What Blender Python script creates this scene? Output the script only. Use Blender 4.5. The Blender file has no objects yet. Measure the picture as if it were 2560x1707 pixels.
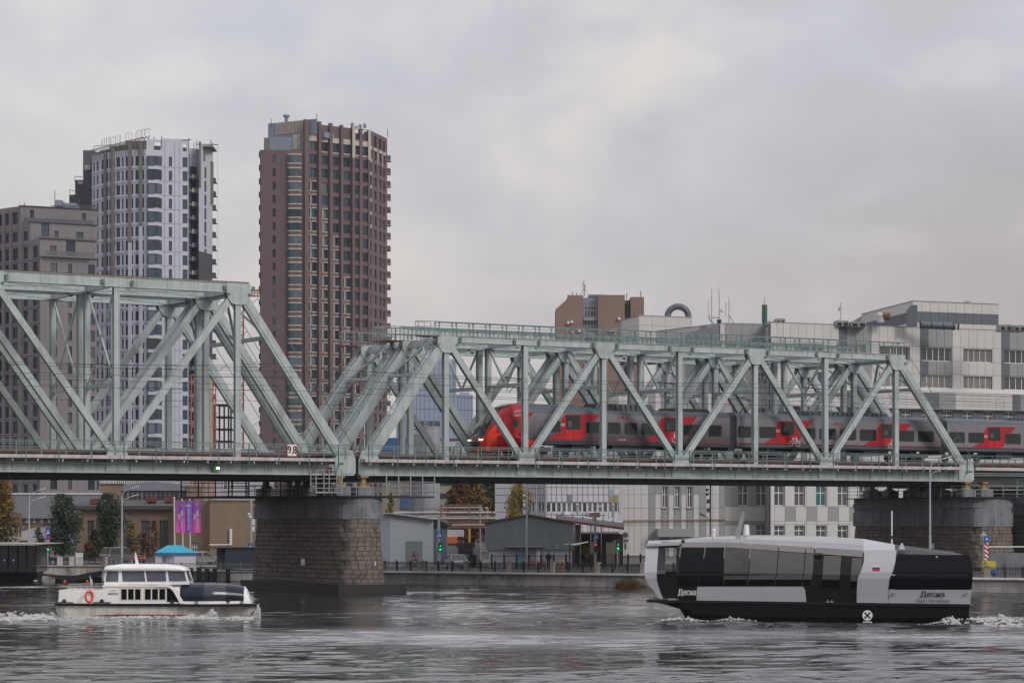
import bpy, math, random
import numpy as np
from math import sin, cos, radians, pi, sqrt, atan2, floor
from mathutils import Vector, Matrix
R = random.Random(7)
sc = bpy.context.scene
COL = sc.collection
# ---------------------------------------------------------------- camera
FP = 6280.0      # focal length in pixels of a 2560 px wide picture
CH = 6.06        # height of the eye above the river
YH = 1300.0      # row of the horizon
cam_d = bpy.data.cameras.new('camera')
cam = bpy.data.objects.new('camera', cam_d); COL.objects.link(cam)
cam_d.sensor_width = 36; cam_d.lens = 36 * FP / 2560
cam_d.shift_y = (YH - 853.5) / 2560
cam_d.clip_start = 1; cam_d.clip_end = 9000
cam.location = (0, 0, CH); cam.rotation_euler = (pi / 2, 0, 0)
sc.camera = cam
# ---------------------------------------------------------------- sky
SUN_AZ, SUN_EL = radians(133), radians(34)     # azimuth from +Y towards +X
world = bpy.data.worlds.new("World"); sc.world = world; world.use_nodes = True
nt = world.node_tree; nt.nodes.clear()
def N(t, typ, **kw):
    n = t.nodes.new(typ)
    for k, v in kw.items():
        if k == 'op': n.operation = v
        else: setattr(n, k, v)
    return n
def mth(t, op, a, b=None, c=None, clamp=False):
    n = t.nodes.new('ShaderNodeMath'); n.operation = op; n.use_clamp = clamp
    for i, q in enumerate((a, b, c)):
        if q is None: continue
        if isinstance(q, (int, float)): n.inputs[i].default_value = q
        else: t.links.new(q, n.inputs[i])
    return n.outputs[0]
def mixc(t, f, a, b, mode='MIX'):
    n = t.nodes.new('ShaderNodeMix'); n.data_type = 'RGBA'; n.blend_type = mode
    for s, q in ((n.inputs[0], f), (n.inputs[6], a), (n.inputs[7], b)):
        if isinstance(q, (int, float)): s.default_value = q
        elif isinstance(q, (tuple, list)): s.default_value = tuple(q) + ((1,) if len(q) == 3 else ())
        else: t.links.new(q, s)
    return n.outputs[2]
def ramp(t, f, stops):
    n = t.nodes.new('ShaderNodeValToRGB'); e = n.color_ramp.elements
    while len(e) < len(stops): e.new(0.5)
    for q, (p, c) in zip(e, stops):
        q.position = p; q.color = tuple(c) + (1,) if len(c) == 3 else c
    t.links.new(f, n.inputs[0]); return n.outputs[0]
tc = N(nt, 'ShaderNodeTexCoord')
sky = N(nt, 'ShaderNodeTexSky', sky_type='NISHITA', sun_disc=False)
sky.sun_elevation = SUN_EL; sky.sun_rotation = SUN_AZ; sky.air_density = 1.5; sky.dust_density = 3
def wnoise(scale, z, det=4, rough=.5, off=0, dist=0):
    mp = N(nt, 'ShaderNodeMapping'); mp.inputs['Scale'].default_value = (1, 1, z); mp.inputs['Location'].default_value = (off, off * .7, off * .3)
    nt.links.new(tc.outputs['Generated'], mp.inputs[0])
    n = N(nt, 'ShaderNodeTexNoise'); n.inputs['Scale'].default_value = scale; n.inputs['Detail'].default_value = det
    n.inputs['Roughness'].default_value = rough; n.inputs['Distortion'].default_value = dist
    nt.links.new(mp.outputs[0], n.inputs[0]); return n.outputs[0]
n1 = wnoise(6, 1.5, 5, .5, 3.1, .3); n2 = wnoise(15, 1.7, 5, .5, 8.3, .3); n3 = wnoise(2.4, 1.5, 2, .5, 1.7)
gl = (cos(.5) * sin(-.5), cos(.5) * cos(-.5), sin(.5))     # the thinner, brighter cloud lies ahead on the left
sd = (cos(SUN_EL) * sin(SUN_AZ), cos(SUN_EL) * cos(SUN_AZ), sin(SUN_EL))
dp = N(nt, 'ShaderNodeVectorMath', op='DOT_PRODUCT'); dp.inputs[1].default_value = gl
nt.links.new(tc.outputs['Generated'], dp.inputs[0])
sep = N(nt, 'ShaderNodeSeparateXYZ'); nt.links.new(tc.outputs['Generated'], sep.inputs[0])
glow = mth(nt, 'MULTIPLY', mth(nt, 'ADD', dp.outputs['Value'], -0.70), 3.0)
glow = mth(nt, 'MAXIMUM', mth(nt, 'MINIMUM', glow, 1.0), -.1)
cl = mth(nt, 'ADD', mth(nt, 'MULTIPLY', n1, .62), mth(nt, 'MULTIPLY', n2, .38))
val = mth(nt, 'ADD', mth(nt, 'MULTIPLY', mth(nt, 'SUBTRACT', cl, .5), 1.7), mth(nt, 'ADD', mth(nt, 'MULTIPLY', glow, .60), .28))
lum = ramp(nt, val, [(0, (.40, .385, .405)), (.3, (.455, .445, .475)), (.55, (.51, .51, .555)), (.78, (.62, .61, .615)), (1, (.75, .72, .68))])
# the cloud base turns warmer near the horizon
warm = mth(nt, 'MULTIPLY', mth(nt, 'SUBTRACT', .17, sep.outputs['Z'], clamp=True), 5.0, clamp=True)
lum = mixc(nt, mth(nt, 'MULTIPLY', warm, .8), lum, mixc(nt, 1.0, lum, (1.24, 1.07, .93), 'MULTIPLY'))
# thin bright breaks
br = ramp(nt, n2, [(.58, (0, 0, 0)), (.72, (1, 1, 1))])
lum = mixc(nt, mth(nt, 'MULTIPLY', br, .22), lum, (.74, .70, .66))
bd = N(nt, 'ShaderNodeVectorMath', op='DOT_PRODUCT'); bd.inputs[1].default_value = (.0353, .9857, .165); nt.links.new(tc.outputs['Generated'], bd.inputs[0])
bk = mth(nt, 'MULTIPLY', mth(nt, 'POWER', mth(nt, 'MAXIMUM', bd.outputs['Value'], 0.0), 900), mth(nt, 'MULTIPLY', mth(nt, 'SUBTRACT', n2, .36, clamp=True), 3.6, clamp=True))
lum = mixc(nt, mth(nt, 'MULTIPLY', bk, .9, clamp=True), lum, (.70, .645, .60))     # a thinner spot in the cloud
up = mth(nt, 'ADD', mth(nt, 'MULTIPLY', mth(nt, 'MAXIMUM', sep.outputs['Z'], 0.0), 1.3), .97)
sc3 = N(nt, 'ShaderNodeVectorMath', op='SCALE'); nt.links.new(lum, sc3.inputs[0]); nt.links.new(up, sc3.inputs['Scale']); lum = sc3.outputs[0]
skc = mixc(nt, 1.0, sky.outputs[0], (.1, .1, .1), 'MULTIPLY')
fin = mixc(nt, .93, skc, lum)
bg = N(nt, 'ShaderNodeBackground'); bg.inputs[1].default_value = 1.0
nt.links.new(fin, bg.inputs[0])
wo = N(nt, 'ShaderNodeOutputWorld'); nt.links.new(bg.outputs[0], wo.inputs[0])
# ---------------------------------------------------------------- sun through cloud
sl = bpy.data.lights.new('sun', 'SUN'); sl.energy = 1.55; sl.angle = radians(20); sl.color = (1, .95, .88)
so = bpy.data.objects.new('sun', sl); COL.objects.link(so)
so.rotation_euler = Vector(sd).to_track_quat('Z', 'Y').to_euler()
so.location = (0, 0, 60)
vs = sc.view_settings; vs.view_transform = 'Standard'; vs.look = 'None'; vs.exposure = 0.0; vs.gamma = 1; vs.use_curve_mapping = False
sc.cycles.volume_bounces = 0; sc.cycles.max_bounces = 6; sc.cycles.transparent_max_bounces = 12
# ---------------------------------------------------------------- helpers
def YA(x, y, Y):                    # point of a picture row/column at distance Y
    return ((x - 1280) * Y / FP, Y, CH + (YH - y) * Y / FP)
def XW(x, Y): return (x - 1280) * Y / FP
def ZW(y, Y): return CH + (YH - y) * Y / FP
class Frame:
    def __init__(s, o, ang=0.0):
        s.o = o; s.c = cos(ang); s.s = sin(ang); s.ang = ang
    def __call__(s, u, v, z):
        return (s.o[0] + u * s.c - v * s.s, s.o[1] + u * s.s + v * s.c, s.o[2] + z)
ID = Frame((0, 0, 0), 0)
class MB:
    def __init__(s, fr=ID): s.v = []; s.f = []; s.m = []; s.fr = fr
    def add(s, vs, fs, m=0):
        b = len(s.v); fr = s.fr
        s.v.extend(fr(*p) for p in vs)
        for f in fs: s.f.append([b + i for i in f]); s.m.append(m)
        return s
    def box(s, x0, x1, y0, y1, z0, z1, m=0):
        return s.add([(x0, y0, z0), (x1, y0, z0), (x1, y1, z0), (x0, y1, z0), (x0, y0, z1), (x1, y0, z1), (x1, y1, z1), (x0, y1, z1)],
                     [(0, 3, 2, 1), (4, 5, 6, 7), (0, 1, 5, 4), (1, 2, 6, 5), (2, 3, 7, 6), (3, 0, 4, 7)], m)
    def ob(s, c, a, b, d, m=0):      # box by centre and three half vectors
        c, a, b, d = Vector(c), Vector(a), Vector(b), Vector(d)
        vs = [c - a - b - d, c + a - b - d, c + a + b - d, c - a + b - d, c - a - b + d, c + a - b + d, c + a + b + d, c - a + b + d]
        return s.add([tuple(q) for q in vs], [(0, 3, 2, 1), (4, 5, 6, 7), (0, 1, 5, 4), (1, 2, 6, 5), (2, 3, 7, 6), (3, 0, 4, 7)], m)
    def beam(s, p0, p1, w, h, side=None, m=0):   # w along side, h perpendicular
        p0, p1 = Vector(p0), Vector(p1); d = (p1 - p0)
        if d.length < 1e-6: return s
        n = d.normalized()
        sd_ = Vector(side) if side is not None else n.cross(Vector((0, 0, 1)))
        if sd_.length < 1e-4: sd_ = Vector((1, 0, 0))
        sd_ = (sd_ - n * sd_.dot(n)).normalized(); q = n.cross(sd_)
        return s.ob((p0 + p1) / 2, d / 2, sd_ * (w / 2), q * (h / 2), m)
    def hbeam(s, p0, p1, w, dpt, side, t=.09, m=0):   # H section: flanges face +-side, w wide
        side = Vector(side)
        o = side * (dpt / 2 - t / 2)
        p0, p1 = Vector(p0), Vector(p1)
        s.beam(p0 + o, p1 + o, t, w, side, m); s.beam(p0 - o, p1 - o, t, w, side, m)
        return s.beam(p0, p1, dpt - 2 * t + .01, w * .38, side, m)
    def tube(s, p0, p1, r, n=6, r1=None, cap=True, m=0):
        p0, p1 = Vector(p0), Vector(p1); d = p1 - p0
        if d.length < 1e-6: return s
        r1 = r if r1 is None else r1
        dn = d.normalized(); a = dn.cross(Vector((0, 0, 1)))
        if a.length < 1e-3: a = Vector((1, 0, 0))
        a.normalize(); b = dn.cross(a); vs = []
        for p, rr in ((p0, r), (p1, r1)):
            for i in range(n):
                t = 2 * pi * i / n; vs.append(tuple(p + a * (cos(t) * rr) + b * (sin(t) * rr)))
        fs = [(i, (i + 1) % n, n + (i + 1) % n, n + i) for i in range(n)]
        if cap: fs += [tuple(range(n))[::-1], tuple(range(n, 2 * n))]
        return s.add(vs, fs, m)
    def path(s, pts, r, n=6, m=0):
        for a, b in zip(pts, pts[1:]): s.tube(a, b, r, n, m=m)
        return s
    def poly(s, pts, m=0): return s.add(pts, [tuple(range(len(pts)))], m)
    def prism(s, pts, dv, m=0):          # polygon swept by a vector
        n = len(pts); dv = Vector(dv)
        vs = [tuple(p) for p in pts] + [tuple(Vector(p) + dv) for p in pts]
        fs = [tuple(range(n))[::-1], tuple(range(n, 2 * n))] + [(i, (i + 1) % n, n + (i + 1) % n, n + i) for i in range(n)]
        return s.add(vs, fs, m)
    def loft(s, rings, closed=True, cap=True, m=0):
        n = len(rings[0]); vs = [tuple(p) for r in rings for p in r]; fs = []
        for k in range(len(rings) - 1):
            for i in range(n if closed else n - 1):
                j = (i + 1) % n; fs.append((k * n + i, k * n + j, (k + 1) * n + j, (k + 1) * n + i))
        if cap: fs += [tuple(range(n))[::-1], tuple(range((len(rings) - 1) * n, len(rings) * n))]
        return s.add(vs, fs, m)
    def ball(s, c, r, n=8, k=5, sz=1.0, m=0):
        rings = []
        for j in range(k + 1):
            t = -pi / 2 + pi * j / k; rr = max(cos(t) * r, r * .02)
            rings.append([(c[0] + cos(2 * pi * i / n) * rr, c[1] + sin(2 * pi * i / n) * rr, c[2] + sin(t) * r * sz) for i in range(n)])
        return s.loft(rings, m=m)
    def wgrid(s, u0, u1, z0, z1, ops, dpt, v=0.0, m=0, vdir=1):
        """wall with real openings (ua,ub,za,zb) and reveals dpt deep; front at v, recess towards +v*vdir"""
        us = sorted({u0, u1} | {q for o in ops for q in o[:2] if u0 < q < u1}); zs = sorted({z0, z1} | {q for o in ops for q in o[2:4] if z0 < q < z1})
        occ = lambda a, b: any(o[0] - 1e-6 <= a <= o[1] + 1e-6 and o[2] - 1e-6 <= b <= o[3] + 1e-6 for o in ops)
        for j in range(len(zs) - 1):
            run = None
            for i in range(len(us)):
                open_ = i == len(us) - 1 or occ((us[i] + us[i + 1]) / 2, (zs[j] + zs[j + 1]) / 2)
                if not open_ and run is None: run = us[i]
                if open_ and run is not None:
                    s.add([(run, v, zs[j]), (us[i], v, zs[j]), (us[i], v, zs[j + 1]), (run, v, zs[j + 1])], [(0, 1, 2, 3)], m); run = None
        d = dpt * vdir
        for (a, b, c, e) in [o[:4] for o in ops]:
            s.add([(a, v, c), (b, v, c), (b, v, e), (a, v, e), (a, v + d, c), (b, v + d, c), (b, v + d, e), (a, v + d, e)],
                  [(0, 4, 5, 1), (1, 5, 6, 2), (2, 6, 7, 3), (3, 7, 4, 0)], m)
        return s
    def mesh(s, name, mats, org=(0, 0, 0), smooth=False):
        me = bpy.data.meshes.new(name)
        if not isinstance(mats, (list, tuple)): mats = [mats]
        me.from_pydata([(a - org[0], b - org[1], c - org[2]) for a, b, c in s.v], [], s.f)
        for q in mats: me.materials.append(q)
        if len(mats) > 1: me.polygons.foreach_set('material_index', s.m)
        if smooth: me.polygons.foreach_set('use_smooth', [True] * len(me.polygons))
        me.update(); return me
def thing(name, label, cat, loc=(0, 0, 0), group=None):
    o = bpy.data.objects.new(name, None); COL.objects.link(o); o.location = loc; o.empty_display_size = .5
    o['label'] = label; o['category'] = cat
    if group: o['group'] = group
    o['org'] = tuple(float(q) for q in loc)
    return o
def org(o): return tuple(o['org']) if o is not None and 'org' in o else (0, 0, 0)
def part(name, mb, mats, parent, smooth=False, kind=None, label=None):
    o = bpy.data.objects.new(name, mb.mesh(name, mats, org(parent), smooth)); COL.objects.link(o)
    o.parent = parent; o['org'] = org(parent)
    if kind: o['kind'] = kind
    if label: o['label'] = label
    return o
def solo(name, mb, mats, label, cat, group=None, smooth=False, org_=None):
    if org_ is None:
        a = np.array(mb.v); org_ = (float(a[:, 0].mean()), float(a[:, 1].mean()), float(a[:, 2].min()))
    o = bpy.data.objects.new(name, mb.mesh(name, mats, org_, smooth)); COL.objects.link(o); o.location = org_
    o['label'] = label; o['category'] = cat; o['org'] = org_
    if group: o['group'] = group
    return o
def struct(name, mb, mats, kind='structure', smooth=False):
    o = bpy.data.objects.new(name, mb.mesh(name, mats, (0, 0, 0), smooth)); COL.objects.link(o); o['kind'] = kind; return o
def piece(name, me, parent, loc, ang=0.0, scale=None):
    o = bpy.data.objects.new(name, me); COL.objects.link(o); g = org(parent)
    o.parent = parent; o.location = (loc[0] - g[0], loc[1] - g[1], loc[2] - g[2]); o.rotation_euler = (0, 0, ang)
    if scale: o.scale = scale
    o['org'] = tuple(loc); return o
def clone(o, loc, label=None, rz=None):
    c = o.copy(); COL.objects.link(c); c.location = loc
    if label: c['label'] = label
    if rz is not None: c.rotation_euler = (0, 0, rz)
    for ch in list(o.children):
        d = ch.copy(); COL.objects.link(d); d.parent = c
        for g in list(ch.children):
            e = g.copy(); COL.objects.link(e); e.parent = d
    return c
_tc = {}
def text_geo(s_, size=1.0):
    k = s_
    if k not in _tc:
        cu = bpy.data.curves.new('t', 'FONT'); cu.body = s_; cu.size = 1.0; cu.align_x = 'CENTER'; cu.align_y = 'CENTER'; cu.resolution_u = 3
        ob = bpy.data.objects.new('t', cu); COL.objects.link(ob)
        me = ob.to_mesh(); _tc[k] = ([tuple(v.co[:2]) for v in me.vertices], [tuple(p.vertices) for p in me.polygons])
        ob.to_mesh_clear(); bpy.data.objects.remove(ob); bpy.data.curves.remove(cu)
    return _tc[k]
def lettering(mb, s_, cu_, z, size, v, rot=0.0, sx=1.0, m=0, bold=0.0):
    """text in the u-z plane of the builder's frame, facing -v"""
    vs_, fs_ = text_geo(s_)
    for dx in ((0,) if not bold else (-bold, 0, bold)):
        out = []
        for a, b in vs_:
            a, b = a * size * sx + dx, b * size
            out.append((cu_ + a * cos(rot) - b * sin(rot), v - abs(dx) * .05, z + a * sin(rot) + b * cos(rot)))
        mb.add(out, fs_, m)
    return mb
# ---------------------------------------------------------------- materials
def mat(name, col, r=.7, met=0.0, var=.12, sc_=.6, col2=None, streak=0.0, bump=0.0, bsc=8.0, rnd=0.0, spec=.5, emit=None, coat=0.0, c2lo=.5, c2hi=.7, fine=.0, alpha=None):
    m = bpy.data.materials.new(name); m.use_nodes = True; t = m.node_tree; b = t.nodes['Principled BSDF']
    b.inputs['Roughness'].default_value = r; b.inputs['Metallic'].default_value = met
    b.inputs['Specular IOR Level'].default_value = spec; b.inputs['Coat Weight'].default_value = coat
    geo = N(t, 'ShaderNodeNewGeometry')
    def noise(scale, st=(1, 1, 1), det=4):
        mp = N(t, 'ShaderNodeMapping'); mp.inputs['Scale'].default_value = st; t.links.new(geo.outputs['Position'], mp.inputs[0])
        n = N(t, 'ShaderNodeTexNoise'); n.inputs['Scale'].default_value = scale; n.inputs['Detail'].default_value = det; n.inputs['Roughness'].default_value = .6
        t.links.new(mp.outputs[0], n.inputs[0]); return n.outputs[0]
    c = tuple(col)
    if var or col2 is not None or streak or rnd or fine:
        base = c
        if col2 is not None:
            f = ramp(t, noise(sc_ * .7), [(c2lo, (0, 0, 0)), (c2hi, (1, 1, 1))]); base = mixc(t, f, c, tuple(col2))
        k = 1.0
        if var: k = mth(t, 'ADD', mth(t, 'MULTIPLY', mth(t, 'SUBTRACT', noise(sc_), .5), 2.6 * var), 1.0)
        if fine: k = mth(t, 'ADD', k, mth(t, 'MULTIPLY', mth(t, 'SUBTRACT', noise(sc_ * 14, det=2), .5), 2.4 * fine))
        if streak:
            sn = ramp(t, noise(2.2, (1, 1, .06), 3), [(.42, (1, 1, 1)), (.72, (0, 0, 0))])
            k = mth(t, 'MULTIPLY', k, mth(t, 'ADD', mth(t, 'MULTIPLY', sn, streak), 1 - streak))
        if rnd:
            oi = N(t, 'ShaderNodeObjectInfo')
            k = mth(t, 'MULTIPLY', k, mth(t, 'ADD', mth(t, 'MULTIPLY', oi.outputs['Random'], 2 * rnd), 1 - rnd))
        vm = N(t, 'ShaderNodeVectorMath', op='SCALE')
        if isinstance(base, tuple): vm.inputs[0].default_value = base
        else: t.links.new(base, vm.inputs[0])
        if isinstance(k, float): vm.inputs['Scale'].default_value = k
        else: t.links.new(k, vm.inputs['Scale'])
        t.links.new(vm.outputs[0], b.inputs['Base Color'])
    else: b.inputs['Base Color'].default_value = c + (1,)
    if bump:
        bp = N(t, 'ShaderNodeBump'); bp.inputs['Strength'].default_value = bump; bp.inputs['Distance'].default_value = .05
        t.links.new(noise(bsc), bp.inputs['Height']); t.links.new(bp.outputs[0], b.inputs['Normal'])
    if emit: b.inputs['Emission Color'].default_value = tuple(emit[0]) + (1,); b.inputs['Emission Strength'].default_value = emit[1]
    if alpha is not None: b.inputs['Alpha'].default_value = alpha
    return m
m_truss = mat('pale_green_paint', (.415, .48, .485), .55, var=.10, sc_=.5, col2=(.31, .33, .31), streak=.22, fine=.09, c2lo=.52, c2hi=.75)
m_truss2 = mat('pale_green_paint_weathered', (.35, .405, .395), .6, var=.14, sc_=.6, col2=(.20, .19, .16), streak=.28, fine=.06, c2lo=.55, c2hi=.75)
m_rust = mat('rust', (.15, .085, .055), .9, var=.3, sc_=1.5, col2=(.26, .17, .11))
m_deckedge = mat('concrete_footway', (.50, .46, .46), .85, var=.2, sc_=1.2, streak=.3, fine=.1)
m_rail = mat('teal_paint', (.10, .17, .17), .6, var=.2)
m_railgrey = mat('grey_rail_paint', (.23, .27, .27), .6, var=.2)
m_dark = mat('dark_steel', (.016, .017, .02), .7, var=.3)
m_soot = mat('soot_dark_deck', (.03, .027, .024), .9, var=.35, sc_=1.2)
m_wood = mat('tarred_wood', (.085, .06, .05), .9, var=.3, sc_=2)
m_steelrail = mat('rail_steel', (.16, .09, .07), .6, met=.3, var=.2)
m_wire = mat('wire', (.05, .05, .055), .5, met=.5, var=0)
m_white = mat('white_paint', (.74, .74, .76), .5, var=.05)
m_black = mat('black_paint', (.02, .02, .022), .4, var=.1)
m_red = mat('red_paint', (.45, .02, .02), .45, var=.08)
m_green = mat('green_paint', (.02, .16, .07), .5)
m_yellow = mat('ochre_bearing', (.26, .18, .07), .7, var=.3, sc_=2)
m_blue = mat('sign_blue', (.02, .10, .42), .5, var=.03)
m_grey = mat('grey_metal', (.32, .33, .35), .5, met=.2, var=.1)
m_galv = mat('galvanised_pole', (.40, .43, .46), .5, met=.3, var=.08)
m_glow_g = mat('green_lamp', (.0, .5, .2), .4, var=0, emit=((.0, .9, .35), .8))
m_glow_r = mat('red_lamp', (.6, .02, .03), .4, var=0, emit=((1, .05, .08), .6))
m_glow_w = mat('head_lamp', (.9, .9, .8), .3, var=0, emit=((1, .95, .8), 1.5))
# ================================================================= bridge frame
TH = radians(30.4); OY = 218.1
BF = Frame((0, OY, 0), TH)
def ub(x, v=0.0):      # place along the bridge of a picture column on the line v
    k = (x - 1280) / FP
    return (k * (OY + v * cos(TH)) + v * sin(TH)) / (cos(TH) - k * sin(TH))
def zb(x, y, v=0.0):
    Y = OY + ub(x, v) * sin(TH) + v * cos(TH); return ZW(y, Y)
def span(nm, lab, v0, w, tops, bots, verts, ztop, chord, label_grp, rail_top, ladder_at=None, foot_u=None, detail=True, nearwalk=True, farwalk=True):
    v1 = v0 + w; zb0, zb1 = 9.8, 10.7
    o = thing(nm, lab, 'railway bridge span', BF(foot_u, v0, 0), label_grp)
    uL, uR = min(bots), max(bots); SV = (0, 1, 0)
    tL, tR = min(tops), max(tops)
    zt = ztop - chord / 2; zn = 11.0
    for v in (v0, v1):
        sv = 1 if v == v1 else -1
        m = MB(BF); m.box(tL - .9, tR + .9, v - .28, v + .28, ztop - chord, ztop)
        m.box(tL - .9, tR + .9, v - .36, v + .36, ztop, ztop + .05)
        m.box(tL - .9, tR + .9, v - .33, v + .33, ztop - chord - .04, ztop - chord)
        k = tL
        part('top_chord', m, m_truss, o)
        if not rail_top:
            m = MB(BF); m.box(tL - .9, tR + .9, v - .38, v + .38, ztop + .052, ztop + .12); part('walk_board', m, m_rust, o)
        # joints in the chord
        m = MB(BF)
        u = tL + 1.2
        while u < tR: m.box(u, u + .05, v - .30, v + .30, ztop - chord + .02, ztop - .01); u += 2.65
        part('joint_plate', m, m_truss2, o, kind='stuff')
        m = MB(BF); m.box(uL - .8, uR + .8, v - .22, v + .22, zb0 + .12, zb1 - .06)
        part('bottom_chord', m, m_truss2, o); m = MB(BF); m.box(uL - .8, uR + .8, v - .36, v + .36, zb0, zb0 + .12); part('bottom_flange', m, m_truss, o); m = MB(BF); m.box(uL - .8, uR + .8, v - .30, v + .30, zb1 - .06, zb1)
        part('top_flange', m, m_truss2, o)
        m = MB(BF); u = uL + .6
        while u < uR: m.box(u, u + .07, v - .30, v + .30, zb0 + .13, zb1 - .07); u += 1.95
        part('stiffener', m, m_truss, o, kind='stuff')
        for u in verts:
            m = MB(BF); m.hbeam((u, v, zb0 + .4), (u, v, ztop - chord + .1), .46, .46, SV)
            part('vertical', m, m_truss, o)
        tp = sorted([(u, 't') for u in tops] + [(u, 'b') for u in bots])
        for (a, ka), (b, kb) in zip(tp, tp[1:]):
            if ka == kb: continue
            end = (a == uL and abs(a - foot_u) < 3) or (b == uR) or (a == uL and abs(foot_u - uL) < 1) or (abs(b - foot_u) < .1)
            wd = .80 if end else .52
            p = (a, v, zt if ka == 't' else zn); q = (b, v, zt if kb == 't' else zn)
            m = MB(BF)
            if end: m.beam(p, q, .46, wd, SV); m.beam(p, q, .56, wd * .5, SV)
            else: m.hbeam(p, q, wd, .46, SV)
            part('end_post' if end else 'diagonal', m, m_truss, o)
        for u in tops:
            g = 1.05 if chord > .6 else .92; h = 1.75 if chord > .6 else 1.45
            for s_ in (-1, 1):
                m = MB(BF); vv = v + s_ * .31 - .035
                pts = [(u - g, vv, ztop - .02), (u + g, vv, ztop - .02), (u + g, vv, ztop - chord - .25), (u + g * .62, vv, ztop - h + .1), (u + g * .3, vv, ztop - h),
                       (u - g * .3, vv, ztop - h), (u - g * .62, vv, ztop - h + .1), (u - g, vv, ztop - chord - .25)]
                m.prism(pts, (0, .07, 0))
                gp = part('gusset', m, m_truss, o)
                if s_ == -1:
                    m = MB(BF)
                    for (dx, dz, ax, az) in ((-.55, -.75, -.55, .83), (.55, -.75, .55, .83), (0, -.8, 0, 1), (0, -.28, 1, 0)):
                        for a_ in range(5):
                            for b_ in (-.14, 0, .14):
                                px = u + dx * g + ax * (a_ - 2) * .13 + az * b_; pz = ztop - .1 + dz * (h / 1.45) + az * (a_ - 2) * .13 - ax * b_
                                m.add([(px - .03, vv - .02, pz), (px, vv - .02, pz - .03), (px + .03, vv - .02, pz), (px, vv - .02, pz + .03)], [(0, 1, 2, 3)])
                    part('rivet', m, m_truss2, gp, kind='stuff')
        for u in bots:
            m = MB(BF); g = .95
            m.prism([(u - g, v - .33, 9.95), (u + g, v - .33, 9.95), (u + g, v - .33, 11.1), (u + g * .7, v - .33, 11.9), (u - g * .7, v - .33, 11.9), (u - g, v - .33, 11.1)], (0, .06, 0))
            part('gusset', m, m_truss, o)
    # cross frames
    for u in verts:
        m = MB(BF); m.box(u - .16, u + .16, v0 + .3, v1 - .3, ztop - chord + .05, ztop - .08); part('top_strut', m, m_truss, o)
        m = MB(BF); m.box(u - .2, u + .2, v0 + .24, v1 - .24, 9.9, 10.66); part('floor_beam', m, m_truss2, o)
        mid = (v0 + v1) / 2
        zs = 17.9 if chord < .6 else 16.9
        if u in tops and (u == tL or u == tR):
            continue
        m = MB(BF); m.box(u - .12, u + .12, v0 + .25, v1 - .25, zs - .16, zs + .16); part('sway_strut', m, m_truss, o)
        for (va, vb, za, zb_) in (((v0 + .2, mid, ztop - chord, zs), (v1 - .2, mid, ztop - chord, zs)) if chord < .6 else ((v0 + .2, v1 - .2, ztop - chord, zs), (v1 - .2, v0 + .2, ztop - chord, zs))):
            m = MB(BF); m.beam((u, va, za), (u, vb, zb_), .12, .2, (1, 0, 0)); part('sway_brace', m, m_truss, o)
    ns = sorted(set(verts))
    for a, b in zip(ns, ns[1:]):
        for (p, q) in (((a, v0 + .3), (b, v1 - .3)), ((a, v1 - .3), (b, v0 + .3))):
            m = MB(BF); m.beam((p[0], p[1], ztop - chord + .12), (q[0], q[1], ztop - chord + .12), .18, .14); part('lateral_brace', m, m_truss, o)
    # portal frames on the end posts
    ends = []
    if abs(foot_u - uL) < 1: ends.append((uL, tL))
    if abs(foot_u - uR) < 1 or uR > 40: ends.append((uR, tR))
    for (ub_, ut) in ends:
        P = lambda f, v: (ub_ + (ut - ub_) * f, v, zn + (zt - zn) * f)
        for f in (.72, .97):
            m = MB(BF); m.beam(P(f, v0), P(f, v1), .35, .3); part('portal_strut', m, m_truss, o)
        mid = (v0 + v1) / 2
        for (va, vb) in ((v0, mid), (v1, mid)):
            m = MB(BF); m.beam(P(.72, va), P(.95, vb), .2, .18); part('portal_brace', m, m_truss, o)
        if abs(ub_ - foot_u) < 1 or ladder_at:
            for v in (v0, v1):
                n = Vector((ut - ub_, 0, zt - zn)).normalized(); up = Vector((-n.z, 0, n.x))
                if up.z < 0: up = -up
                m = MB(BF)
                for vv in (v + .30, v + .30 + .45):
                    a_ = Vector(P(.02, vv)) + up * .50; b_ = Vector(P(.98, vv)) + up * .50; m.beam(a_, b_, .05, .09)
                L = (Vector(P(.98, v)) - Vector(P(.02, v))).length; k = 0.2
                while k < L:
                    c_ = Vector(P(.02, v + .30)) + up * .50 + n * k; m.beam(c_, c_ + Vector((0, .45, 0)), .04, .06); k += .36
                part('ladder', m, m_truss, o)
                m = MB(BF); a_ = Vector(P(.03, v)) + up * 1.45; b_ = Vector(P(.93, v)) + up * 1.45
                m.tube(a_, b_, .03, 5)
                for f in (.05, .22, .39, .56, .73, .9):
                    q = Vector(P(f, v)); m.tube(q + up * .45, q + up * 1.45, .025, 4)
                part('handrail', m, m_rail, o)
    # floor: stringers, sleepers, rails
    mid = (v0 + v1) / 2
    for dv in (-.95, .95):
        m = MB(BF); m.box(uL, uR, mid + dv - .12, mid + dv + .12, 10.45, 11.25); part('stringer', m, m_truss2, o)
    m = MB(BF); u = uL
    while u < uR: m.box(u, u + .24, mid - 1.6, mid + 1.6, 11.25, 11.5); u += .55
    part('sleeper', m, m_wood, o, kind='stuff')
    for dv in (-.76, .76, -.5, .5):
        m = MB(BF); m.box(uL - .6, uR + .6, mid + dv - .04, mid + dv + .04, 11.5, 11.68 + (.0 if abs(dv) < .6 else .04)); part('rail', m, m_steelrail, o)
    m = MB(BF); m.box(uL, uR, v0 + .36, v1 - .36, 9.45, 9.78); part('lateral_shade_plate', m, m_dark, o)  # dark plate for the laterals, painting in the shade under the deck
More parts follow.
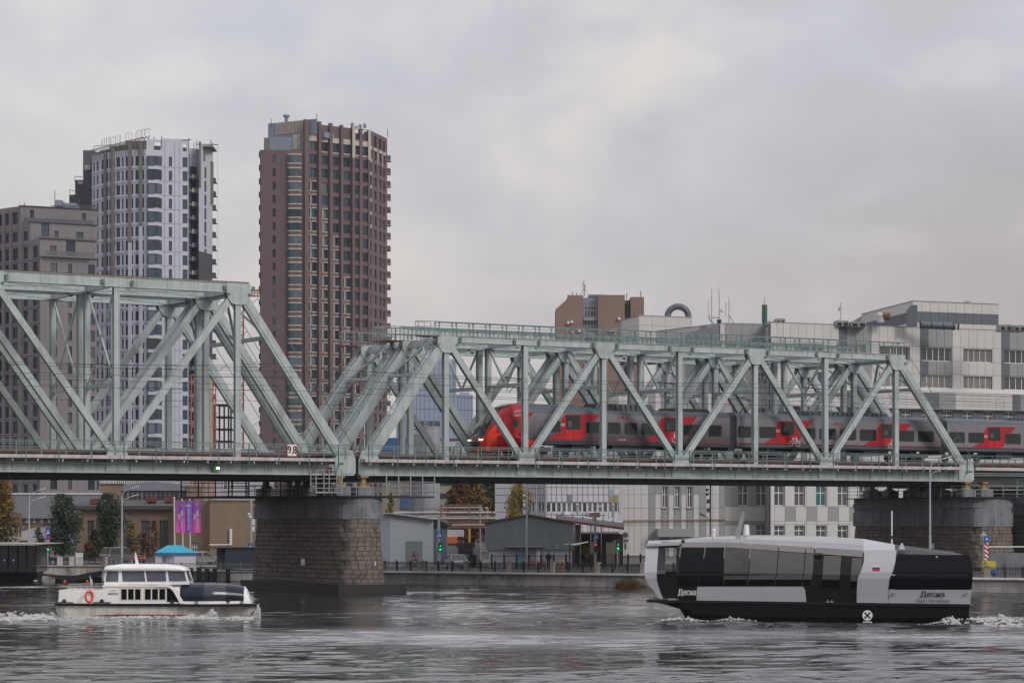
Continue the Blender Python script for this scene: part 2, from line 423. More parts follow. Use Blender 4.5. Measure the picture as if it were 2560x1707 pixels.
    for v in (v0 + .32, v1 - .36): m = MB(BF); m.box(uL, uR, v, v + .05, 10.6, 11.17); part('recess_shade_strip', m, m_dark, o)  # dark strips paint the shade in the gap below the footway
    for dv in (-1.75, 1.75):
        m = MB(BF); m.box(uL - .5, uR + .5, mid + dv - .1, mid + dv + .1, 11.35, 11.6); part('guard_timber', m, m_wood, o)
    m = MB(BF); m.box(uL - .4, uR + .4, mid - 2.4, mid + 2.4, 11.18, 11.24); part('deck_plate', m, m_soot, o)
    # footways with railings
    walks = ([(v0 - .33, -1)] if nearwalk else []) + ([(v1 + .33, 1)] if farwalk else [])
    for (vv, s_) in walks:
        a, b = (vv - .95, vv) if s_ < 0 else (vv, vv + .95)
        u = uL - .8; k = 0
        mm = None
        m = MB(BF); m.box(0, 2.66, a, b, 10.92, 11.18)
        while u + 2.6 < uR + 1.2:
            w_ = 2.66
            q = MB(BF); q.box(u, u + w_, a, b, 10.92 - R.random() * .02, 11.18 + R.random() * .02); part('footway_slab', q, m_deckedge, o)
            u += 2.7
        m = MB(BF)
        u = uL - .3
        while u < uR + .6: m.beam((u, a if s_ < 0 else b, 10.75), (u, v0 if s_ < 0 else v1, 10.75), .12, .16); u += 2.04
        part('footway_bracket', m, m_truss2, o, kind='stuff')
        out = a + .04 if s_ < 0 else b - .04
        m = MB(BF); u = uL - .5; n_ = 0
        while u < uR + 1:
            q = MB(BF); q.beam((u, out - .02 * s_ * -1, 10.55), (u, out - .02 * s_ * -1, 12.28), .07, .11, (1, 0, 0)); part('railing_post', q, m_rail, o); u += 2.7
        q = MB(BF); q.beam((uL - .7, out, 12.3), (uR + .9, out, 12.3), .08, .07, (0, 1, 0)); part('railing_top', q, m_rail, o)
        q = MB(BF)
        for z in (11.45, 11.75, 12.03): q.tube((uL - .7, out, z), (uR + .9, out, z), .018, 4)
        part('railing_wire', q, m_railgrey, o)
        # inner railing on the track side
        inn = b - .05 if s_ < 0 else a + .05
        q = MB(BF); u = uL + .3
        while u < uR: q.beam((u, inn, 11.15), (u, inn, 12.2), .06, .08, (1, 0, 0)); u += 2.04
        for z in (11.6, 12.2): q.tube((uL - .5, inn, z), (uR + .5, inn, z), .022, 4)
        part('inner_railing', q, m_railgrey, o)
    if rail_top:
        for v in (v0, v1):
            for vv in (v - .36, v + .36):
                q = MB(BF); u = tL - .8
                while u < tR + 1: q.beam((u, vv, ztop), (u, vv, ztop + 1.12), .06, .07, (1, 0, 0)); q.beam((u, vv, ztop + .95), (u, vv, ztop + 1.12), .16, .05, (1, 0, 0)); u += 1.66
                part('chord_railing_post', q, m_railgrey if vv > v else m_rail, o)
                q = MB(BF)
                q.beam((tL - .9, vv, ztop + 1.16), (tR + .95, vv, ztop + 1.16), .07, .08, (0, 1, 0))
                for z in (.35, .62, .88): q.tube((tL - .9, vv, ztop + z), (tR + .95, vv, ztop + z), .014, 4)
                part('chord_railing', q, m_rail if vv < v else m_railgrey, o)
        # small look-out loops at the left end
        for v in (v0, v1):
            q = MB(BF); pts = []
            for i in range(9):
                t = pi / 2 + pi * i / 8; pts.append((tL - 1.0 + cos(t) * 1.9, v + sin(t) * .75, 0))
            for z in (.35, .75, 1.16): q.path([(a_, b_, ztop + z) for a_, b_, _ in pts], .03 if z > 1 else .018, 5)
            for a_, b_, _ in pts[::2]: q.tube((a_, b_, ztop - .1), (a_, b_, ztop + 1.16), .03, 5)
            part('lookout_railing', q, m_railgrey, o)
            q = MB(BF); q.prism([(a_, b_, ztop - .12) for a_, b_, _ in pts], (0, 0, .07)); part('lookout_floor', q, m_rust, o)
    # cable clamps and hanging cable ends at the joints
    q = MB(BF)
    for u in verts:
        for s_ in (-1, 1):
            c_ = (u + s_ * 1.25, v0 - .42, ztop - chord * .55)
            q.ob(c_, (.12, 0, 0), (0, .06, 0), (0, 0, .18)); q.tube((c_[0], v0 - .42, c_[2]), (c_[0] - s_ * .15, v0 - .40, c_[2] - .45), .04, 4)
            q.ob((c_[0] - s_ * .3, v0 - .38, c_[2] - .5), (.12, 0, 0), (0, .05, 0), (0, 0, .09))
    part('cable_clamp', q, mat('verdigris', (.13, .2, .15), .8, var=.4, sc_=5), o, kind='stuff')
    # bearings
    return o
rt = [-6.6, 9.36, 25.9, 42.4]; rb = [-14.1, 1.28, 17.5, 34.0, 50.9]; rv = [-6.6, 1.28, 9.36, 17.5, 25.9, 34.0, 42.4]
lt = [-67.9, -46.9, -26.0]; lb = [-57.4, -36.5, -16.3]; lv = [-67.9, -57.4, -46.9, -36.5, -26.0]
GB = 'pale green truss spans of the railway bridge'
SPR = span('truss_span', 'lower pale green truss span on the right carrying the red train, nearest the camera', 0, 6.4, rt, rb, rv, 21.8, .50, GB, True, ladder_at=True, foot_u=-14.1, farwalk=False)
span('truss_span', 'lower pale green truss span on the right, standing behind the one with the train', 8.0, 6.4, rt, rb, rv, 21.8, .50, GB, True, ladder_at=True, foot_u=-14.1, nearwalk=False)
SPL = span('truss_span', 'taller pale green truss span on the left, nearest the camera, with the 9.8 sign', 0, 6.4, lt, lb, lv, 25.35, .75, GB, False, foot_u=-16.3, farwalk=False)
span('truss_span', 'taller pale green truss span on the left, the back one of the pair', 8.0, 6.4, lt, lb, lv, 25.35, .75, GB, False, foot_u=-16.3, nearwalk=False)
# approach spans beyond the right end
for v0, lb_ in ((0, 'short dark girder span beyond the right truss, carrying the end of the train'), (8.0, 'short dark girder span behind the other one at the right end')):
    o = thing('girder_span', lb_, 'bridge girder', BF(52, v0, 9), 'plate girder spans at the right end')
    for v in (v0 + 1.2, v0 + 5.2):
        m = MB(BF); m.box(52.2, 84, v - .2, v + .2, 9.3, 10.9); part('girder', m, mat('girder_grey', (.12, .13, .14), .8, var=.2), o)
    m = MB(BF); m.box(52.0, 84, v0 - .4, v0 + 6.6, 10.9, 11.2); part('deck', m, m_deckedge, o)
    m = MB(BF); m.box(51.9, 84, v0 + .6, v0 + 5.8, 11.2, 11.42); part('ballast', m, m_soot, o)
    for dv in (-.76, .76):
        m = MB(BF); m.box(51.6, 84, v0 + 3.2 + dv - .04, v0 + 3.2 + dv + .04, 11.42, 11.72); part('rail', m, m_steelrail, o)
    m = MB(BF)
    u = 52.2
    while u < 84: m.beam((u, v0 - .35, 10.9), (u, v0 - .35, 12.3), .06, .08, (1, 0, 0)); u += 2.0
    for z in (11.6, 11.95, 12.3): m.tube((52, v0 - .35, z), (84, v0 - .35, z), .03, 4)
    part('railing', m, m_rail, o)
    m = MB(BF)
    for z in (9.0, 10.2): pass
    m.tube((52, v0 - .2, 10.62), (84, v0 - .2, 10.62), .05, 5); m.tube((52, v0 - .2, 10.42), (84, v0 - .2, 10.42), .05, 5)
    part('cable_pipe', m, m_railgrey, o)
# ---------------------------------------------------------------- piers
m_stone = mat('granite_block', (.16, .135, .115), .9, var=.24, sc_=1.6, rnd=.17, bump=.6, bsc=6, col2=(.09, .085, .085), fine=.18)
m_mortar = mat('mortar', (.085, .07, .06), .95, var=.3, sc_=2)
m_cap = mat('pier_concrete', (.19, .20, .22), .85, var=.2, sc_=.8, streak=.4, col2=(.12, .125, .135), fine=.08)
def ringpts(uc, hu, v0, v1, z, nose=1.1, n=8):
    pts = []
    for i in range(n + 1):
        t = pi * i / n; pts.append((uc - cos(t) * hu, v0 - sin(t) * nose, z))
    for i in range(n + 1):
        t = pi * i / n; pts.append((uc + cos(t) * hu, v1 + sin(t) * nose, z))
    return pts
def pier(lab, uc, hu, v0, v1, zbase, zm, zcap, ztop, batter, ledge, grp='stone piers of the railway bridge', blocks=True, nbear=True):
    o = thing('bridge_pier', lab, 'bridge pier', BF(uc, (v0 + v1) / 2, zbase), grp)
    m = MB(BF); m.loft([ringpts(uc, hu + batter - .06, v0 - .5, v1 + .5, zbase), ringpts(uc, hu - .06, v0, v1, zm)]); part('core', m, m_mortar, o)
    m = MB(BF); m.loft([ringpts(uc, hu + .22, v0 - .1, v1 + .1, zm), ringpts(uc, hu + .22, v0 - .1, v1 + .1, zcap)]); part('cap', m, m_cap, o)
    m = MB(BF)
    z = zcap; t_ = (ztop - zcap) / 3
    for k, e in enumerate((.12, .30, .16)): m.loft([ringpts(uc, hu + e, v0, v1, z + k * t_), ringpts(uc, hu + e, v0, v1, z + (k + 1) * t_)])
    part('cornice', m, m_cap, o)
    if ledge:
        m = MB(BF); m.prism([(uc - hu - 1.0, v0 - 1.6, zbase - .5), (uc + hu + .8, v0 - 2.3, zbase - .5), (uc + hu + 1.9, v0 - 1.4, zbase - .5), (uc + hu + 1.2, v1 + 1.5, zbase - .5), (uc - hu - .8, v1 + 1.8, zbase - .5)], (0, 0, .82)); part('footing', m, m_dark, o)
    # granite blocks
    cnt = 0
    if blocks:
        rows = int(round((zm - zbase) / .37)); hh = (zm - zbase) / rows
        cache = {}
        extra = MB(BF)
        for r in range(rows):
            f = (r + .5) / rows; b_ = batter * (1 - f); ex = .5 * (1 - f)
            z0 = zbase + r * hh
            # path: left long side (facing -u) from far to near, nose, a bit of right side
            path = []
            for v in (v1 + ex, v0 - ex): path.append((uc - hu - b_, v))
            for i in range(1, 9):
                t = pi * i / 8; path.append((uc - cos(t) * (hu + b_), v0 - ex - sin(t) * 1.1))
            seg = 0; pos = 0.0; P = [Vector(p) for p in path]
            L = [(P[i + 1] - P[i]).length for i in range(len(P) - 1)]; tot = sum(L)
            def at(s_):
                for i, l in enumerate(L):
                    if s_ <= l or i == len(L) - 1: return P[i] + (P[i + 1] - P[i]) * (s_ / l), (P[i + 1] - P[i]).normalized()
                    s_ -= l
            s_ = -R.random() * .8
            while s_ < tot:
                w_ = R.choice((.75, .95, 1.15, 1.35)) if s_ < L[0] else .62
                a = max(s_, 0); b = min(s_ + w_, tot)
                if b - a > .15:
                    pa, _ = at(a + .02); pb, _ = at(b - .02); n = Vector((-(pb - pa).y, (pb - pa).x)).normalized() * -1
                    d = .03 + R.random() * .07; zz0, zz1 = z0 + .015, z0 + hh - .015
                    lx = (pb - pa).normalized()
                    q = MB(BF); 
                    A0 = pa - n * .1; B0 = pb - n * .1; A1 = pa + n * d + lx * .03; B1 = pb + n * d - lx * .03
                    A2 = pa + n * .0; B2 = pb + n * .0
                    q.add([(A0.x, A0.y, zz0), (B0.x, B0.y, zz0), (B0.x, B0.y, zz1), (A0.x, A0.y, zz1), (A2.x, A2.y, zz0), (B2.x, B2.y, zz0), (B2.x, B2.y, zz1), (A2.x, A2.y, zz1),
                           (A1.x, A1.y, zz0 + .03), (B1.x, B1.y, zz0 + .03), (B1.x, B1.y, zz1 - .03), (A1.x, A1.y, zz1 - .03)],
                          [(8, 9, 10, 11), (4, 5, 9, 8), (5, 6, 10, 9), (6, 7, 11, 10), (7, 4, 8, 11), (0, 1, 5, 4), (1, 2, 6, 5), (2, 3, 7, 6), (3, 0, 4, 7)])
                    if cnt < 300: part('stone', q, m_stone, o)
                    else: extra.v.extend(q.v); bb = len(extra.v) - len(q.v); extra.f.extend([[i + bb for i in f_] for f_ in q.f]); extra.m.extend(q.m)
                    cnt += 1
                s_ += w_
        if extra.v: part('stone_rows', extra, m_stone, o, kind='stuff')
    if nbear:
        for v in (0, 6.4, 8.0, 14.4):
            for du in (-1.1, 1.1):
                q = MB(BF); q.box(uc + du - .75, uc + du + .75, v - .6, v + .6, ztop, ztop + .85)
                part('bearing_block', q, m_cap, o)
                q = MB(BF); q.loft([[(uc + du + sx * a_, v + sy * a_, z_) for sx, sy in ((-1, -1), (1, -1), (1, 1), (-1, 1))] for a_, z_ in ((.5, ztop + .85), (.2, ztop + 1.1), (.18, 9.5), (.36, 9.62), (.36, 9.79))])
                part('bearing', q, m_yellow if v == 0 else m_dark, o)
    # walkway with railing round the top
    q = MB(BF); q.box(uc - hu - .7, uc + hu + 1.9, v0 - 1.3, v0 - .2, ztop + .002, ztop + .1); q.box(uc - hu - .8, uc - hu + .1, v0 - .2, v1 + .6, ztop + .002, ztop + .1); part('walkway', q, m_dark, o)
    q = MB(BF)
    A, B, C_, D = (uc - hu - .7, v1 + .5), (uc - hu - .7, v0 - 1.2), (uc + hu + 1.8, v0 - 1.2), (uc + hu + 1.8, v0 + 1)
    for (p, s2) in ((A, B), (B, C_), (C_, D)):
        l = sqrt((p[0] - s2[0]) ** 2 + (p[1] - s2[1]) ** 2); n_ = max(2, int(l / 1.5))
        for i in range(n_ + 1):
            t = i / n_; q.beam((p[0] + (s2[0] - p[0]) * t, p[1] + (s2[1] - p[1]) * t, ztop), (p[0] + (s2[0] - p[0]) * t, p[1] + (s2[1] - p[1]) * t, ztop + 1.15), .05, .06)
        for z in (.4, .78, 1.15): q.tube((p[0], p[1], ztop + z), (s2[0], s2[1], ztop + z), .022, 4)
    part('walkway_railing', q, m_railgrey, o)
    return o
P1 = pier('brown granite pier standing in the river under the middle of the bridge', -15.6, 1.75, -1.6, 15.0, .45, 6.16, 7.3, 8.0, .22, True)
P2 = pier('brown granite pier on the bank behind the black and white boat', 52.2, 2.4, -2.3, 15.4, 1.5, 5.45, 6.8, 8.2, .12, False)
P3 = pier('dark stone abutment pier cut by the right edge of the picture', 61.5, 3.6, -5.5, 16.0, 1.5, 6.6, 7.0, 8.9, .1, False, nbear=False, blocks=True)
def plate(name, lab, cat, mb, mats, **k): return solo(name, mb, mats, lab, cat, **k)
for (x, y, w, h, lb_) in ((736, 1413, .28, .45, 'small white notice plate on the long side of the river pier'), (929, 1414, .44, .42, 'white notice plate on the rounded end of the river pier')):
    u = -17.55 if x < 800 else -15.0
    q = MB(BF)
    if x < 800:
        v = (x * 0 + 5.0); q.box(-17.75, -17.70, v - .5, v + .2, 2.25, 2.8)
    else: q.box(-15.3, -14.8, -2.95, -2.90, 2.2, 2.65)
    solo('notice_plate', q, m_white, lb_, 'notice plate')
for (u, lb_) in ((46, 'white notice plate on the left of the bank pier'), (52.4, 'white notice plate on the right of the bank pier')):
    q = MB(BF)
    if u > 50: q.box(52.0, 52.45, -3.6, -3.52, 3.3, 3.75)
    else: q.box(49.60, 49.66, 3.0, 3.6, 3.3, 3.8)
    solo('notice_plate', q, m_white, lb_, 'notice plate')
# ---------------------------------------------------------------- hanging inspection platforms
for (ua, ub_, va, lb_) in ((-25.0, -18.6, 4.0, 'dark inspection platform hung under the left span beside the pier'), (-12.6, -8.0, -.6, 'grey inspection platform hung under the right span beside the pier')):
    o = thing('inspection_platform', lb_, 'inspection platform', BF(ua, va, 8))
    vb = va + 10 if ua < -20 else va + 2.2
    q = MB(BF); q.box(ua, ub_, va, vb, 7.95, 8.1); part('floor', q, m_dark, o)
    q = MB(BF)
    for v in (va, vb):
        u = ua
        while u <= ub_ + .01: q.beam((u, v, 8.1), (u, v, 9.85), .09, .09); u += (ub_ - ua) / 4
        for z in (8.5, 8.9, 9.3): q.tube((ua, v, z), (ub_, v, z), .035, 4)
    part('frame', q, m_dark if ua < -20 else m_grey, o)
o = thing('inspection_platform', 'small white-railed inspection cradle hung below the girder above the pier', 'inspection platform', BF(-19.5, -1.0, 8))
q = MB(BF); q.box(-19.6, -17.2, -1.5, -.5, 8.3, 8.42); part('floor', q, m_grey, o)
q = MB(BF)
for u in (-19.6, -18.4, -17.2):
    for v in (-1.5, -.5): q.beam((u, v, 8.3), (u, v, 10.2), .07, .07)
for z in (8.7, 9.1, 9.5, 10.2):
    for v in (-1.5, -.5): q.tube((-19.6, v, z), (-17.2, v, z), .03, 4)
part('frame', q, m_grey, o)
# ---------------------------------------------------------------- signs on the bridge
o = thing('clearance_sign', 'white 9.8 sign with a red border on the bridge railing', 'sign', BF(ub(728, -1.3), -1.3, 11.2))
u0, u1 = ub(717, -1.33), ub(742, -1.33); z0, z1 = zb(729, 1141, -1.33), zb(729, 1109, -1.33)
q = MB(BF); q.box(u0, u1, -1.36, -1.33, z0, z1); part('board', q, m_red, o)
q = MB(BF); q.box(u0 + .06, u1 - .06, -1.375, -1.362, z0 + .06, z1 - .06); part('face', q, m_white, o)
q = MB(BF); lettering(q, '9.8', (u0 + u1) / 2, (z0 + z1) / 2, .92, -1.385, sx=.72, bold=.02); part('figures', q, m_black, o)
q = MB(BF); q.box(ub(531, -.35), ub(546, -.35), -.44, -.36, zb(538, 1180, -.4), zb(538, 1161, -.4))
g = solo('navigation_light', q, m_green, 'green plate with a white lamp on the girder of the left span', 'navigation light')
q = MB(BF); uc_ = (ub(531) + ub(546)) / 2; q.box(uc_ - .12, uc_ + .12, -.56, -.44, zb(538, 1173, -.4), zb(538, 1167, -.4)); part('lamp', q, m_glow_w, g)
q = MB(BF); q.box(ub(817, -.35), ub(830, -.35), -.40, -.36, zb(823, 1181, -.4), zb(823, 1167, -.4)); solo('marker_plate', q, mat('dark_red_plate', (.16, .02, .02), .6), 'dark red square plate on the girder above the pier', 'marker plate')
# ---------------------------------------------------------------- wires over the tracks
def wire(v, z0, z1, lab, sagn=6, sag=.35, r=.016, ua=-75, ub2=85):
    q = MB(BF); pts = []
    n = 48
    for i in range(n + 1):
        t = i / n; f = (t * sagn) % 1; pts.append((ua + (ub2 - ua) * t, v, z0 + (z1 - z0) * t - sag * 4 * f * (1 - f)))
    q.path(pts, r, 4); return solo('overhead_wire', q, m_wire, lab, 'wire', group='wires strung through and along the bridge')
W = 'thin dark overhead wire strung through the bridge above the tracks'
for (v, z, sg, n_) in ((3.2, 17.3, .02, 4), (3.2, 19.1, .7, 3), (11.2, 17.3, .02, 4), (11.2, 19.2, .7, 3), (-.8, 18.6, .3, 3), (-.8, 17.8, .35, 3), (-.9, 16.7, .25, 3), (7.2, 18.2, .5, 3), (7.2, 16.2, .4, 3), (15.2, 18.9, .4, 3), (-.9, 18.25, .2, 3)):
    wire(v, z, z + .05, W if 0 < v < 7 else 'thin dark wire strung along the outside of the near truss' if v < 0 else 'thin dark wire strung behind the near pair of trusses', n_, sg)
# cantilevers holding the contact wire
for i, u in enumerate((1.28, 17.5, 34.0, -36.5, -57.4)):
    q = MB(BF); q.tube((u, .3, 18.3), (u, 3.4, 18.7), .045, 5); q.tube((u, 1.0, 18.4), (u, 1.0, 17.3), .03, 4); q.tube((u, 3.0, 18.6), (u + .1, 3.2, 17.4), .03, 4)
    q.path([(u, 1.0, 17.4), (u + .2, 2.2, 17.75), (u + .3, 3.2, 17.35)], .035, 5)
    solo('wire_bracket', q, m_dark, ['dark wire bracket on the first vertical right of the train nose', 'dark wire bracket in the middle of the right span', 'dark wire bracket near the right end of the right span', 'dark wire bracket on the left span', 'dark wire bracket near the left edge'][i], 'wire bracket', group='brackets of the overhead wire')
# ================================================================= train
m_tgrey = mat('train_grey', (.195, .182, .205), .4, var=.06, streak=.12)
m_tred = mat('train_red', (.34, .006, .016), .4, var=.07, streak=.08)
m_torange = mat('train_orange_red', (.70, .04, .012), .4, var=.04)
m_troof = mat('train_roof', (.075, .09, .115), .5, var=.1)
m_tdark = mat('train_dark', (.028, .034, .045), .5, var=.2)
m_tglass = mat('train_glass', (.012, .016, .02), .12, var=.1, spec=.6)
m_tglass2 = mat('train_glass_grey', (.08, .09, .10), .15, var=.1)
m_tdoor = mat('door_red', (.50, .004, .010), .4, var=.04)
TV = 1.46; TC = 3.2
def tx(px, py, sc8=None):    # picture point on the side plane of the train -> (u, z)
    return ub(px, TV), zb(px, py, TV)
c5 = lambda a, b: tx(a / 3.484 + 1150, b / 3.484 + 780)
c6 = lambda a, b: tx(a / 2.904 + 1750, b / 2.904 + 780)
c8 = lambda a, b: tx(a / 6.19 + 1180, b / 6.19 + 960)
def slab(mb, pts, off, th=.012):
    mb.prism([(u, TV - off, z) for u, z in pts], (0, -th, 0))
def rrect(p, q, r=.1):
    (u0, z1), (u1, z0) = p, q
    return [(u0 + r, z0), (u1 - r, z0), (u1, z0 + r), (u1, z1 - r), (u1 - r, z1), (u0 + r, z1), (u0, z1 - r), (u0, z0 + r)]
def section(u, hw=1.74, z0=12.95, zs=15.5, zt=16.05, k=1.0):
    pts = [(u, TC - hw, z0), (u, TC - hw, zs)]
    for t in (.18, .4, .65, .85): pts.append((u, TC - hw * cos(t * pi / 2) ** .7, zs + (zt - zs) * sin(t * pi / 2)))
    pts.append((u, TC, zt)); 
    for t in (.85, .65, .4, .18): pts.append((u, TC + hw * cos(t * pi / 2) ** .7, zs + (zt - zs) * sin(t * pi / 2)))
    pts += [(u, TC + hw, zs), (u, TC + hw, z0)]
    return pts
tr = thing('passenger_train', 'red and grey electric train with its nose on the right truss span', 'train', BF(-1.9, TC, 11.72))
ZB, ZS = 13.17, 15.5
def car(u0, u1, reds, doors, wins, greys=(), head=False):
    # body
    q = MB(BF)
    if head:
        rings = []
        # (u, half width, z bottom, z shoulder, z top)
        for (u, hw, z0, zs, zt) in ((-1.85, .95, 12.1, 12.9, 13.15), (-1.62, 1.25, 12.05, 13.2, 13.6), (-1.2, 1.45, 12.05, 13.8, 14.55), (-.6, 1.58, 12.05, 14.5, 15.35), (0.2, 1.66, 12.05, 15.0, 15.95), (1.1, 1.72, 12.1, 15.4, 16.3), (2.4, 1.74, 12.3, 15.5, 16.42), (4.2, 1.74, 12.95, 15.5, 16.38), (8.5, 1.74, 12.95, 15.5, 16.3), (10.2, 1.74, 12.95, 15.5, 16.05)):
            rings.append(section(u, hw, z0, zs, zt))
        rings.append(section(u1))
        q.loft(rings)
        body = part('head_car_body', q, [m_tred, m_tgrey, m_troof, m_torange, m_tglass], tr, smooth=True)
        me = body.data
        g = org(tr)
        ni = []
        for p in me.polygons:
            c = p.center; wx, wy, wz = c[0] + g[0], c[1] + g[1] - OY, c[2]+ g[2]
            u = wx * cos(TH) + wy * sin(TH); v = -wx * sin(TH) + wy * cos(TH)
            k = 1
            if u < 3.0: k = 0
            if u > 2.2 and wz > 15.52: k = 2
            if u < 4.2 and wz < 13.3: k = 3
            if u < .7 and abs(v - TC) < 1.15 and wz > 13.2: k = 4
            ni.append(k)
        me.polygons.foreach_set('material_index', ni)
        me.update()
    else:
        q.loft([section(u0), section(u1)])
        body = part('car_body', q, [m_tgrey, m_troof], tr, smooth=False)
        body.data.polygons.foreach_set('material_index', [1 if p.center[2] + org(tr)[2] > 15.52 else 0 for p in body.data.polygons])
    a = 4.2 if head else u0
    q = MB(BF); q.box(a, u1 - .02, TC - 1.72, TC + 1.72, 12.78, 13.02); part('skirt', q, m_tdark, tr)
    q = MB(BF); slab(q, [(a, ZB), (u1, ZB), (u1, ZB + .05), (a, ZB + .05)], .001, .008); part('red_line', q, m_tred, tr)
    q = MB(BF); slab(q, [(a, ZB - .16), (u1, ZB - .16), (u1, ZB - .005), (a, ZB - .005)], .001, .008); part('dark_sill', q, m_tdark, tr)
    for pts in reds:
        pts = [(u, min(max(z, ZB + .05), ZS)) for u, z in pts]
        q = MB(BF); slab(q, pts, .001, .010); part('red_panel', q, m_tred, tr)
    for (p, r) in doors:
        (ua, za), (ub_, zc) = p, r
        q = MB(BF); slab(q, [(ua, ZB + .03), (ub_, ZB + .03), (ub_, za), (ua, za)], .001, .018); d = part('door', q, m_tdoor, tr)
        q = MB(BF); mid = (ua + ub_) / 2
        slab(q, [(ua + .03, zc), (mid - .02, zc), (mid - .02, za - .03), (ua + .03, za - .03)], .02, .01)
        slab(q, [(mid + .02, zc), (ub_ - .03, zc), (ub_ - .03, za - .03), (mid + .02, za - .03)], .02, .01)
        part('door_glass', q, m_tglass, d)
        q = MB(BF); slab(q, [(mid - .03, ZB + .05), (mid + .03, ZB + .05), (mid + .03, za - .03), (mid - .03, za - .03)], .021, .014); part('door_seal', q, m_tdark, d)
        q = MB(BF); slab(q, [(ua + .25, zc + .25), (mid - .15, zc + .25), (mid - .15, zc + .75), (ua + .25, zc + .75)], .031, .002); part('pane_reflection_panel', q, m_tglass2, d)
    for (p, r) in wins:
        q = MB(BF); slab(q, rrect(p, r, .09), .012, .012); w_ = part('window', q, m_tdark, tr)
        (ua, za), (ub_, zc) = p, r
        q = MB(BF); slab(q, rrect((ua + .05, za - .05), (ub_ - .05, zc + .05), .07), .0245, .006); part('pane', q, m_tglass, w_)
reds1 = [[c8(480, 440), c8(970, 440), c8(925, 470), c8(885, 520), c8(780, 690), c8(670, 845), c8(480, 845)],
         [c8(1205, 865), c8(1290, 750), c8(1372, 745), c8(1385, 560), c8(1405, 510), c8(1450, 462), c8(1992, 462), c8(1900, 570), c8(1770, 575), c8(1770, 765), c8(1700, 865)],
         [c5(1620, 1135), c5(1665, 1080), c5(1735, 1065), c5(1738, 950), c5(1760, 922), c5(1795, 912), c5(2065, 912), c5(2015, 978), c5(1945, 1000), c5(1905, 1135)]]
doors1 = [(c8(1450, 470), c8(1680, 705)), (c5(1780, 915), c5(1893, 1045))]
wins1 = [(c8(635, 550), c8(720, 665)), (c8(1165, 560), c8(1370, 745)), (c5(1095, 953), c5(1229, 1057)), (c5(1290, 958), c5(1398, 1062)), (c5(1433, 962), c5(1542, 1066)),
         (c5(1576, 966), c5(1733, 1070)), (c5(1945, 978), c5(2095, 1078)), (c5(2160, 985), c5(2270, 1083)), (c6(62, 818), c6(160, 905))]
car(-1.9, 24.15, reds1, doors1, wins1, head=True)
reds2 = [[c6(462, 962), c6(520, 916), c6(552, 912), c6(553, 830), c6(565, 800), c6(590, 788), c6(815, 788), c6(782, 838), c6(748, 845), c6(740, 900), c6(700, 968)],
         [c6(1190, 985), c6(1235, 936), c6(1280, 932), c6(1284, 850), c6(1300, 818), c6(1325, 808), c6(1535, 810), c6(1500, 858), c6(1446, 870), c6(1425, 985)]]
doors2 = [(c6(587, 791), c6(685, 895)), (c6(1313, 812), c6(1430, 915))]
wins2 = [(c6(275, 826), c6(372, 910)), (c6(430, 830), c6(552, 914)), (c6(750, 840), c6(838, 922)), (c6(867, 843), c6(988, 927)), (c6(1015, 847), c6(1133, 930)), (c6(1160, 850), c6(1280, 935)),
         (c6(1446, 858), c6(1555, 940)), (c6(1582, 862), c6(1698, 943))]
car(24.95, 49.2, reds2, doors2, wins2)
reds3 = [[c6(1975, 1002), c6(2030, 950), c6(2060, 946), c6(2064, 870), c6(2075, 842), c6(2095, 830), c6(2295, 834), c6(2250, 885), c6(2215, 900), c6(2210, 960), c6(2190, 1003)]]
doors3 = [(c6(2093, 834), c6(2182, 935))]
wins3 = [(c6(1807, 868), c6(1922, 948)), (c6(1948, 872), c6(2062, 950)), (c6(2215, 880), c6(2328, 958)), (c6(2352, 884), c6(2470, 962))]
car(50.0, 74.2, reds3, doors3, wins3)
for u in (24.55, 49.6):
    q = MB(BF)
    for i in range(4): q.box(u - .40 + i * .2, u - .40 + i * .2 + .14, TC - 1.5, TC + 1.5, 12.4, 15.75)
    q.box(u - .38, u + .38, TC - 1.42, TC + 1.42, 12.4, 15.7)
    part('gangway_bellows', q, m_tdark, tr)
# bogies and under-floor boxes
for u in (3.2, 21.0, 28.2, 46.0, 53.2, 71):
    q = MB(BF)
    for du in (-1.25, 1.25):
        for v in (TC - 1.0, TC + .85): q.tube((u + du, v, 12.15), (u + du, v + .15, 12.15), .43, 14)
    q.box(u - 1.9, u + 1.9, TC - 1.3, TC - 1.1, 12.15, 12.5); q.box(u - .5, u + .5, TC - 1.35, TC + 1.3, 12.3, 12.75)
    part('bogie', q, m_dark, tr)
for (a, b) in ((7.2, 9.2), (11.5, 16.2), (17, 18.6), (31.5, 33), (35, 36.5), (40, 43), (56.5, 58.5), (61, 66)):
    q = MB(BF); q.box(a, b, TC - 1.4, TC + 1.4, 12.15 + R.random() * .3, 12.78); part('underfloor_box', q, m_tdark if R.random() < .6 else m_grey if False else m_tdark, tr)
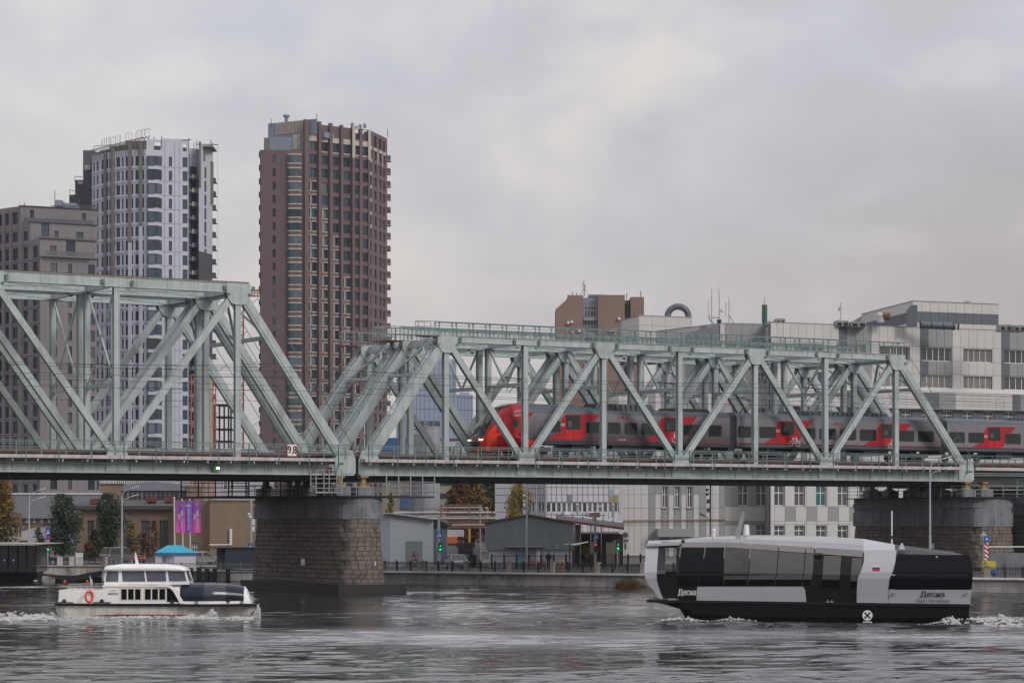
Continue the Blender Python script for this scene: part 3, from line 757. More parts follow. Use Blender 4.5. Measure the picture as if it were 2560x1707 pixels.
# roof equipment
for (p, r, hw, mm) in ((c5(955, 800), c5(1075, 850), .9, m_tdark), (c5(1205, 790), c5(1728, 862), 1.2, m_tdark), (c5(1845, 832), c5(2230, 868), .9, m_soot), (c6(678, 712), c6(895, 765), 1.1, m_tdark), (c6(895, 716), c6(1165, 768), 1.2, m_tdark),
                   (c6(1255, 727), c6(1412, 772), 1.0, m_tdark), (c6(2255, 762), c6(2420, 800), 1.0, m_tdark)):
    (ua, za), (ub_, zc) = p, r; za = min(za, 16.75)
    q = MB(BF); q.loft([[(ua, TC - hw, 15.95), (ua + .3, TC - hw * .85, za), (ub_ - .3, TC - hw * .85, za), (ub_, TC - hw, 15.95)], [(ua, TC + hw, 15.95), (ua + .3, TC + hw * .85, za), (ub_ - .3, TC + hw * .85, za), (ub_, TC + hw, 15.95)]])
    u = ua + .5
    while u < ub_ - .6: q.box(u, u + .12, TC - hw - .04, TC - hw + .1, 16.0, za - .12); u += .55
    part('roof_unit', q, mm, tr)
# pantograph
q = MB(BF); uu = ub(1868, TC)
q.beam((uu - .5, TC - .4, 16.2), (uu + .9, TC - .4, 17.0), .06, .07); q.beam((uu - .5, TC + .4, 16.2), (uu + .9, TC + .4, 17.0), .06, .07); q.beam((uu + .9, TC, 17.0), (uu - .8, TC, 17.5), .07, .07)
q.beam((uu - .8, TC - .8, 17.5), (uu - .8, TC + .8, 17.5), .12, .06)
for v in (-.4, .4): q.tube((uu - .5, TC + v, 15.95), (uu - .5, TC + v, 16.25), .1, 8)
part('pantograph', q, mat('pantograph_paint', (.10, .015, .02), .6), tr)
# nose details
q = MB(BF); q.loft([[(-1.95, TC - .75, 12.35), (-1.95, TC + .75, 12.35), (-1.6, TC + .85, 12.1), (-1.6, TC - .85, 12.1)], [(-1.97, TC - .75, 12.95), (-1.97, TC + .75, 12.95), (-1.55, TC + .85, 13.0), (-1.55, TC - .85, 13.0)]])
q.tube((-2.3, TC, 12.65), (-1.7, TC, 12.65), .18, 8); part('coupler', q, m_black, tr)
q = MB(BF); q.box(-1.98, -1.5, TC - 1.12, TC - .8, 13.02, 13.14); q.box(-1.98, -1.5, TC + .8, TC + 1.12, 13.02, 13.14); part('headlight', q, m_glow_w, tr)
q = MB(BF); q.box(-1.93, -1.6, TC - .6, TC + .6, 13.12, 13.32); part('grey_mask', q, m_tgrey, tr)
q = MB(BF); q.ob((-.75, TC - 1.42, 14.0), (.16, .05, 0), (0, .08, 0), (0, 0, .08)); part('tail_lamp', q, m_glow_r, tr)
# orange skirt on the near side and red shoulder
q = MB(BF)
pts = [c8(20, 975), c8(190, 975), c8(600, 975), c8(690, 870), c8(560, 862), c8(400, 755), c8(215, 800), c8(150, 830)]
oo = [(-1.55, 12.05), (2.7, 12.1), (3.55, 13.05), (2.4, 13.12), (.4, 13.9), (-1.0, 13.55), (-1.5, 13.2)]
vv = [TC - 1.38, TV, TV, TV, TC - 1.74, TC - 1.53, TC - 1.36]
q.prism([(u, v - .02, z) for (u, z), v in zip(oo, vv)], (0, -.012, 0)); part('orange_skirt', q, m_torange, tr)
q = MB(BF); slab(q, [(0.8, 14.0), (1.9, 15.2), (2.9, 15.55), (3.9, 15.6), (3.6, 15.5), (2.6, 15.0), (1.9, 14.0)], .004, .008); 
# markings
q = MB(BF)
u, z = c8(710, 480); lettering(q, 'Ласточка', u + .25, z, .36, TV - .020, sx=.9); u, z = c8(1405, 640)
for k in range(2): q.box(u - .22, u + .22, TV - .022, TV - .018, z - .02 + k * .14, z + .03 + k * .14)
u, z = c6(565, 865)
for k in range(2): q.box(u - .22, u + .22, TV - .022, TV - .018, z - .05 + k * .14, z + k * .14)
u, z = c6(2075, 905)
for k in range(2): q.box(u - .22, u + .22, TV - .022, TV - .018, z - .05 + k * .14, z + k * .14)
u, z = c5(1412, 1112); lettering(q, 'ЭС2Г-001', u, z, .2, TV - .012)
part('white_lettering', q, m_white, tr)
q = MB(BF)
for (u, z) in (c5(1418, 922), c6(1002, 815)): lettering(q, 'РЖД', u, z, .42, TV - .004, sx=1.15, bold=.012)
for (u, z) in (c5(1110, 1086), c6(735, 948)): q.box(u - .14, u + .14, TV - .014, TV - .010, z - .06, z + .06)
part('red_lettering', q, m_tred, tr)
def ring(q, u, z, r, v, w=.045, n=14, a0=0, a1=2 * pi):
    vs_, fs_ = [], []
    for i in range(n + 1):
        t = a0 + (a1 - a0) * i / n
        for rr in (r - w / 2, r + w / 2): vs_.append((u + cos(t) * rr, v, z + sin(t) * rr))
    for i in range(n): fs_.append((2 * i, 2 * i + 1, 2 * i + 3, 2 * i + 2))
    q.add(vs_, fs_)
def ln(q, a, b, v, w=.05):
    a, b = Vector(a), Vector(b); d = (b - a).normalized(); n = Vector((-d.y, d.x)) * w / 2
    q.add([(p.x, v, p.y) for p in (a - n, b - n, b + n, a + n)], [(0, 1, 2, 3)])
def bike(q, u, z, v, s=1.0):
    for du in (-.36, .36): ring(q, u + du * s, z, .22 * s, v)
    A, B, C_, D = (u - .36 * s, z), (u - .16 * s, z + .38 * s), (u + .26 * s, z + .38 * s), (u - .02 * s, z)
    for p, r in ((A, B), (B, C_), (A, D), (D, C_), (D, B), (C_, (u + .36 * s, z)), (C_, (u + .22 * s, z + .5 * s)), ((u + .1 * s, z + .52 * s), (u + .26 * s, z + .5 * s)), ((u - .24 * s, z + .46 * s), (u - .06 * s, z + .46 * s)), (B, (u - .17 * s, z + .46 * s))): ln(q, p, r, v)
q = MB(BF)
u, z = c6(683, 955); bike(q, u, z, TV - .055, 1.15); u, z = c6(1402, 970); bike(q, u, z, TV - .055, 1.15)
u, z = c5(1866, 1110); v = TV - .055
ring(q, u, z, .27, v, a0=pi * .85, a1=pi * 2.1); q.ball((u - .04, v, z + .62), .06, 6, 4); ln(q, (u - .03, z + .5), (u - .03, z + .15), v, .08); ln(q, (u - .03, z + .15), (u + .22, z + .15), v, .07); ln(q, (u + .22, z + .15), (u + .33, z - .15), v, .07); ln(q, (u - .03, z + .35), (u + .17, z + .35), v)
part('white_pictogram', q, m_white, tr)
q = MB(BF)
u0, z0 = c8(970, 850); u1, z1 = c8(970, 485)
slab(q, [(u0 - .03, ZB + .1), (u0, ZB + .1), (u0, z1), (u0 - .03, z1)], .003, .006)
part('side_door_joint', q, m_tdark, tr)
# ================================================================= river
def water_mat():
    m = bpy.data.materials.new('river_water'); m.use_nodes = True; t = m.node_tree; b = t.nodes['Principled BSDF']
    b.inputs['Base Color'].default_value = (.020, .021, .019, 1); b.inputs['Roughness'].default_value = .03; b.inputs['IOR'].default_value = 1.33
    b.inputs['Specular IOR Level'].default_value = .5
    g = N(t, 'ShaderNodeNewGeometry')
    def nz(s_, st, det, rg=.55):
        mp = N(t, 'ShaderNodeMapping'); mp.inputs['Scale'].default_value = st; t.links.new(g.outputs['Position'], mp.inputs[0])
        n = N(t, 'ShaderNodeTexNoise'); n.inputs['Scale'].default_value = s_; n.inputs['Detail'].default_value = det; n.inputs['Roughness'].default_value = rg; t.links.new(mp.outputs[0], n.inputs[0]); return n.outputs[0]
    h = mth(t, 'ADD', mth(t, 'MULTIPLY', nz(1.7, (1, .7, 1), 3), .06), mth(t, 'MULTIPLY', nz(5.0, (1, .7, 1), 3), .012))
    at = N(t, 'ShaderNodeAttribute', attribute_name='ripple'); rp = at.outputs['Fac']
    t.links.new(mth(t, 'ADD', mth(t, 'MULTIPLY', rp, .12), .03), b.inputs['Roughness'])
    aw = N(t, 'ShaderNodeAttribute', attribute_name='sky_sheen')     # paler base colour stands in for sky reflected by the ruffled bands
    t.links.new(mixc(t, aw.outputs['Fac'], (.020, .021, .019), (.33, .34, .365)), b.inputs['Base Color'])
    amp = mth(t, 'ADD', mth(t, 'MULTIPLY', nz(.06, (1, 2.5, 1), 2), .36), mth(t, 'MULTIPLY', rp, 1.0))
    bp = N(t, 'ShaderNodeBump'); bp.inputs['Strength'].default_value = 1.0; bp.inputs['Distance'].default_value = 1.0
    t.links.new(mth(t, 'MULTIPLY', h, amp), bp.inputs['Height']); t.links.new(bp.outputs[0], b.inputs['Normal'])
    return m
m_water = water_mat()
rng = np.random.default_rng(5)
Y0_, Y1_ = 78.0, 268.0
rows_ = [Y0_]
while rows_[-1] < Y1_: rows_.append(rows_[-1] * 1.0023)
rows_ = np.array(rows_); nc = 430; s_ = np.linspace(-1, 1, nc)
YY = np.repeat(rows_[:, None], nc, 1); XX = s_[None, :] * (YY * .27 + 5)
dx_ = (rows_ * .54 + 10) / nc; dy_ = rows_ * .0023
hh_ = np.zeros_like(YY)
def lownoise(X, Y, L, seed, k=7):
    r = np.random.default_rng(seed); o = 0
    for i in range(k):
        a = r.uniform(0, 2 * pi); w = L * r.uniform(.6, 1.6); o = o + np.sin((X * cos(a) + Y * sin(a) * 2.2) * 2 * pi / w + r.uniform(0, 6.3))
    return o / sqrt(k / 2)
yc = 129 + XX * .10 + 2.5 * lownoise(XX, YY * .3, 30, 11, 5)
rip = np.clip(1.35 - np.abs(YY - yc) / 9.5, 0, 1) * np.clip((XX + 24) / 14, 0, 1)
sheen = rip * np.clip(.78 + .2 * lownoise(XX, YY, 9, 31), .3, 1); sheen = np.maximum(sheen, .6 * np.exp(-((YY - 150) / 7) ** 2) * np.clip((-XX - 10) / 10, 0, 1)); sheen = np.maximum(sheen, .6 * np.exp(-((YY - 168) / 16) ** 2) * np.clip((XX + 12) / 8, 0, 1) * np.clip((26 - XX) / 10, 0, 1))
rip = np.maximum(rip, np.clip(.18 + .35 * lownoise(XX, YY, 24, 21), 0, .6) * np.clip((YY - 138) / 12, 0, 1))
ampm = np.clip(.80 + .25 * lownoise(XX, YY, 38, 3), .3, 1.5) * (1 + .2 * rip)
for i in range(96):
    L = .55 * (4.0 / .55) ** rng.uniform() ** 1.8; a = rng.normal(pi / 2 + .05, .26)
    st = .020 * (1 if L < 2.0 else .5); A = st * L / (2 * pi)
    ph = rng.uniform(0, 6.3); w = np.clip((L / np.maximum(dx_, dy_) - 2.2) / 1.8, 0, 1)[:, None]
    wv = np.sin((XX * cos(a) + YY * sin(a)) * 2 * pi / L + ph + .8 * np.sin(XX * .13 + i) + .6 * np.sin(YY * .17 + 2 * i))
    hh_ += A * w * ampm * (wv + .35 * wv * wv)
for i in range(30):
    L = 1.7 * (5.5 / 1.7) ** rng.uniform(); a = rng.normal(pi / 2 + .04, .30); ph = rng.uniform(0, 6.3)
    w_ = np.clip((L / np.maximum(dx_, dy_) - 2.2) / 1.8, 0, 1)[:, None] * (1 - .9 * rip) * np.clip(1.5 - (YY - 96) / 60, .35, 1)
    wv = np.sin((XX * cos(a) + YY * sin(a)) * 2 * pi / L + ph + .9 * np.sin(XX * .21 + 1.7 * i) + .5 * np.sin(XX * .55 + i)); hh_ += .008 * L / (2 * pi) * w_ * (wv + .3 * wv * wv)
def bump_line(x0, y0, x1, y1, amp, wid, lam, ph=0, fade=8):
    """a divergent wake ridge train beside a boat"""
    d = np.array([x1 - x0, y1 - y0]); L = np.hypot(*d); d = d / L; n = np.array([-d[1], d[0]])
    t = (XX - x0) * d[0] + (YY - y0) * d[1]; q = (XX - x0) * n[0] + (YY - y0) * n[1]
    e = np.exp(-(q / wid) ** 2) * np.clip(t / 2, 0, 1) * np.clip((L - t) / fade, 0, 1)
    return amp * e * np.cos(q * 2 * pi / lam + ph)
# bow and stern waves of the two boats
hh_ += bump_line(8, 146.2, 15, 143.5, .28, .8, 2.0) + bump_line(7, 146, 30, 141.5, .16, 1.3, 2.6) + bump_line(9, 147.5, 22, 138, .12, 1.0, 2.2) + bump_line(24, 145.8, 48, 141, .32, 2.4, 3.6)
hh_ += bump_line(-15.5, 155.0, -45, 150, .11, 1.6, 2.3) + bump_line(-28, 156, -50, 163, .10, 1.5, 2.6) + bump_line(-15.5, 154.5, -34, 148, .10, 1.1, 2.2)
hh_ += bump_line(-36, 230, -62, 219, .10, 1.5, 3)
vsx = np.stack([XX, YY, hh_], -1).reshape(-1, 3)
nr = len(rows_)
idx = (np.arange(nr - 1)[:, None] * nc + np.arange(nc - 1)[None, :]).reshape(-1)
quads = np.stack([idx, idx + 1, idx + nc + 1, idx + nc], -1)
me = bpy.data.meshes.new('river')
def wz(x, y):
    j = min(nr - 1, max(0, int(round(math.log(y / Y0_) / math.log(1.0023))))); i = min(nc - 1, max(0, int(round((x / (rows_[j] * .27 + 5) + 1) / 2 * (nc - 1))))); return float(hh_[j, i])
# flat continuation of the river round the waves
xa, xb = -Y0_ * .27 - 5, Y0_ * .27 + 5; xc, xd = -Y1_ * .27 - 5, Y1_ * .27 + 5
nv = len(vsx); zf = -.02
ext = np.array([(-400, -60, zf), (400, -60, zf), (400, Y0_, zf), (-400, Y0_, zf), (xa + .5, Y0_, zf), (xb - .5, Y0_, zf), (xd - .5, Y1_, zf), (400, Y1_, zf), (-400, Y1_, zf), (xc + .5, Y1_, zf), (-400, 300, zf), (400, 300, zf)])
allv = np.concatenate([vsx, ext]); q_ = lambda *a: [nv + i for i in a]
me.vertices.add(len(allv)); me.vertices.foreach_set('co', allv.astype(np.float32).ravel())
fl = quads.tolist() + [q_(0, 1, 2, 3), q_(5, 2, 7, 6), q_(3, 4, 9, 8), q_(8, 7, 11, 10)]
me.loops.add(len(fl) * 4); me.loops.foreach_set('vertex_index', np.array(fl).ravel())
me.polygons.add(len(fl)); me.polygons.foreach_set('loop_start', np.arange(0, len(fl) * 4, 4)); me.polygons.foreach_set('loop_total', np.full(len(fl), 4))
me.polygons.foreach_set('use_smooth', np.ones(len(fl), bool)); me.materials.append(m_water); me.update(calc_edges=True); me.validate()
ra = me.attributes.new('ripple', 'FLOAT', 'POINT'); ra.data.foreach_set('value', np.concatenate([rip.ravel(), np.full(len(ext), .4)]).astype(np.float32))
ra = me.attributes.new('sky_sheen', 'FLOAT', 'POINT'); ra.data.foreach_set('value', np.concatenate([sheen.ravel(), np.zeros(len(ext))]).astype(np.float32))
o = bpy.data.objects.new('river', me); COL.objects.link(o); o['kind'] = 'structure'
q = MB(); q.poly([(-2500, -60, -3), (2500, -60, -3), (2500, 300, -3), (-2500, 300, -3)]); struct('river_bed', q, m_dark)
# foam
m_foam = mat('foam', (.62, .62, .62), .8, var=.35, sc_=3, alpha=.5)
def foam(x0, y0, x1, y1, n, wid, zs, seed, size=.16, taper=1.0, lift=.04, patch=.6):
    r = random.Random(seed); q = MB(); ph = [r.uniform(0, 6.3) for _ in range(4)]
    for i in range(n):
        t = r.random() ** taper; w = wid * (.35 + .65 * t); g = r.gauss(0, .5); e = g * w
        x = x0 + (x1 - x0) * t; dn = sin(x * 1.9 + ph[0]) * .5 + sin(x * 4.3 + ph[1] + e * 3) * .35 + sin(x * 9.1 + e * 5 + ph[2]) * .3
        if dn < patch * 1.6 * r.random() - patch * 1.3 + abs(g) * .2: continue
        y = y0 + (y1 - y0) * t + e + .12 * sin(x * 2.3 + ph[3])
        s1 = size * r.uniform(.25, 1.5); s2 = s1 * r.uniform(.2, .7); z = zs * max(0, dn) * r.random() ** 2 * (1 - t * .5) + lift + wz(x, y)
        a = r.uniform(-.5, .5); h = s2 * r.uniform(.15, .6); cx, sx = cos(a), sin(a)
        ring_ = [(x + cx * p * s1 - sx * o_ * s2, y + sx * p * s1 + cx * o_ * s2, z - .10) for p, o_ in ((-1, 0), (-.3, -1), (.7, -.8), (1, .2), (.2, 1), (-.8, .7))]
        q.add(ring_ + [(x + s1 * .2, y, z + h)], [(k, (k + 1) % 6, 6) for k in range(6)])
    return struct('foam', q, m_foam, 'stuff', smooth=True)
foam(-15.9, 154.2, -28.5, 153.4, 3400, 2.2, .10, 1, .11)
foam(-15.6, 155.3, -21.5, 154.9, 3600, .5, .8, 2, .07, lift=.04, patch=1.0)
foam(-27.2, 155.0, -46, 152, 5200, 12, .10, 3, .2)
foam(-28, 153.6, -40, 151.2, 700, .8, .1, 13, .12)
foam(11, 145.6, 28, 145.9, 1500, .8, .08, 5, .07)
foam(25.0, 145.3, 42, 142.5, 5200, 5.5, .45, 6, .13, taper=.9)
foam(8.2, 146.2, 14.0, 145.2, 1500, 1.0, .3, 7, .08)
foam(26.5, 142.5, 30.5, 141.6, 160, .4, .1, 8, .12)
# ================================================================= boats
def solve_u(fr, x, v=0.0):
    k = (x - 1280) / FP
    return (k * (fr.o[1] + v * fr.c) - fr.o[0] + v * fr.s) / (fr.c - k * fr.s)
def solve_z(fr, x, y, v=0.0):
    u = solve_u(fr, x, v); return ZW(y, fr.o[1] + u * fr.s + v * fr.c)
m_bwhite = mat('boat_silver_white', (.42, .42, .455), .35, var=.06, sc_=.8, coat=.2, streak=.05)
m_bwhite2 = mat('boat_white_gelcoat', (.80, .79, .78), .35, var=.06, coat=.3, streak=.08)
m_hullw = mat('boat_hull_white', (.62, .60, .55), .5, var=.12, streak=.35, fine=.05)
m_hullb = mat('boat_hull_black', (.006, .0065, .008), .5, var=.3, sc_=.8, spec=.18)
m_bdark = mat('boat_dark_panel', (.012, .0125, .015), .4, var=.1, spec=.2)
m_bglass = mat('boat_glass_dark', (.004, .005, .006), .08, var=.2, spec=.14)
m_bglass2 = mat('boat_glass_sky_tint', (.085, .08, .08), .12, var=.2, sc_=.5, spec=.45)  # grey base tint stands for sky reflected in the panes
m_bglass3 = mat('boat_glass_tree_tint', (.06, .06, .062), .1, var=.5, sc_=1.2, spec=.3)  # patchy tint stands for a tree reflected in one pane
m_frost = mat('boat_glass_roof_edge', (.20, .185, .185), .22, var=.1, met=.3)
m_boot = mat('boat_boot_red', (.22, .02, .02), .6, var=.2)
m_orange = mat('life_ring_orange', (.62, .08, .03), .6, var=.15)
m_canopy2 = mat('canopy_glass_lighter', (.030, .034, .048), .18, var=.2, sc_=.5)
m_wglass = mat('wheelhouse_glass', (.13, .16, .21), .05, var=.1, alpha=.42)
m_canopy = mat('canopy_glass', (.018, .022, .034), .16, var=.25, sc_=.5, spec=.22)
m_purple = mat('route_screen', (.05, .02, .2), .4, emit=((.12, .05, .6), .5))
m_fr = mat('flag_red', (.55, .03, .03), .7, var=.05); m_fb = mat('flag_blue', (.03, .06, .38), .7, var=.05)
# ---------------- black and silver electric boat
L0 = YA(1617, 1500, 150.0)
F2 = Frame((L0[0], L0[1], 0), -radians(8))
B2 = thing('passenger_boat', 'long black and silver glazed passenger boat lettered Десна, moving left', 'boat', F2(9.7, 3, 0))
K2Y = 415
def b2(a, b, v=0.0):
    x, y = 1600 + a / 2.673, 1280 + b / 2.673
    return solve_u(F2, x, v), solve_z(F2, x, y, v)
ZK = b2(1000, K2Y)[1]
def dv2(z, zd=1.25, zr=4.1):
    if z < zd: return .0
    if z < ZK: return -.26 * (z - zd) / (ZK - zd)
    t = (z - ZK) / (zr - ZK); return -.26 + .42 * t + .10 * t * t * t
def patch(rows, off, th=.02, fr=F2, mp=b2, dv=dv2, side=1):
    """rows of (xL, xR, y) crop pixels, top to bottom; a thin shell that follows the side of the boat"""
    out = []
    for r0, r1 in zip(rows, rows[1:]):
        n = max(1, int((r1[2] - r0[2]) / 45))
        for i in range(n): t = i / n; out.append(tuple(a + (b - a) * t for a, b in zip(r0, r1)))
    out.append(rows[-1])
    q = MB(fr); A = []; 
    for (xl, xr, y) in out:
        n = 4
        ul, zl = mp(xl, y); ur, zr_ = mp(xr, y)
        A.append([(ul + (ur - ul) * i / n, zl + (zr_ - zl) * i / n) for i in range(n + 1)])
    f = lambda u, z, o_: (u, (dv(z) - o_) if side == 1 else (6.0 - dv(z) + o_), z)
    m_, k_ = len(A), len(A[0]); vs_ = [f(u, z, off + th) for r in A for u, z in r] + [f(u, z, off) for r in A for u, z in r]
    fs = []; B = m_ * k_
    for j in range(m_ - 1):
        for i in range(k_ - 1):
            a = j * k_ + i; fs.append((a, a + k_, a + k_ + 1, a + 1)); fs.append((B + a, B + a + 1, B + a + k_ + 1, B + a + k_))
    for j in range(m_ - 1):
        for i in (0, k_ - 1): a = j * k_ + i; fs.append((a, a + k_, B + a + k_, B + a))
    for i in range(k_ - 1):
        for j in (0, m_ - 1): a = j * k_ + i; fs.append((a, a + 1, B + a + 1, B + a))
    q.add(vs_, fs); return q
# hull
q = MB(F2); rings = []
for (a, b, inset, zb_, bot) in ((60, 590, .5, 1.12, 2.4), (150, 590, .15, 1.0, 1.6), (255, 590, 0, .75, 1.1), (345, 590, 0, -.5, .7), (600, 596, 0, -.7, .5), (1650, 610, 0, -.7, .5), (2130, 618, 0, -.7, .5), (2200, 619, .1, -.4, .7)):
    u, z = b2(a, b)
    rings.append([(u, inset, z), (u, inset + .05, (z + zb_) * .5 + .1), (u, bot, zb_), (u, 6 - bot, zb_), (u, 5.95 - inset, (z + zb_) * .5 + .1), (u, 6 - inset, z)])
q.loft(rings); part('hull', q, m_hullb, B2)
q = MB(F2); us, z0 = b2(45, 590); ue, z1 = b2(2208, 620)
q.prism([(us, -.1, z0 - .10), (ue, -.1, z1 - .10), (ue, 6.1, z1 - .10), (us, 6.1, z0 - .10)], (0, 0, .16)); part('rub_rail', q, m_bdark, B2)
# core body behind the panels
def roofedge(a):
    P = [(40, 205), (140, 197), (270, 197), (590, 197), (1090, 226), (1490, 252), (1710, 274), (2160, 288), (2205, 300), (2225, 330)]
    for (x0, y0), (x1, y1) in zip(P, P[1:]):
        if a <= x1: return y0 + (y1 - y0) * max(0, a - x0) / (x1 - x0)
    return P[-1][1]
def roofmid(a):
    P = [(40, 205), (150, 190), (330, 168), (500, 150), (900, 152), (1300, 162), (1500, 178), (1700, 214), (2150, 270), (2225, 320)]
    for (x0, y0), (x1, y1) in zip(P, P[1:]):
        if a <= x1: return y0 + (y1 - y0) * max(0, a - x0) / (x1 - x0)
    return P[-1][1]
def deckz(a): return b2(a, 580 + .0185 * (a - 45))[1]
def sect(a, drop=0.0, ins=0.0):
    u = b2(a, 400)[0]; zd = deckz(a); ze = b2(a, roofedge(a))[1] - drop; zm = b2(a, roofmid(a), 3.0)[1] - drop * .5
    zm = max(zm, ze + .03); r = []
    for z in (zd, (zd + ZK) / 2, ZK, ZK + (ze - ZK) * .5, ze - .12): r.append((u, dv2(z) + ins, z))
    r.append((u, dv2(ze) + .22 + ins, ze))
    for t in (.3, .65): r.append((u, 3.0 * t + .3 + ins, ze + (zm - ze) * sin(t * pi / 2)))
    r.append((u, 3.0, zm))
    return r + [(p[0], 6.0 - p[1], p[2]) for p in r[-2::-1]]
q = MB(F2); q.loft([sect(a) for a in (258, 420, 640, 900, 1200, 1495)]); part('cabin_body', q, [m_bdark, mat('roof_glass', (.30, .30, .32), .12, met=.3, var=.1)], B2, smooth=False)
bo = COL.objects['cabin_body']; g_ = org(B2)
bo.data.polygons.foreach_set('material_index', [1 if p.center[2] + g_[2] > 3.9 and abs(p.normal[2]) > .5 else 0 for p in bo.data.polygons])
q = MB(F2); q.loft([sect(a) for a in (1495, 1600, 1705)]); part('roof_wing', q, m_bwhite, B2)
q = MB(F2); q.loft([sect(a) for a in (1705, 1900, 2100, 2180)] + [sect(2212, .1, .1)]); part('stern_body', q, [m_bdark, m_bwhite], B2, smooth=False)
bo = COL.objects['stern_body']
bo.data.polygons.foreach_set('material_index', [1 if p.normal[2] > .6 else 0 for p in bo.data.polygons])
# bow: open frame that can be seen through
for sd_ in (1, -1):
    q = patch([(36, 250, 198), (33, 250, 236)], -.03, .08, side=sd_); part('bow_lintel', q, m_bdark, B2)
    q = patch([(115, 258, 410), (116, 258, 490), (150, 258, 572)], -.03, .04, side=sd_); part('bow_side_panel', q, m_bdark, B2)
    q = patch([(243, 262, 236), (240, 262, 415)], -.03, .05, side=sd_); part('bow_post', q, m_bdark, B2)
    q = patch([(52, 150, 190), (38, 128, 215), (35, 120, 240), (33, 114, 400), (38, 112, 440), (64, 122, 485), (100, 138, 535), (128, 156, 578)], .0, .10, side=sd_); part('bow_frame', q, m_bwhite, B2)
q = MB(F2); a0, a1 = b2(40, 205), b2(262, 198); zt_ = b2(150, 193, 3)[1]
q.loft([[(a0[0], .2, a0[1] - .05), (a0[0], 3, zt_ - .02), (a0[0], 5.8, a0[1] - .05), (a0[0], 5.8, a0[1] - .2), (a0[0], .2, a0[1] - .2)], [(a1[0], .2, a1[1] - .02), (a1[0], 3, b2(262, 178, 3)[1]), (a1[0], 5.8, a1[1] - .02), (a1[0], 5.8, a1[1] - .2), (a1[0], .2, a1[1] - .2)]])
part('bow_roof', q, m_bwhite, B2)
q = MB(F2); u, z = b2(180, 445); q.box(u - .42, u + .38, -.10, -.02, z - .28, z + .25)
sq = part('route_display', q, m_black, B2)
q = MB(F2); q.box(u - .04, u + .22, -.12, -.105, z - .16, z + .14); part('screen', q, m_purple, sq)
q = MB(F2); lettering(q, '2', u + .09, z, .26, -.125, sx=.9); part('figure', q, mat('screen_text', (.5, .4, .9), .5, emit=((.5, .4, 1), .6)), sq)
# glazing
tops = [268, 433, 563, 735, 925, 1105, 1165]; bts = [250, 395, 555, 720, 905, 1085, 1150]
gm = [m_bglass, m_bglass, m_bglass3, m_bglass2, m_bglass2, m_bglass2]
yl = lambda a: 236 + max(0, a - 590) * .072
mp2 = lambda a, b: b2(a, b + (yl(a) - 236) * max(0, 1 - (b - 238) / 208))
mp3 = lambda a, b: b2(a, roofedge(a) + 3 + (b - 198) / 35 * (yl(a) - roofedge(a) - 5))
for i in range(6):
    q = patch([(tops[i] + 3, tops[i + 1] - 3, 238), ((tops[i] + bts[i]) / 2 + 3, (tops[i + 1] + bts[i + 1]) / 2 - 3, 400), (bts[i] + 3, bts[i + 1] - 3, 446), (bts[i] + 2, bts[i + 1] - 3, 492)], .01, mp=mp2); g1 = part('side_window', q, gm[i], B2)
    if i > 1:
        q = patch([(bts[i] + 5, bts[i + 1] - 5, 448), (bts[i] + 4, bts[i + 1] - 5, 490)], .032, .004); part('window_lower_pane', q, m_bglass, g1)
    q = patch([(tops[i] + 4, tops[i + 1] - 1, 198), (tops[i] + 3, tops[i + 1] - 3, 233)], .008, mp=mp3); part('roof_edge_glass', q, m_frost, B2)
q = patch([(1175, 1492, 198), (1168, 1485, 233)], .008, mp=mp3); part('roof_edge_panel', q, m_frost, B2)
for (a, b, c, d, e) in ((1228, 1345, 290, 448, 1), (1418, 1488, 305, 458, 1)):
    q = patch([(a, b, c), (a - 8, b - 8, 415), (a - 12, b - 12, d)], .012); d_ = part('door', q, m_bglass2, B2)
    q = patch([(a - 12, b - 12, d + 3), (a - 14, b - 16, 505)], .012); part('door_lower_glass', q, m_bglass, d_)
q = MB(F2); q.path([(b2(1478, 470)[0], -.34, b2(1478, 520)[1]), (b2(1478, 470)[0], -.34, b2(1478, 560)[1])], .02, 5); part('door_handle', q, m_galv, B2)
q = patch([(386, 1090, 496), (380, 1104, 520), (378, 1112, 598)], .03); part('lower_side_panel', q, m_bwhite, B2, label='silver side panel with rounded corners')
q = patch([(1502, 1715, 252), (1496, 1706, 330), (1474, 1686, 400), (1455, 1668, 440), (1449, 1656, 515), (1448, 1658, 611)], .03, .05); part('side_wing', q, m_bwhite, B2)
q = patch([(1722, 2198, 284), (1716, 2212, 310), (1690, 2222, 395), (1668, 2222, 440), (1660, 2216, 512)], .012, .03); part('stern_window', q, m_bglass, B2)
q = patch([(1660, 2216, 517), (1661, 2205, 618)], .012, .03); part('stern_band', q, m_bwhite, B2)
q = MB(F2)
u, z = b2(1955, 547); lettering(q, 'Десна', u, z, .46, dv2(z) - .10, bold=.01); u, z = b2(1955, 591); lettering(q, 'Санкт-Петербург', u, z, .25, dv2(z) - .12); part('black_lettering', q, m_black, B2)
q = MB(F2); u, z = b2(316, 535); lettering(q, 'Десна', u, z, .50, dv2(z) - .10, sx=.7, bold=.01); part('white_lettering', q, m_white, B2)
u, z = b2(1578, 373); w_, h_ = .21, .12
fo = None
for k, mm in enumerate((m_white, m_fb, m_fr)):
    q = MB(F2); z_ = z + h_ - k * h_
    q.add([(u - w_ + .02 * k * 0, dv2(z_) - .10, z_ - h_ / 2), (u + w_, dv2(z_) - .10, z_ - h_ / 2), (u + w_, dv2(z_) - .10, z_ + h_ / 2), (u - w_, dv2(z_) - .10, z_ + h_ / 2)], [(0, 1, 2, 3)]); 
    if fo is None: fo = part('flag_mark', q, mm, B2)
    else: part('stripe', q, mm, fo)
q = MB(F2); u, z = b2(1520, 688)
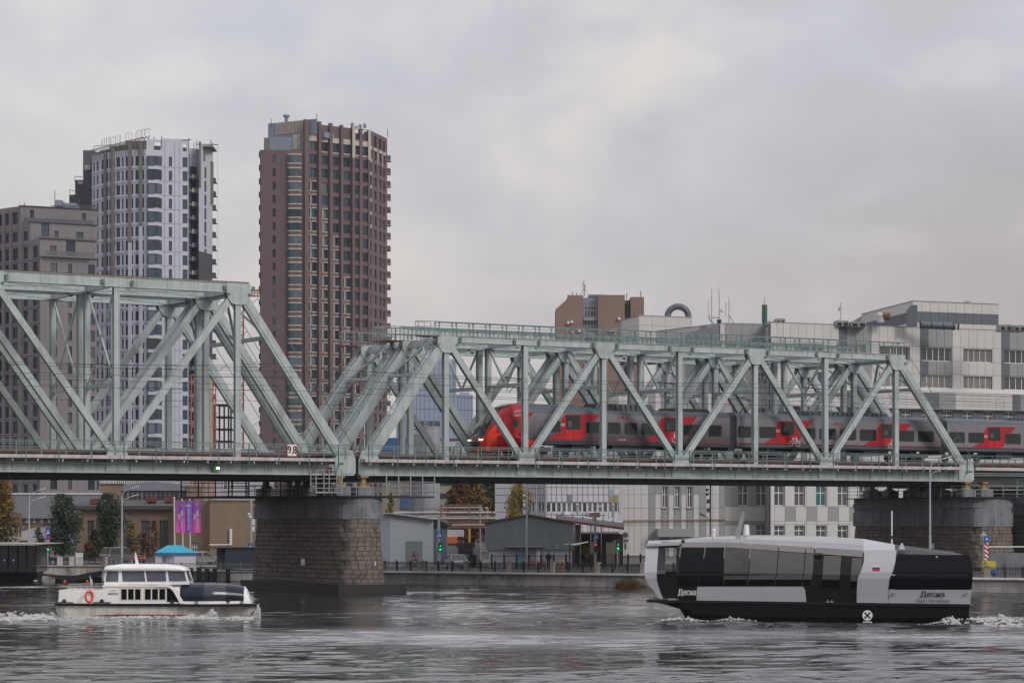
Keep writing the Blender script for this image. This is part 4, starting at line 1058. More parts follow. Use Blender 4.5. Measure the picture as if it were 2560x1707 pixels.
q.add([(u + cos(2 * pi * i / 24) * .30, -.06, z + sin(2 * pi * i / 24) * .31) for i in range(24)], [tuple(range(24))]); q.box(u - .26, u + .26, -.05, -.04, z - .42, z - .36); e_ = part('round_emblem', q, m_white, B2)
q = MB(F2)
for s1 in (-1, 1): ln(q, (u - .13 * s1, z - .13), (u + .13 * s1, z + .13), -.07, .09)
for a, b in ((-1, -1), (1, -1), (1, 1), (-1, 1)): q.add([(u + a * .13 + dx, -.072, z + b * .13 + dz) for dx, dz in ((-.05, -.05), (.05, -.05), (.05, .05), (-.05, .05))], [(0, 1, 2, 3)])
part('crossed_mark', q, m_black, e_)
# roof gear
q = MB(F2); u, z = b2(665, 145, 2.6); u2, z2 = b2(688, 12, 2.6); q.prism([(u - .30, 2.5, z - .1), (u + .06, 2.5, z - .1), (u2 + .12, 2.5, z2), (u2 - .10, 2.5, z2)], (0, .18, 0)); q.box(u2 - .1, u2 + .1, 2.48, 2.7, z2, z2 + .14); part('mast', q, m_grey, B2)
q = MB(F2); u, z = b2(710, 143, 2.6); q.tube((u, 2.6, z - .1), (u, 2.6, z + .55), .2, 10, .15); part('radome', q, m_white, B2)
q = MB(F2); u, z = b2(493, 160, 2.0); q.tube((u, 2, z - .2), (u, 2, z + .3), .1, 8); q.ball((u, 2, z + .35), .12); part('roof_light', q, m_white, B2)
q = MB(F2); u, z = b2(1683, 225, 2.0); _, z2 = b2(1683, -10, 2.0); q.tube((u, 2, z - .5), (u, 2, z + .55), .045, 6); q.tube((u, 2, z + .55), (u, 2, z2), .04, 6); part('antenna', q, m_white, B2)
q = MB(F2); q.tube((u, 2, z + .42), (u, 2, z + .62), .055, 6); part('antenna_joint', q, m_black, B2)
q = MB(F2); u, z = b2(1750, 236, .7); q.loft([[(u - .2, .5, z - .1), (u + .2, .5, z - .1), (u + .2, .9, z - .1), (u - .2, .9, z - .1)], [(u - .03, .67, z + .28), (u + .03, .67, z + .28), (u + .03, .73, z + .28), (u - .03, .73, z + .28)]]); part('roof_vent', q, m_bwhite, B2)
q = MB(F2)
for a in (1182, 1208): u, z = b2(a, 284); q.ball((u, dv2(z) - .14, z), .14, 8, 5)
for a, b in ((258, 218), (282, 195)): u, z = b2(a, b); q.ball((u, dv2(z) - .05, z), .12, 8, 5)
u, z = b2(250, 290); q.ball((u, dv2(z) - .1, z), .1, 8, 5)
part('camera_dome', q, m_black, B2, kind='stuff')
q = MB(F2)
for a in (215, 1268, 2190):
    u, z = b2(a, 580 + .0185 * (a - 45)); q.box(u - .25, u + .25, -.05, .1, z - .02, z + .05); q.tube((u - .12, .02, z), (u - .12, .02, z + .18), .05, 6); q.tube((u + .12, .02, z), (u + .12, .02, z + .18), .05, 6)
part('bollard', q, m_grey, B2)
q = MB(F2)
for a in (1695, 2182): u, z = b2(a, 541); q.tube((u, dv2(z) - .1, z), (u, dv2(z) - .2, z - .02), .09, 10)
u, z = b2(1982, 300); q.ball((u, dv2(z) - .1, z), .07)
part('side_light', q, m_grey, B2)
# ---------------- white river boat
L1 = YA(145, 1540, 156.4)
F1 = Frame((L1[0], L1[1], 0), radians(2.0))
B1 = thing('river_boat', 'small white river boat with dark glazed bow and orange life ring, moving right', 'boat', F1(6, 1.7, 0))
def b1(a, b, v=0.0):
    x, y = 120 + a / 4.356, 1360 + b / 4.356
    return solve_u(F1, x, v), solve_z(F1, x, y, v)
W1 = 3.6
q = MB(F1); rings = []
for (a, ins, bot, zbm) in ((75, .3, .8, .25), (130, .0, .3, -.1), (350, 0, .2, -.4), (1300, 0, .25, -.4), (1550, .0, .6, -.4), (1800, .12, 1.0, -.35), (2000, .5, 1.35, -.2), (2160, 1.0, 1.6, .0), (2235, 1.5, 1.7, .5)):
    u, z = b1(a, 662)
    rings.append([(u, ins, z), (u, (ins * 1.4 + bot) / 2.4, .55 + (a > 1500) * .1), (u, bot, zbm), (u, W1 - bot, zbm), (u, W1 - (ins * 1.4 + bot) / 2.4, .55 + (a > 1500) * .1), (u, W1 - ins, z)])
q.loft(rings); part('hull', q, m_hullw, B1)
q = MB(F1)
ua, za = b1(420, 780); ub_1, zb_1 = b1(1500, 812)
q.prism([(ua, .02, .12), (ub_1, .10, .0), (ub_1, .10, .17), (ua + 2, .02, .2)], (0, -.06, 0)); part('boot_stripe', q, m_boot, B1)
q = MB(F1); pl = []
for (a, ins) in ((70, .2), (110, -.06), (1700, -.06), (2000, .3), (2160, .85), (2262, 1.5)): u, z = b1(a, 655 + .006 * a); pl.append((u, ins, z - .08))
q.prism(pl + [(u, W1 - v, z) for u, v, z in pl[::-1]], (0, 0, .14)); part('rub_rail', q, m_bdark, B1)
def P1(pts, v=0.0): return [(b1(a, b, v)[0], v, b1(a, b, v)[1]) for a, b in pts]
# stern bulwark, deck
for v in (.0, W1 - .08):
    q = MB(F1); q.prism(P1([(112, 636), (122, 500), (150, 494), (600, 490), (600, 645)], 0) if v == 0 else [(p[0], v, p[2]) for p in P1([(112, 636), (122, 500), (150, 494), (600, 490), (600, 645)])], (0, .08, 0)); part('bulwark', q, m_bwhite2, B1)
    q = MB(F1)
    for a in (138, 195, 265, 330, 400, 462, 538, 572): u, z = b1(a, 492); q.tube((u, v + .04, z - .02), (u, v + .04, z + .24), .018, 5)
    p, r = b1(135, 450), b1(600, 440); q.tube((p[0], v + .04, p[1]), (r[0], v + .04, r[1]), .025, 5); part('stern_railing', q, m_galv if v else mat('varnished_rail', (.22, .12, .07), .5), B1)
q = MB(F1); u, z = b1(116, 500); q.box(u, u + .08, .08, W1 - .08, z - .8, z); part('transom', q, m_bwhite2, B1)
# cabin
u0, _ = b1(600, 500); ur, _ = b1(1300, 500); zt = b1(900, 462)[1]; zd = b1(900, 645)[1]
q = MB(F1); q.wgrid(u0, b1(1436, 500)[0], zd, zt, [(b1(790, 0)[0], b1(1015, 0)[0], b1(900, 608)[1], b1(900, 480)[1]), (b1(1048, 0)[0], b1(1283, 0)[0], b1(900, 610)[1], b1(900, 482)[1])], .08)
q.add([(u0, 0, zd), (u0, W1, zd), (u0, W1, zt), (u0, 0, zt)], [(0, 1, 2, 3)]); q.add([(u0, W1, zd), (b1(1436, 0)[0], W1, zd), (b1(1436, 0)[0], W1, zt), (u0, W1, zt)], [(0, 1, 2, 3)])
part('cabin_wall', q, m_bwhite2, B1)
q = MB(F1); q.prism([(u0 - .05, -.05, zt), (b1(1330, 0)[0], -.05, zt), (b1(1330, 0)[0], W1 + .05, zt), (u0 - .05, W1 + .05, zt)], (0, 0, .09)); part('cabin_deck', q, m_bwhite2, B1)
for (a, b) in ((790, 1015), (1048, 1283)):
    q = MB(F1); ua, ub2 = b1(a, 0)[0], b1(b, 0)[0]; z0, z1 = b1(900, 608)[1], b1(900, 481)[1]
    q.wgrid(ua - .04, ub2 + .04, z0 - .04, z1 + .04, [(ua + .03 + (ub2 - ua) * k / 3 + .01, ua - .03 + (ub2 - ua) * (k + 1) / 3 - .01, z0 + .03, z1 - .03) for k in range(3)], .04, v=-.02); w_ = part('window_frame', q, mat('cream_frame', (.62, .60, .52), .5), B1)
    for k in range(3):
        q = MB(F1); c0 = ua + (ub2 - ua) * k / 3; c1 = ua + (ub2 - ua) * (k + 1) / 3; q.box(c0 + .03, c1 - .03, .03, .045, z0 + .02, z1 - .02); part('pane', q, m_bglass, w_)
q = MB(F1); q.prism(P1([(1296, 480), (1330, 484), (1370, 520), (1410, 590), (1430, 626), (1296, 622)]), (0, -.03, 0)); part('curved_window', q, m_bglass, B1)
q = MB(F1); q.prism([(p[0], -.04, p[2]) for p in P1([(1180, 462), (1180, 442), (1290, 440), (1350, 452), (1400, 495), (1440, 560), (1490, 645), (1440, 645), (1400, 570), (1365, 510), (1330, 474), (1280, 462)])], (0, -.09, 0)); part('white_arch', q, m_bwhite2, B1)
# glazed canopy over the bow
def can(a):
    T = [(1380, 452), (1500, 430), (1640, 418), (1880, 424), (2000, 438), (2090, 452), (2135, 470), (2160, 520), (2200, 640)]
    for (x0, y0), (x1, y1) in zip(T, T[1:]):
        if a <= x1: return y0 + (y1 - y0) * max(0, a - x0) / (x1 - x0)
def insf(a): return 0 if a < 1750 else (a - 1750) / 450 * .9
def csec(a, bot=618):
    ins = insf(a); zt_ = b1(a, can(a), 1.0)[1]; zb_ = b1(a, bot)[1]; u = b1(a, 500)[0]; r = []
    for t in (0, .25, .5, .75, 1): r.append((u, ins + .02 + 1.0 * (1 - cos(t * pi / 2)) ** 1.3, zb_ + (zt_ - zb_) * sin(t * pi / 2)))
    return r + [(p[0], W1 - p[1], p[2]) for p in r[::-1]]
edges = [(1440, 1692), (1692, 1932), (1932, 2128)]
for (a, b) in edges:
    q = MB(F1); q.loft([csec(a + (b - a) * i / 4) for i in range(5)], cap=False); part('canopy_glass', q, m_canopy2 if a == 1692 else m_canopy, B1, smooth=True)
q = MB(F1); q.loft([[(p[0], p[1] - .03 if p[1] < W1 / 2 else p[1] + .03, p[2] + .05) for p in csec(a, 650)] for a in (2122, 2150, 2175)] + [[(p[0], p[1], p[2]) for p in csec(2199, 652)]]); part('bow_rim', q, m_bwhite2, B1)
q = MB(F1); pl = []
for a in (1440, 1750, 1900, 2050, 2190): u, z = b1(a, 650); pl.append((u, insf(a) - .04, z))
pu = [(u, v, z + .17) for u, v, z in pl]
q.loft([[(pl[i][0], pl[i][1], pl[i][2]), (pl[i][0], W1 - pl[i][1], pl[i][2]), (pl[i][0], W1 - pl[i][1], pu[i][2]), (pl[i][0], pl[i][1], pu[i][2])] for i in range(5)]); part('bow_coaming', q, m_bwhite2, B1)
# wheelhouse
V = .45; V2 = W1 - .45
z0 = b1(900, 448, V)[1]; 
def wp(pts, v): return [(b1(a, b, V)[0], v, b1(a, b, V)[1]) for a, b in pts]
for v, s1 in ((V, 1), (V2, -1)):
    q = MB(F1); q.prism(wp([(608, 450), (1545, 436), (1535, 405), (612, 408)], v), (0, .06 * s1, 0)); part('wheelhouse_side', q, m_bwhite2, B1)
    for pts in ([(612, 408), (625, 408), (638, 290), (622, 290)], [(765, 408), (812, 408), (802, 290), (768, 290)], [(1060, 406), (1078, 406), (1062, 290), (1045, 290)], [(1290, 405), (1318, 405), (1304, 290), (1278, 290)], [(1510, 405), (1538, 405), (1502, 290), (1482, 290)]):
        q = MB(F1); q.prism(wp(pts, v), (0, .06 * s1, 0)); part('window_post', q, m_bwhite2, B1)
    for pts in ([(626, 402), (764, 400), (764, 300), (640, 298)], [(812, 405), (1060, 404), (1045, 292), (806, 292)], [(1079, 404), (1290, 403), (1276, 292), (1063, 292)], [(1319, 402), (1508, 401), (1480, 302), (1306, 300)]):
        q = MB(F1); q.prism(wp(pts, v + .02 * s1), (0, .015 * s1, 0)); part('wheelhouse_window', q, m_wglass, B1)
q = MB(F1); a_ = wp([(612, 450), (624, 290)], V); q.loft([[(a_[0][0], V, a_[0][2]), (a_[0][0], V2, a_[0][2])], [(a_[1][0], V, a_[1][2]), (a_[1][0], V2, a_[1][2])]], closed=False, cap=False); part('rear_bulkhead', q, m_bwhite2, B1)
q = MB(F1); a_ = wp([(1535, 404), (1490, 292)], V); q.loft([[(a_[0][0], V, a_[0][2]), (a_[0][0], V2, a_[0][2])], [(a_[1][0], V, a_[1][2]), (a_[1][0], V2, a_[1][2])]], closed=False, cap=False); part('windscreen', q, m_wglass, B1)
q = MB(F1); rr = []
for (a, top, bot) in ((606, 250, 286), (620, 232, 288), (780, 214, 288), (1250, 216, 288), (1420, 232, 289), (1490, 258, 290), (1506, 280, 291)):
    ut, ztp = b1(a, top, .9); ub3, zbt = b1(a, bot, .25)
    rr.append([(ub3, .28, zbt), (ub3, .25, zbt + (ztp - zbt) * .45), (ub3, .6, ztp - .05), (ub3, 1.2, ztp), (ub3, W1 - 1.2, ztp), (ub3, W1 - .6, ztp - .05), (ub3, W1 - .25, zbt + (ztp - zbt) * .45), (ub3, W1 - .28, zbt)])
q.loft(rr); part('wheelhouse_roof', q, m_bwhite2, B1, smooth=True)
q = MB(F1); q.prism([(p[0], 1.6, p[2]) for p in P1([(952, 216), (946, 88), (955, 92), (990, 212)], 1.6)], (0, .08, 0)); part('mast', q, m_bwhite2, B1)
q = MB(F1)
for (a, b) in ((1012, 1100), (1108, 1215)): ua, z = b1(a, 398, 1.4); ub4, z2 = b1(b, 366, 1.4); q.box(ua, ub4, 1.3, 1.6, z, z2)
part('life_jacket_bundle', q, m_orange, B1)
q = MB(F1); u, z = b1(600, 448, .5); u2, z2 = b1(1300, 436, .1); q.tube((u + 1.1, .12, z + .06), (u2, .12, z + .06), .02, 5); part('grab_rail', q, m_galv, B1)
q = MB(F1)
for (a, b, w_) in ((178, 625, .16), (588, 625, .3), (1355, 635, .0), (1955, 628, .0)):
    u, z = b1(a, b); vv = insf(a) - .06; q.box(u - .07, u + .07, vv - .06, vv + .1, z - .06, z + .16); q.box(u - .14, u + .14, vv - .06, vv + .1, z + .04, z + .09)
    if w_: q.box(u - .55, u + .55, vv - .03, vv + .05, z - .08, z - .02)
part('mooring_bitt', q, m_black, B1)
q = MB(F1)
for a in (1618, 2105): u, z = b1(a, 633); vv = insf(a) - .1; q.box(u - .08, u + .08, vv - .05, vv + .05, z - .08, z + .08)
fl_ = part('flood_light', q, m_black, B1)
q = MB(F1)
for a in (1618, 2105): u, z = b1(a, 633); vv = insf(a) - .152; q.box(u - .055, u + .055, vv - .01, vv, z - .055, z + .055)
part('lens', q, m_galv, fl_)
q = MB(F1); u, z = b1(708, 541); lettering(q, 'ФАРАОН', u, z, .2, -.012, sx=.72, bold=.004); u, z = b1(708, 507); lettering(q, 'ОЛП', u, z, .13, -.012, sx=1.1)
lettering(q, 'Δ', b1(762, 752)[0], b1(762, 757)[1], .2, -.02); part('name_lettering', q, m_black, B1)
u, z = b1(454, 567)
def torus(q, c, R1, r1, n=22, k=7, sz=1.0):
    rings = []
    for i in range(n):
        t = 2 * pi * i / n
        rings.append([(c[0] + cos(t) * (R1 + r1 * cos(2 * pi * j / k)), c[1] + r1 * sin(2 * pi * j / k), c[2] + sz * sin(t) * (R1 + r1 * cos(2 * pi * j / k))) for j in range(k)])
    rings.append(rings[0]); q.loft(rings, cap=False)
q = MB(F1); q.fr = Frame(F1(u, -.26, 0), F1.ang + radians(52)); torus(q, (0, 0, z), .30, .07, sz=1.12); part('ring', q, m_orange, thing('life_ring', 'orange life ring hung on the stern bulwark of the white boat', 'life ring', F1(u, -.14, z)), smooth=True)
q = MB(F1); u, z = b1(445, 345); u2, z2 = b1(460, 442); q.tube((u, .5, z), (u2, .5, z2 - .3), .02, 5); pole = part('flag_staff', q, m_white, B1)
ft = thing('flag', 'white, blue and red flag on the stern of the white boat', 'flag', F1(u, .5, z))
for k, mm in enumerate((m_white, m_fb, m_fr)):
    q = MB(F1); x0 = u + .05 + k * .07; q.add([(x0, .52, z - .12 - k * .12), (x0 + .09, .48, z - .2 - k * .12), (x0 + .16, .55, z - .62 - k * .06), (x0 + .07, .5, z - .6 - k * .06)], [(0, 1, 2, 3)]); part('stripe', q, mm, ft)
# ================================================================= banks
GZ = 1.3
m_ground = mat('ground', (.10, .095, .085), .95, var=.3, sc_=.15)
m_asph = mat('asphalt', (.06, .06, .062), .9, var=.2, sc_=.4)
m_pave = mat('pavement', (.22, .21, .20), .9, var=.15)
m_lawn = mat('lawn', (.06, .085, .03), .95, var=.4, sc_=.8)
QA = (XW(960, 238.0), 238.0); QB = (XW(2560, 208.0), 208.0)
qa = atan2(QB[1] - QA[1], QB[0] - QA[0])
QF = Frame((QA[0], QA[1], 0), qa)
BX0, BX1 = XW(255, 246), XW(700, 246)
q = MB(); e = QF(120, 0, 0); a_ = QF(-14, 0, 0)
q.poly([(-2500, 262.6, GZ - .1), (-30, 262.6, GZ - .1), (a_[0] - 3, a_[1] + 4, GZ - .1), (a_[0], a_[1] + .3, GZ - .1), (e[0], e[1] + .3, GZ - .1), (2500, e[1], GZ - .1), (4200, 4200, GZ - .1), (-4200, 4200, GZ - .1)]); struct('ground', q, m_ground)
q = MB(QF); q.prism([(-8, 9, GZ - .092), (130, 9, GZ - .092), (130, 21, GZ - .092), (-8, 21, GZ - .092)], (0, 0, .004)); struct('road', q, m_asph)
q = MB(); q.prism([(-300, 276, GZ - .092), (-22, 272, GZ - .092), (-17.5, 258, GZ - .092), (-16, 270, GZ - .092), (-20, 284, GZ - .092), (-300, 288, GZ - .092)], (0, 0, .004)); struct('road', q, m_asph)
q = MB(QF); q.prism([(-8, .5, GZ - .09), (130, .5, GZ - .09), (130, 4, GZ - .09), (-8, 4, GZ - .09)], (0, 0, .1)); struct('pavement', q, m_pave)
q = MB(QF); q.prism([(-8, 4.1, GZ - .088), (130, 4.1, GZ - .088), (130, 8.8, GZ - .088), (-8, 8.8, GZ - .088)], (0, 0, .06)); struct('lawn', q, m_lawn)
m_quay = mat('quay_granite', (.37, .355, .34), .9, var=.22, sc_=.7, rnd=.12, streak=.22, bump=.3, col2=(.17, .165, .16))
m_coping = mat('quay_coping', (.44, .42, .40), .85, var=.2, sc_=.8, rnd=.08)
m_iron = mat('black_iron', (.030, .036, .045), .55, var=.15)
m_wet = mat('wet_stone', (.05, .05, .048), .5, var=.4)
# quay wall
o = thing('quay_wall', 'long grey granite quay wall under the black iron railing, right of the pier', 'quay wall', QF(40, 0, 0))
q = MB(QF); q.prism([(-12, .12, -1), (125, .12, -1), (125, .35, 1.2), (-12, .35, 1.2)], (0, .8, 0)); part('core', q, m_mortar, o)
q = MB(QF); q.box(-12, 125, -.06, .2, -1, .05); part('waterline_course', q, m_wet, o)
for r_, (z0, z1, vo, mm) in enumerate(((.055, .56, -.02, m_quay), (.575, 1.02, .04, m_quay))):
    u = -12 + R.random(); n_ = 0; ex = MB(QF)
    while u < 110:
        w = R.uniform(1.1, 1.9); d = R.random() * .03
        qq = MB(QF); t_ = .012
        qq.add([(u + t_, vo - d, z0), (u + w - t_, vo - d, z0), (u + w - t_, vo + .05 - d, z1), (u + t_, vo + .05 - d, z1), (u + t_, .4, z0), (u + w - t_, .4, z0), (u + w - t_, .4, z1), (u + t_, .4, z1)], [(0, 1, 2, 3), (4, 0, 3, 7), (1, 5, 6, 2), (3, 2, 6, 7), (4, 5, 1, 0)])
        if n_ < 75: part('stone', qq, mm, o)
        u += w; n_ += 1
u = -12
while u < 110:
    w = R.uniform(1.9, 2.3); qq = MB(QF)
    qq.loft([[(uu, -.16, 1.04), (uu, -.22, 1.13), (uu, -.17, 1.24), (uu, .0, 1.28), (uu, .75, 1.28), (uu, .75, 1.04)] for uu in (u + .01, u + w - .01)]); part('coping_stone', qq, m_coping, o); u += w
# iron railing with stone posts
def iron_panel(w, h=.86, lace=True):
    q = MB(); q.box(0, w, -.03, .03, h - .06, h); q.box(0, w, -.03, .03, .06, .1); q.box(0, w, -.02, .02, h - .24, h - .2)
    n = int(w / .125)
    for i in range(n):
        x = (i + .5) * w / n; q.box(x - .014, x + .014, -.014, .014, .1, h - .06)
        if i % 2 == 0: q.box(x - .045, x + .045, -.012, .012, .28, .5)
    if lace:
        for i in range(n): x = (i + .5) * w / n; q.ob((x, 0, h - .14), (.03, 0, .03), (0, .01, 0), (-.03, 0, .03))
    return q
rl = thing('iron_railing', 'black iron embankment railing with stone posts on the granite quay', 'railing', QF(40, .3, 1.28))
ipm = iron_panel(1.42).mesh('fence_panel', m_iron)
q = MB(); q.box(-.07, .07, -.07, .07, 0, .92); q.loft([[(-.09, -.09, .92), (.09, -.09, .92), (.09, .09, .92), (-.09, .09, .92)], [(-.02, -.02, 1.04), (.02, -.02, 1.04), (.02, .02, 1.04), (-.02, .02, 1.04)]]); pm = q.mesh('iron_post', m_iron)
q = MB(); q.box(-.2, .2, -.2, .2, 0, .9); q.box(-.235, .235, -.235, .235, .9, .99); sm_ = q.mesh('stone_post', mat('stone_post', (.33, .30, .27), .9, var=.25, sc_=1.5, rnd=.1))
u = solve_u(QF, 1057) - 4.56 * 3
k = 0
while u < 110:
    if k % 3 == 0: piece('stone_post', sm_, rl, QF(u, .3, 1.28), qa)
    else: piece('iron_post', pm, rl, QF(u, .3, 1.28), qa)
    piece('fence_panel', ipm, rl, QF(u + .05, .3, 1.28), qa)
    u += 1.52; k += 1
# ---------------- left berth and walls
m_quayw = mat('whitewashed_quay', (.50, .49, .47), .9, var=.22, sc_=.9, streak=.35, col2=(.22, .21, .19), c2lo=.5, c2hi=.62, rnd=.08)
m_fender = mat('tyre_fender', (.018, .018, .02), .8, var=.2)
o = thing('berth', 'low whitewashed berth wall with black fenders left of the pier', 'berth', (XW(450, 246), 246, 0))
q = MB(); q.box(BX0, BX1, 246.1, 262.5, -1, 1.0); part('core', q, m_pave, o)
u = BX0
while u < BX1:
    q = MB(); q.box(u + .01, u + 1.7, 246.0 - R.random() * .02, 246.09, .12, 1.0); part('wall_panel', q, m_quayw, o); u += 1.71
q = MB(); q.box(BX0, BX1, 245.94, 246.12, -1, .12); part('waterline_course', q, m_wet, o)
q = MB(); q.box(BX0, BX1, 245.85, 246.5, 1.002, 1.1); part('edge_beam', q, m_grey, o)
for x in (418, 477, 498, 518, 537, 570):
    q = MB(); X = XW(x, 245.6); q.box(X - .19, X + .19, 245.3, 245.9, .1, 1.3 + R.random() * .15); q.box(X - .13, X + .13, 245.2, 245.3, .2, 1.2); part('fender', q, m_fender, o)
def fence_line(nm, lab, pts, z, h, m_, pw, post_m, cat='railing', nb=.13):
    o = thing(nm, lab, cat, (pts[0][0], pts[0][1], z)); 
    for (p, r) in zip(pts, pts[1:]):
        L = sqrt((r[0] - p[0]) ** 2 + (r[1] - p[1]) ** 2); n = max(1, round(L / pw)); a = atan2(r[1] - p[1], r[0] - p[0]); w = L / n
        q = MB(); q.box(0, w, -.025, .025, h - .05, h); q.box(0, w, -.025, .025, .08, .12); q.box(0, w, -.02, .02, h - .2, h - .16)
        k = int(w / nb)
        for i in range(k): x = (i + .5) * w / k; q.box(x - .013, x + .013, -.013, .013, .1, h - .05)
        me = q.mesh('fence_panel', m_); q = MB(); q.box(-.05, .05, -.05, .05, 0, h + .07); pm_ = q.mesh('post', post_m)
        for i in range(n):
            c = (p[0] + cos(a) * w * i, p[1] + sin(a) * w * i, z); piece('fence_panel', me, o, c, a); piece('post', pm_, o, c, a)
    return o
m_gfence = mat('grey_fence', (.16, .17, .18), .6, var=.1)
fence_line('berth_railing', 'grey bar railing along the front edge of the berth', [(XW(256, 246.3), 246.3), (BX1, 246.3)], 1.1, .76, m_gfence, 2.0, m_gfence)
fence_line('berth_railing', 'grey railing on the upper edge behind the tent', [(XW(258, 261), 261.0), (XW(395, 261), 261.0)], 1.35, .85, m_gfence, 1.6, m_gfence)
o = thing('embankment_wall', 'old whitewashed embankment wall behind the gangway at the left', 'embankment wall', (-45, 262.3, 0))
q = MB(); q.box(-110, BX0 + 40, 262.35, 263.2, -1, 1.22); part('core', q, m_quayw, o)
q = MB(); u = XW(-10, 262.3)
while u < BX0 + 2: 
    qq = MB(); qq.box(u + .01, u + 1.58, 262.24, 262.34, .0, 1.18); part('wall_panel', qq, m_quayw, o); u += 1.6
q = MB(); q.box(-110, BX0 + 40, 262.1, 263.4, 1.222, 1.36); part('coping', q, m_coping, o)
o = thing('parapet', 'dark parapet railing with pale square stone posts behind the gangway', 'parapet', (-45, 263, 1.36))
u = XW(-20, 263)
q = MB(); q.box(0, 2.0, -.03, .03, .76, .82); q.box(0, 2.0, -.03, .03, .03, .08)
for i in range(16): q.box(.06 + i * .125, .09 + i * .125, -.015, .015, .05, .78)
pmx = q.mesh('railing_panel', m_iron)
while u < BX0 + 12: piece('railing_panel', pmx, o, (u, 263, 1.36)); u += 2.02
for x in (150, 180, 196, 266, 330, 392):
    q = MB(); X = XW(x, 262.9); w = .26 if x in (150, 180) else .14; q.box(X - w, X + w, 262.65, 263.15, 1.36, 2.24); part('stone_post', q, m_coping, o)
# ---------------- floating landing stage and gangway
o = thing('landing_stage', 'dark glazed floating landing stage with a flat roof at the left edge', 'landing stage', (XW(30, 250), 250, 0))
q = MB(); q.loft([[(XW(-60, 248), 247, -.4), (XW(92, 248), 247, -.4), (XW(92, 254), 256, -.4), (XW(-60, 254), 256, -.4)], [(XW(-60, 248), 246.6, .92), (XW(99, 248), 246.6, .92), (XW(99, 254), 256.4, .92), (XW(-60, 254), 256.4, .92)]]); part('pontoon', q, m_hullb, o)
q = MB(); q.box(XW(-60, 249), XW(90, 249), 249, 255, .93, 3.6); part('glazed_hall', q, mat('stage_glass', (.012, .018, .025), .1, var=.5, sc_=.8), o)
for x in (-2, 20, 44, 66, 90):
    q = MB(); X = XW(x, 248.9); q.box(X - .05, X + .05, 248.85, 248.98, .93, 3.6); part('mullion', q, m_dark, o)
q = MB(); q.prism([(XW(-60, 248), 246.5, 3.82), (XW(120, 248), 246.5, 3.78), (XW(120, 248), 246.5, 3.72), (XW(92, 248), 246.5, 3.6), (XW(-60, 248), 246.5, 3.6)], (0, 10, 0)); part('roof', q, mat('stage_roof', (.34, .31, .27), .7, var=.1), o)
q = MB(); q.ob((XW(11, 248.8), 248.8, 2.1), (.05, 0, 0), (0, .02, 0), (0, 0, .05)); q.ob((XW(34, 248.8), 248.8, 2.1), (.05, 0, 0), (0, .02, 0), (0, 0, .05)); part('lamp', q, mat('cool_lamp', (.5, .7, 1), .5, emit=((.4, .6, 1), .8)), o)
q = MB(); q.box(XW(88, 247), XW(96, 247), 246.2, 246.6, .1, .2); part('mooring_float', q, m_white, o)
o = thing('gangway', 'dark curved gangway with a bar railing between landing stage and berth', 'gangway', (XW(180, 248), 248, 0))
cv = [(99, 1433), (130, 1436), (160, 1438), (188, 1438), (215, 1432), (240, 1428), (262, 1424)]
q = MB(); q.loft([[(XW(x, 248), 247.4, ZW(y, 248) - (.16 if x < 150 else .55)), (XW(x, 248), 249.4, ZW(y, 248) - (.16 if x < 150 else .55)), (XW(x, 248), 249.4, ZW(y, 248)), (XW(x, 248), 247.4, ZW(y, 248))] for x, y in cv]); part('ramp', q, m_dark, o)
q = MB(); q.box(XW(140, 248), XW(262, 248), 247.5, 249.3, -.2, .45); part('float', q, m_hullb, o)
q = MB(); x = 99
while x < 262:
    for (x0, y0), (x1, y1) in zip(cv, cv[1:]):
        if x0 <= x <= x1: y = y0 + (y1 - y0) * (x - x0) / (x1 - x0)
    X = XW(x, 248); z = ZW(y, 248); q.box(X - .02, X + .02, 247.4, 247.44, z, ZW(1414, 248)); x += 18 if x < 190 else 4.6
q.box(XW(99, 248), XW(262, 248), 247.38, 247.44, ZW(1415, 248), ZW(1413.6, 248)); part('railing', q, m_rust, o)
for x in (162, 218):
    q = MB(); q.ball((XW(x, 244), 244, .1), .16, 10, 6); solo('buoy', q, m_orange, 'small orange buoy floating near the landing stage, ' + ('left one' if x < 200 else 'right one by the white boat'), 'buoy', smooth=True)
# ================================================================= facades
class Fac:
    def __init__(s, parent, xL, YL, xR, YR):
        X0, X1 = XW(xL, YL), XW(xR, YR); s.ang = atan2(YR - YL, X1 - X0); s.fr = Frame((X0, YL, 0), s.ang); s.p = parent; s.L = sqrt((X1 - X0) ** 2 + (YR - YL) ** 2)
    def U(s, x): return solve_u(s.fr, x)
    def Z(s, x, y): return solve_z(s.fr, x, y)
    def mb(s): return MB(s.fr)
_wm = {}
def winmesh(w, h, cols, rows, gl, frm, t=.06):
    k = (round(w, 1), round(h, 1), cols, rows, gl.name, frm.name, t)
    if k not in _wm:
        q = MB(); w, h = round(w, 1), round(h, 1)
        q.add([(0, .05, 0), (w, .05, 0), (w, .05, h), (0, .05, h)], [(0, 1, 2, 3)], 0)
        for a, b, c, d in ((0, t, 0, h), (w - t, w, 0, h), (t, w - t, 0, t), (t, w - t, h - t, h)): q.box(a, b, 0, .06, c, d, 1)
        for i in range(1, cols): x = w * i / cols; q.box(x - t / 2, x + t / 2, .0, .06, t, h - t, 1)
        for r in range(1, rows): z = h * (.62 if rows == 2 else r / rows); q.box(t, w - t, .01, .055, z - t / 2, z + t / 2, 1)
        _wm[k] = q.mesh('window', [gl, frm])
    return _wm[k]
def win(f, u0, u1, z0, z1, v, gl, frm, cols=1, rows=1, t=.06, name='window'):
    w, h = u1 - u0, z1 - z0; me = winmesh(w, h, cols, rows, gl, frm, t)
    return piece(name, me, f.p, f.fr(u0, v, z0), f.ang, (w / round(w, 1), 1, h / round(h, 1)))
def rndpick(l): return l[int(R.random() * len(l))]
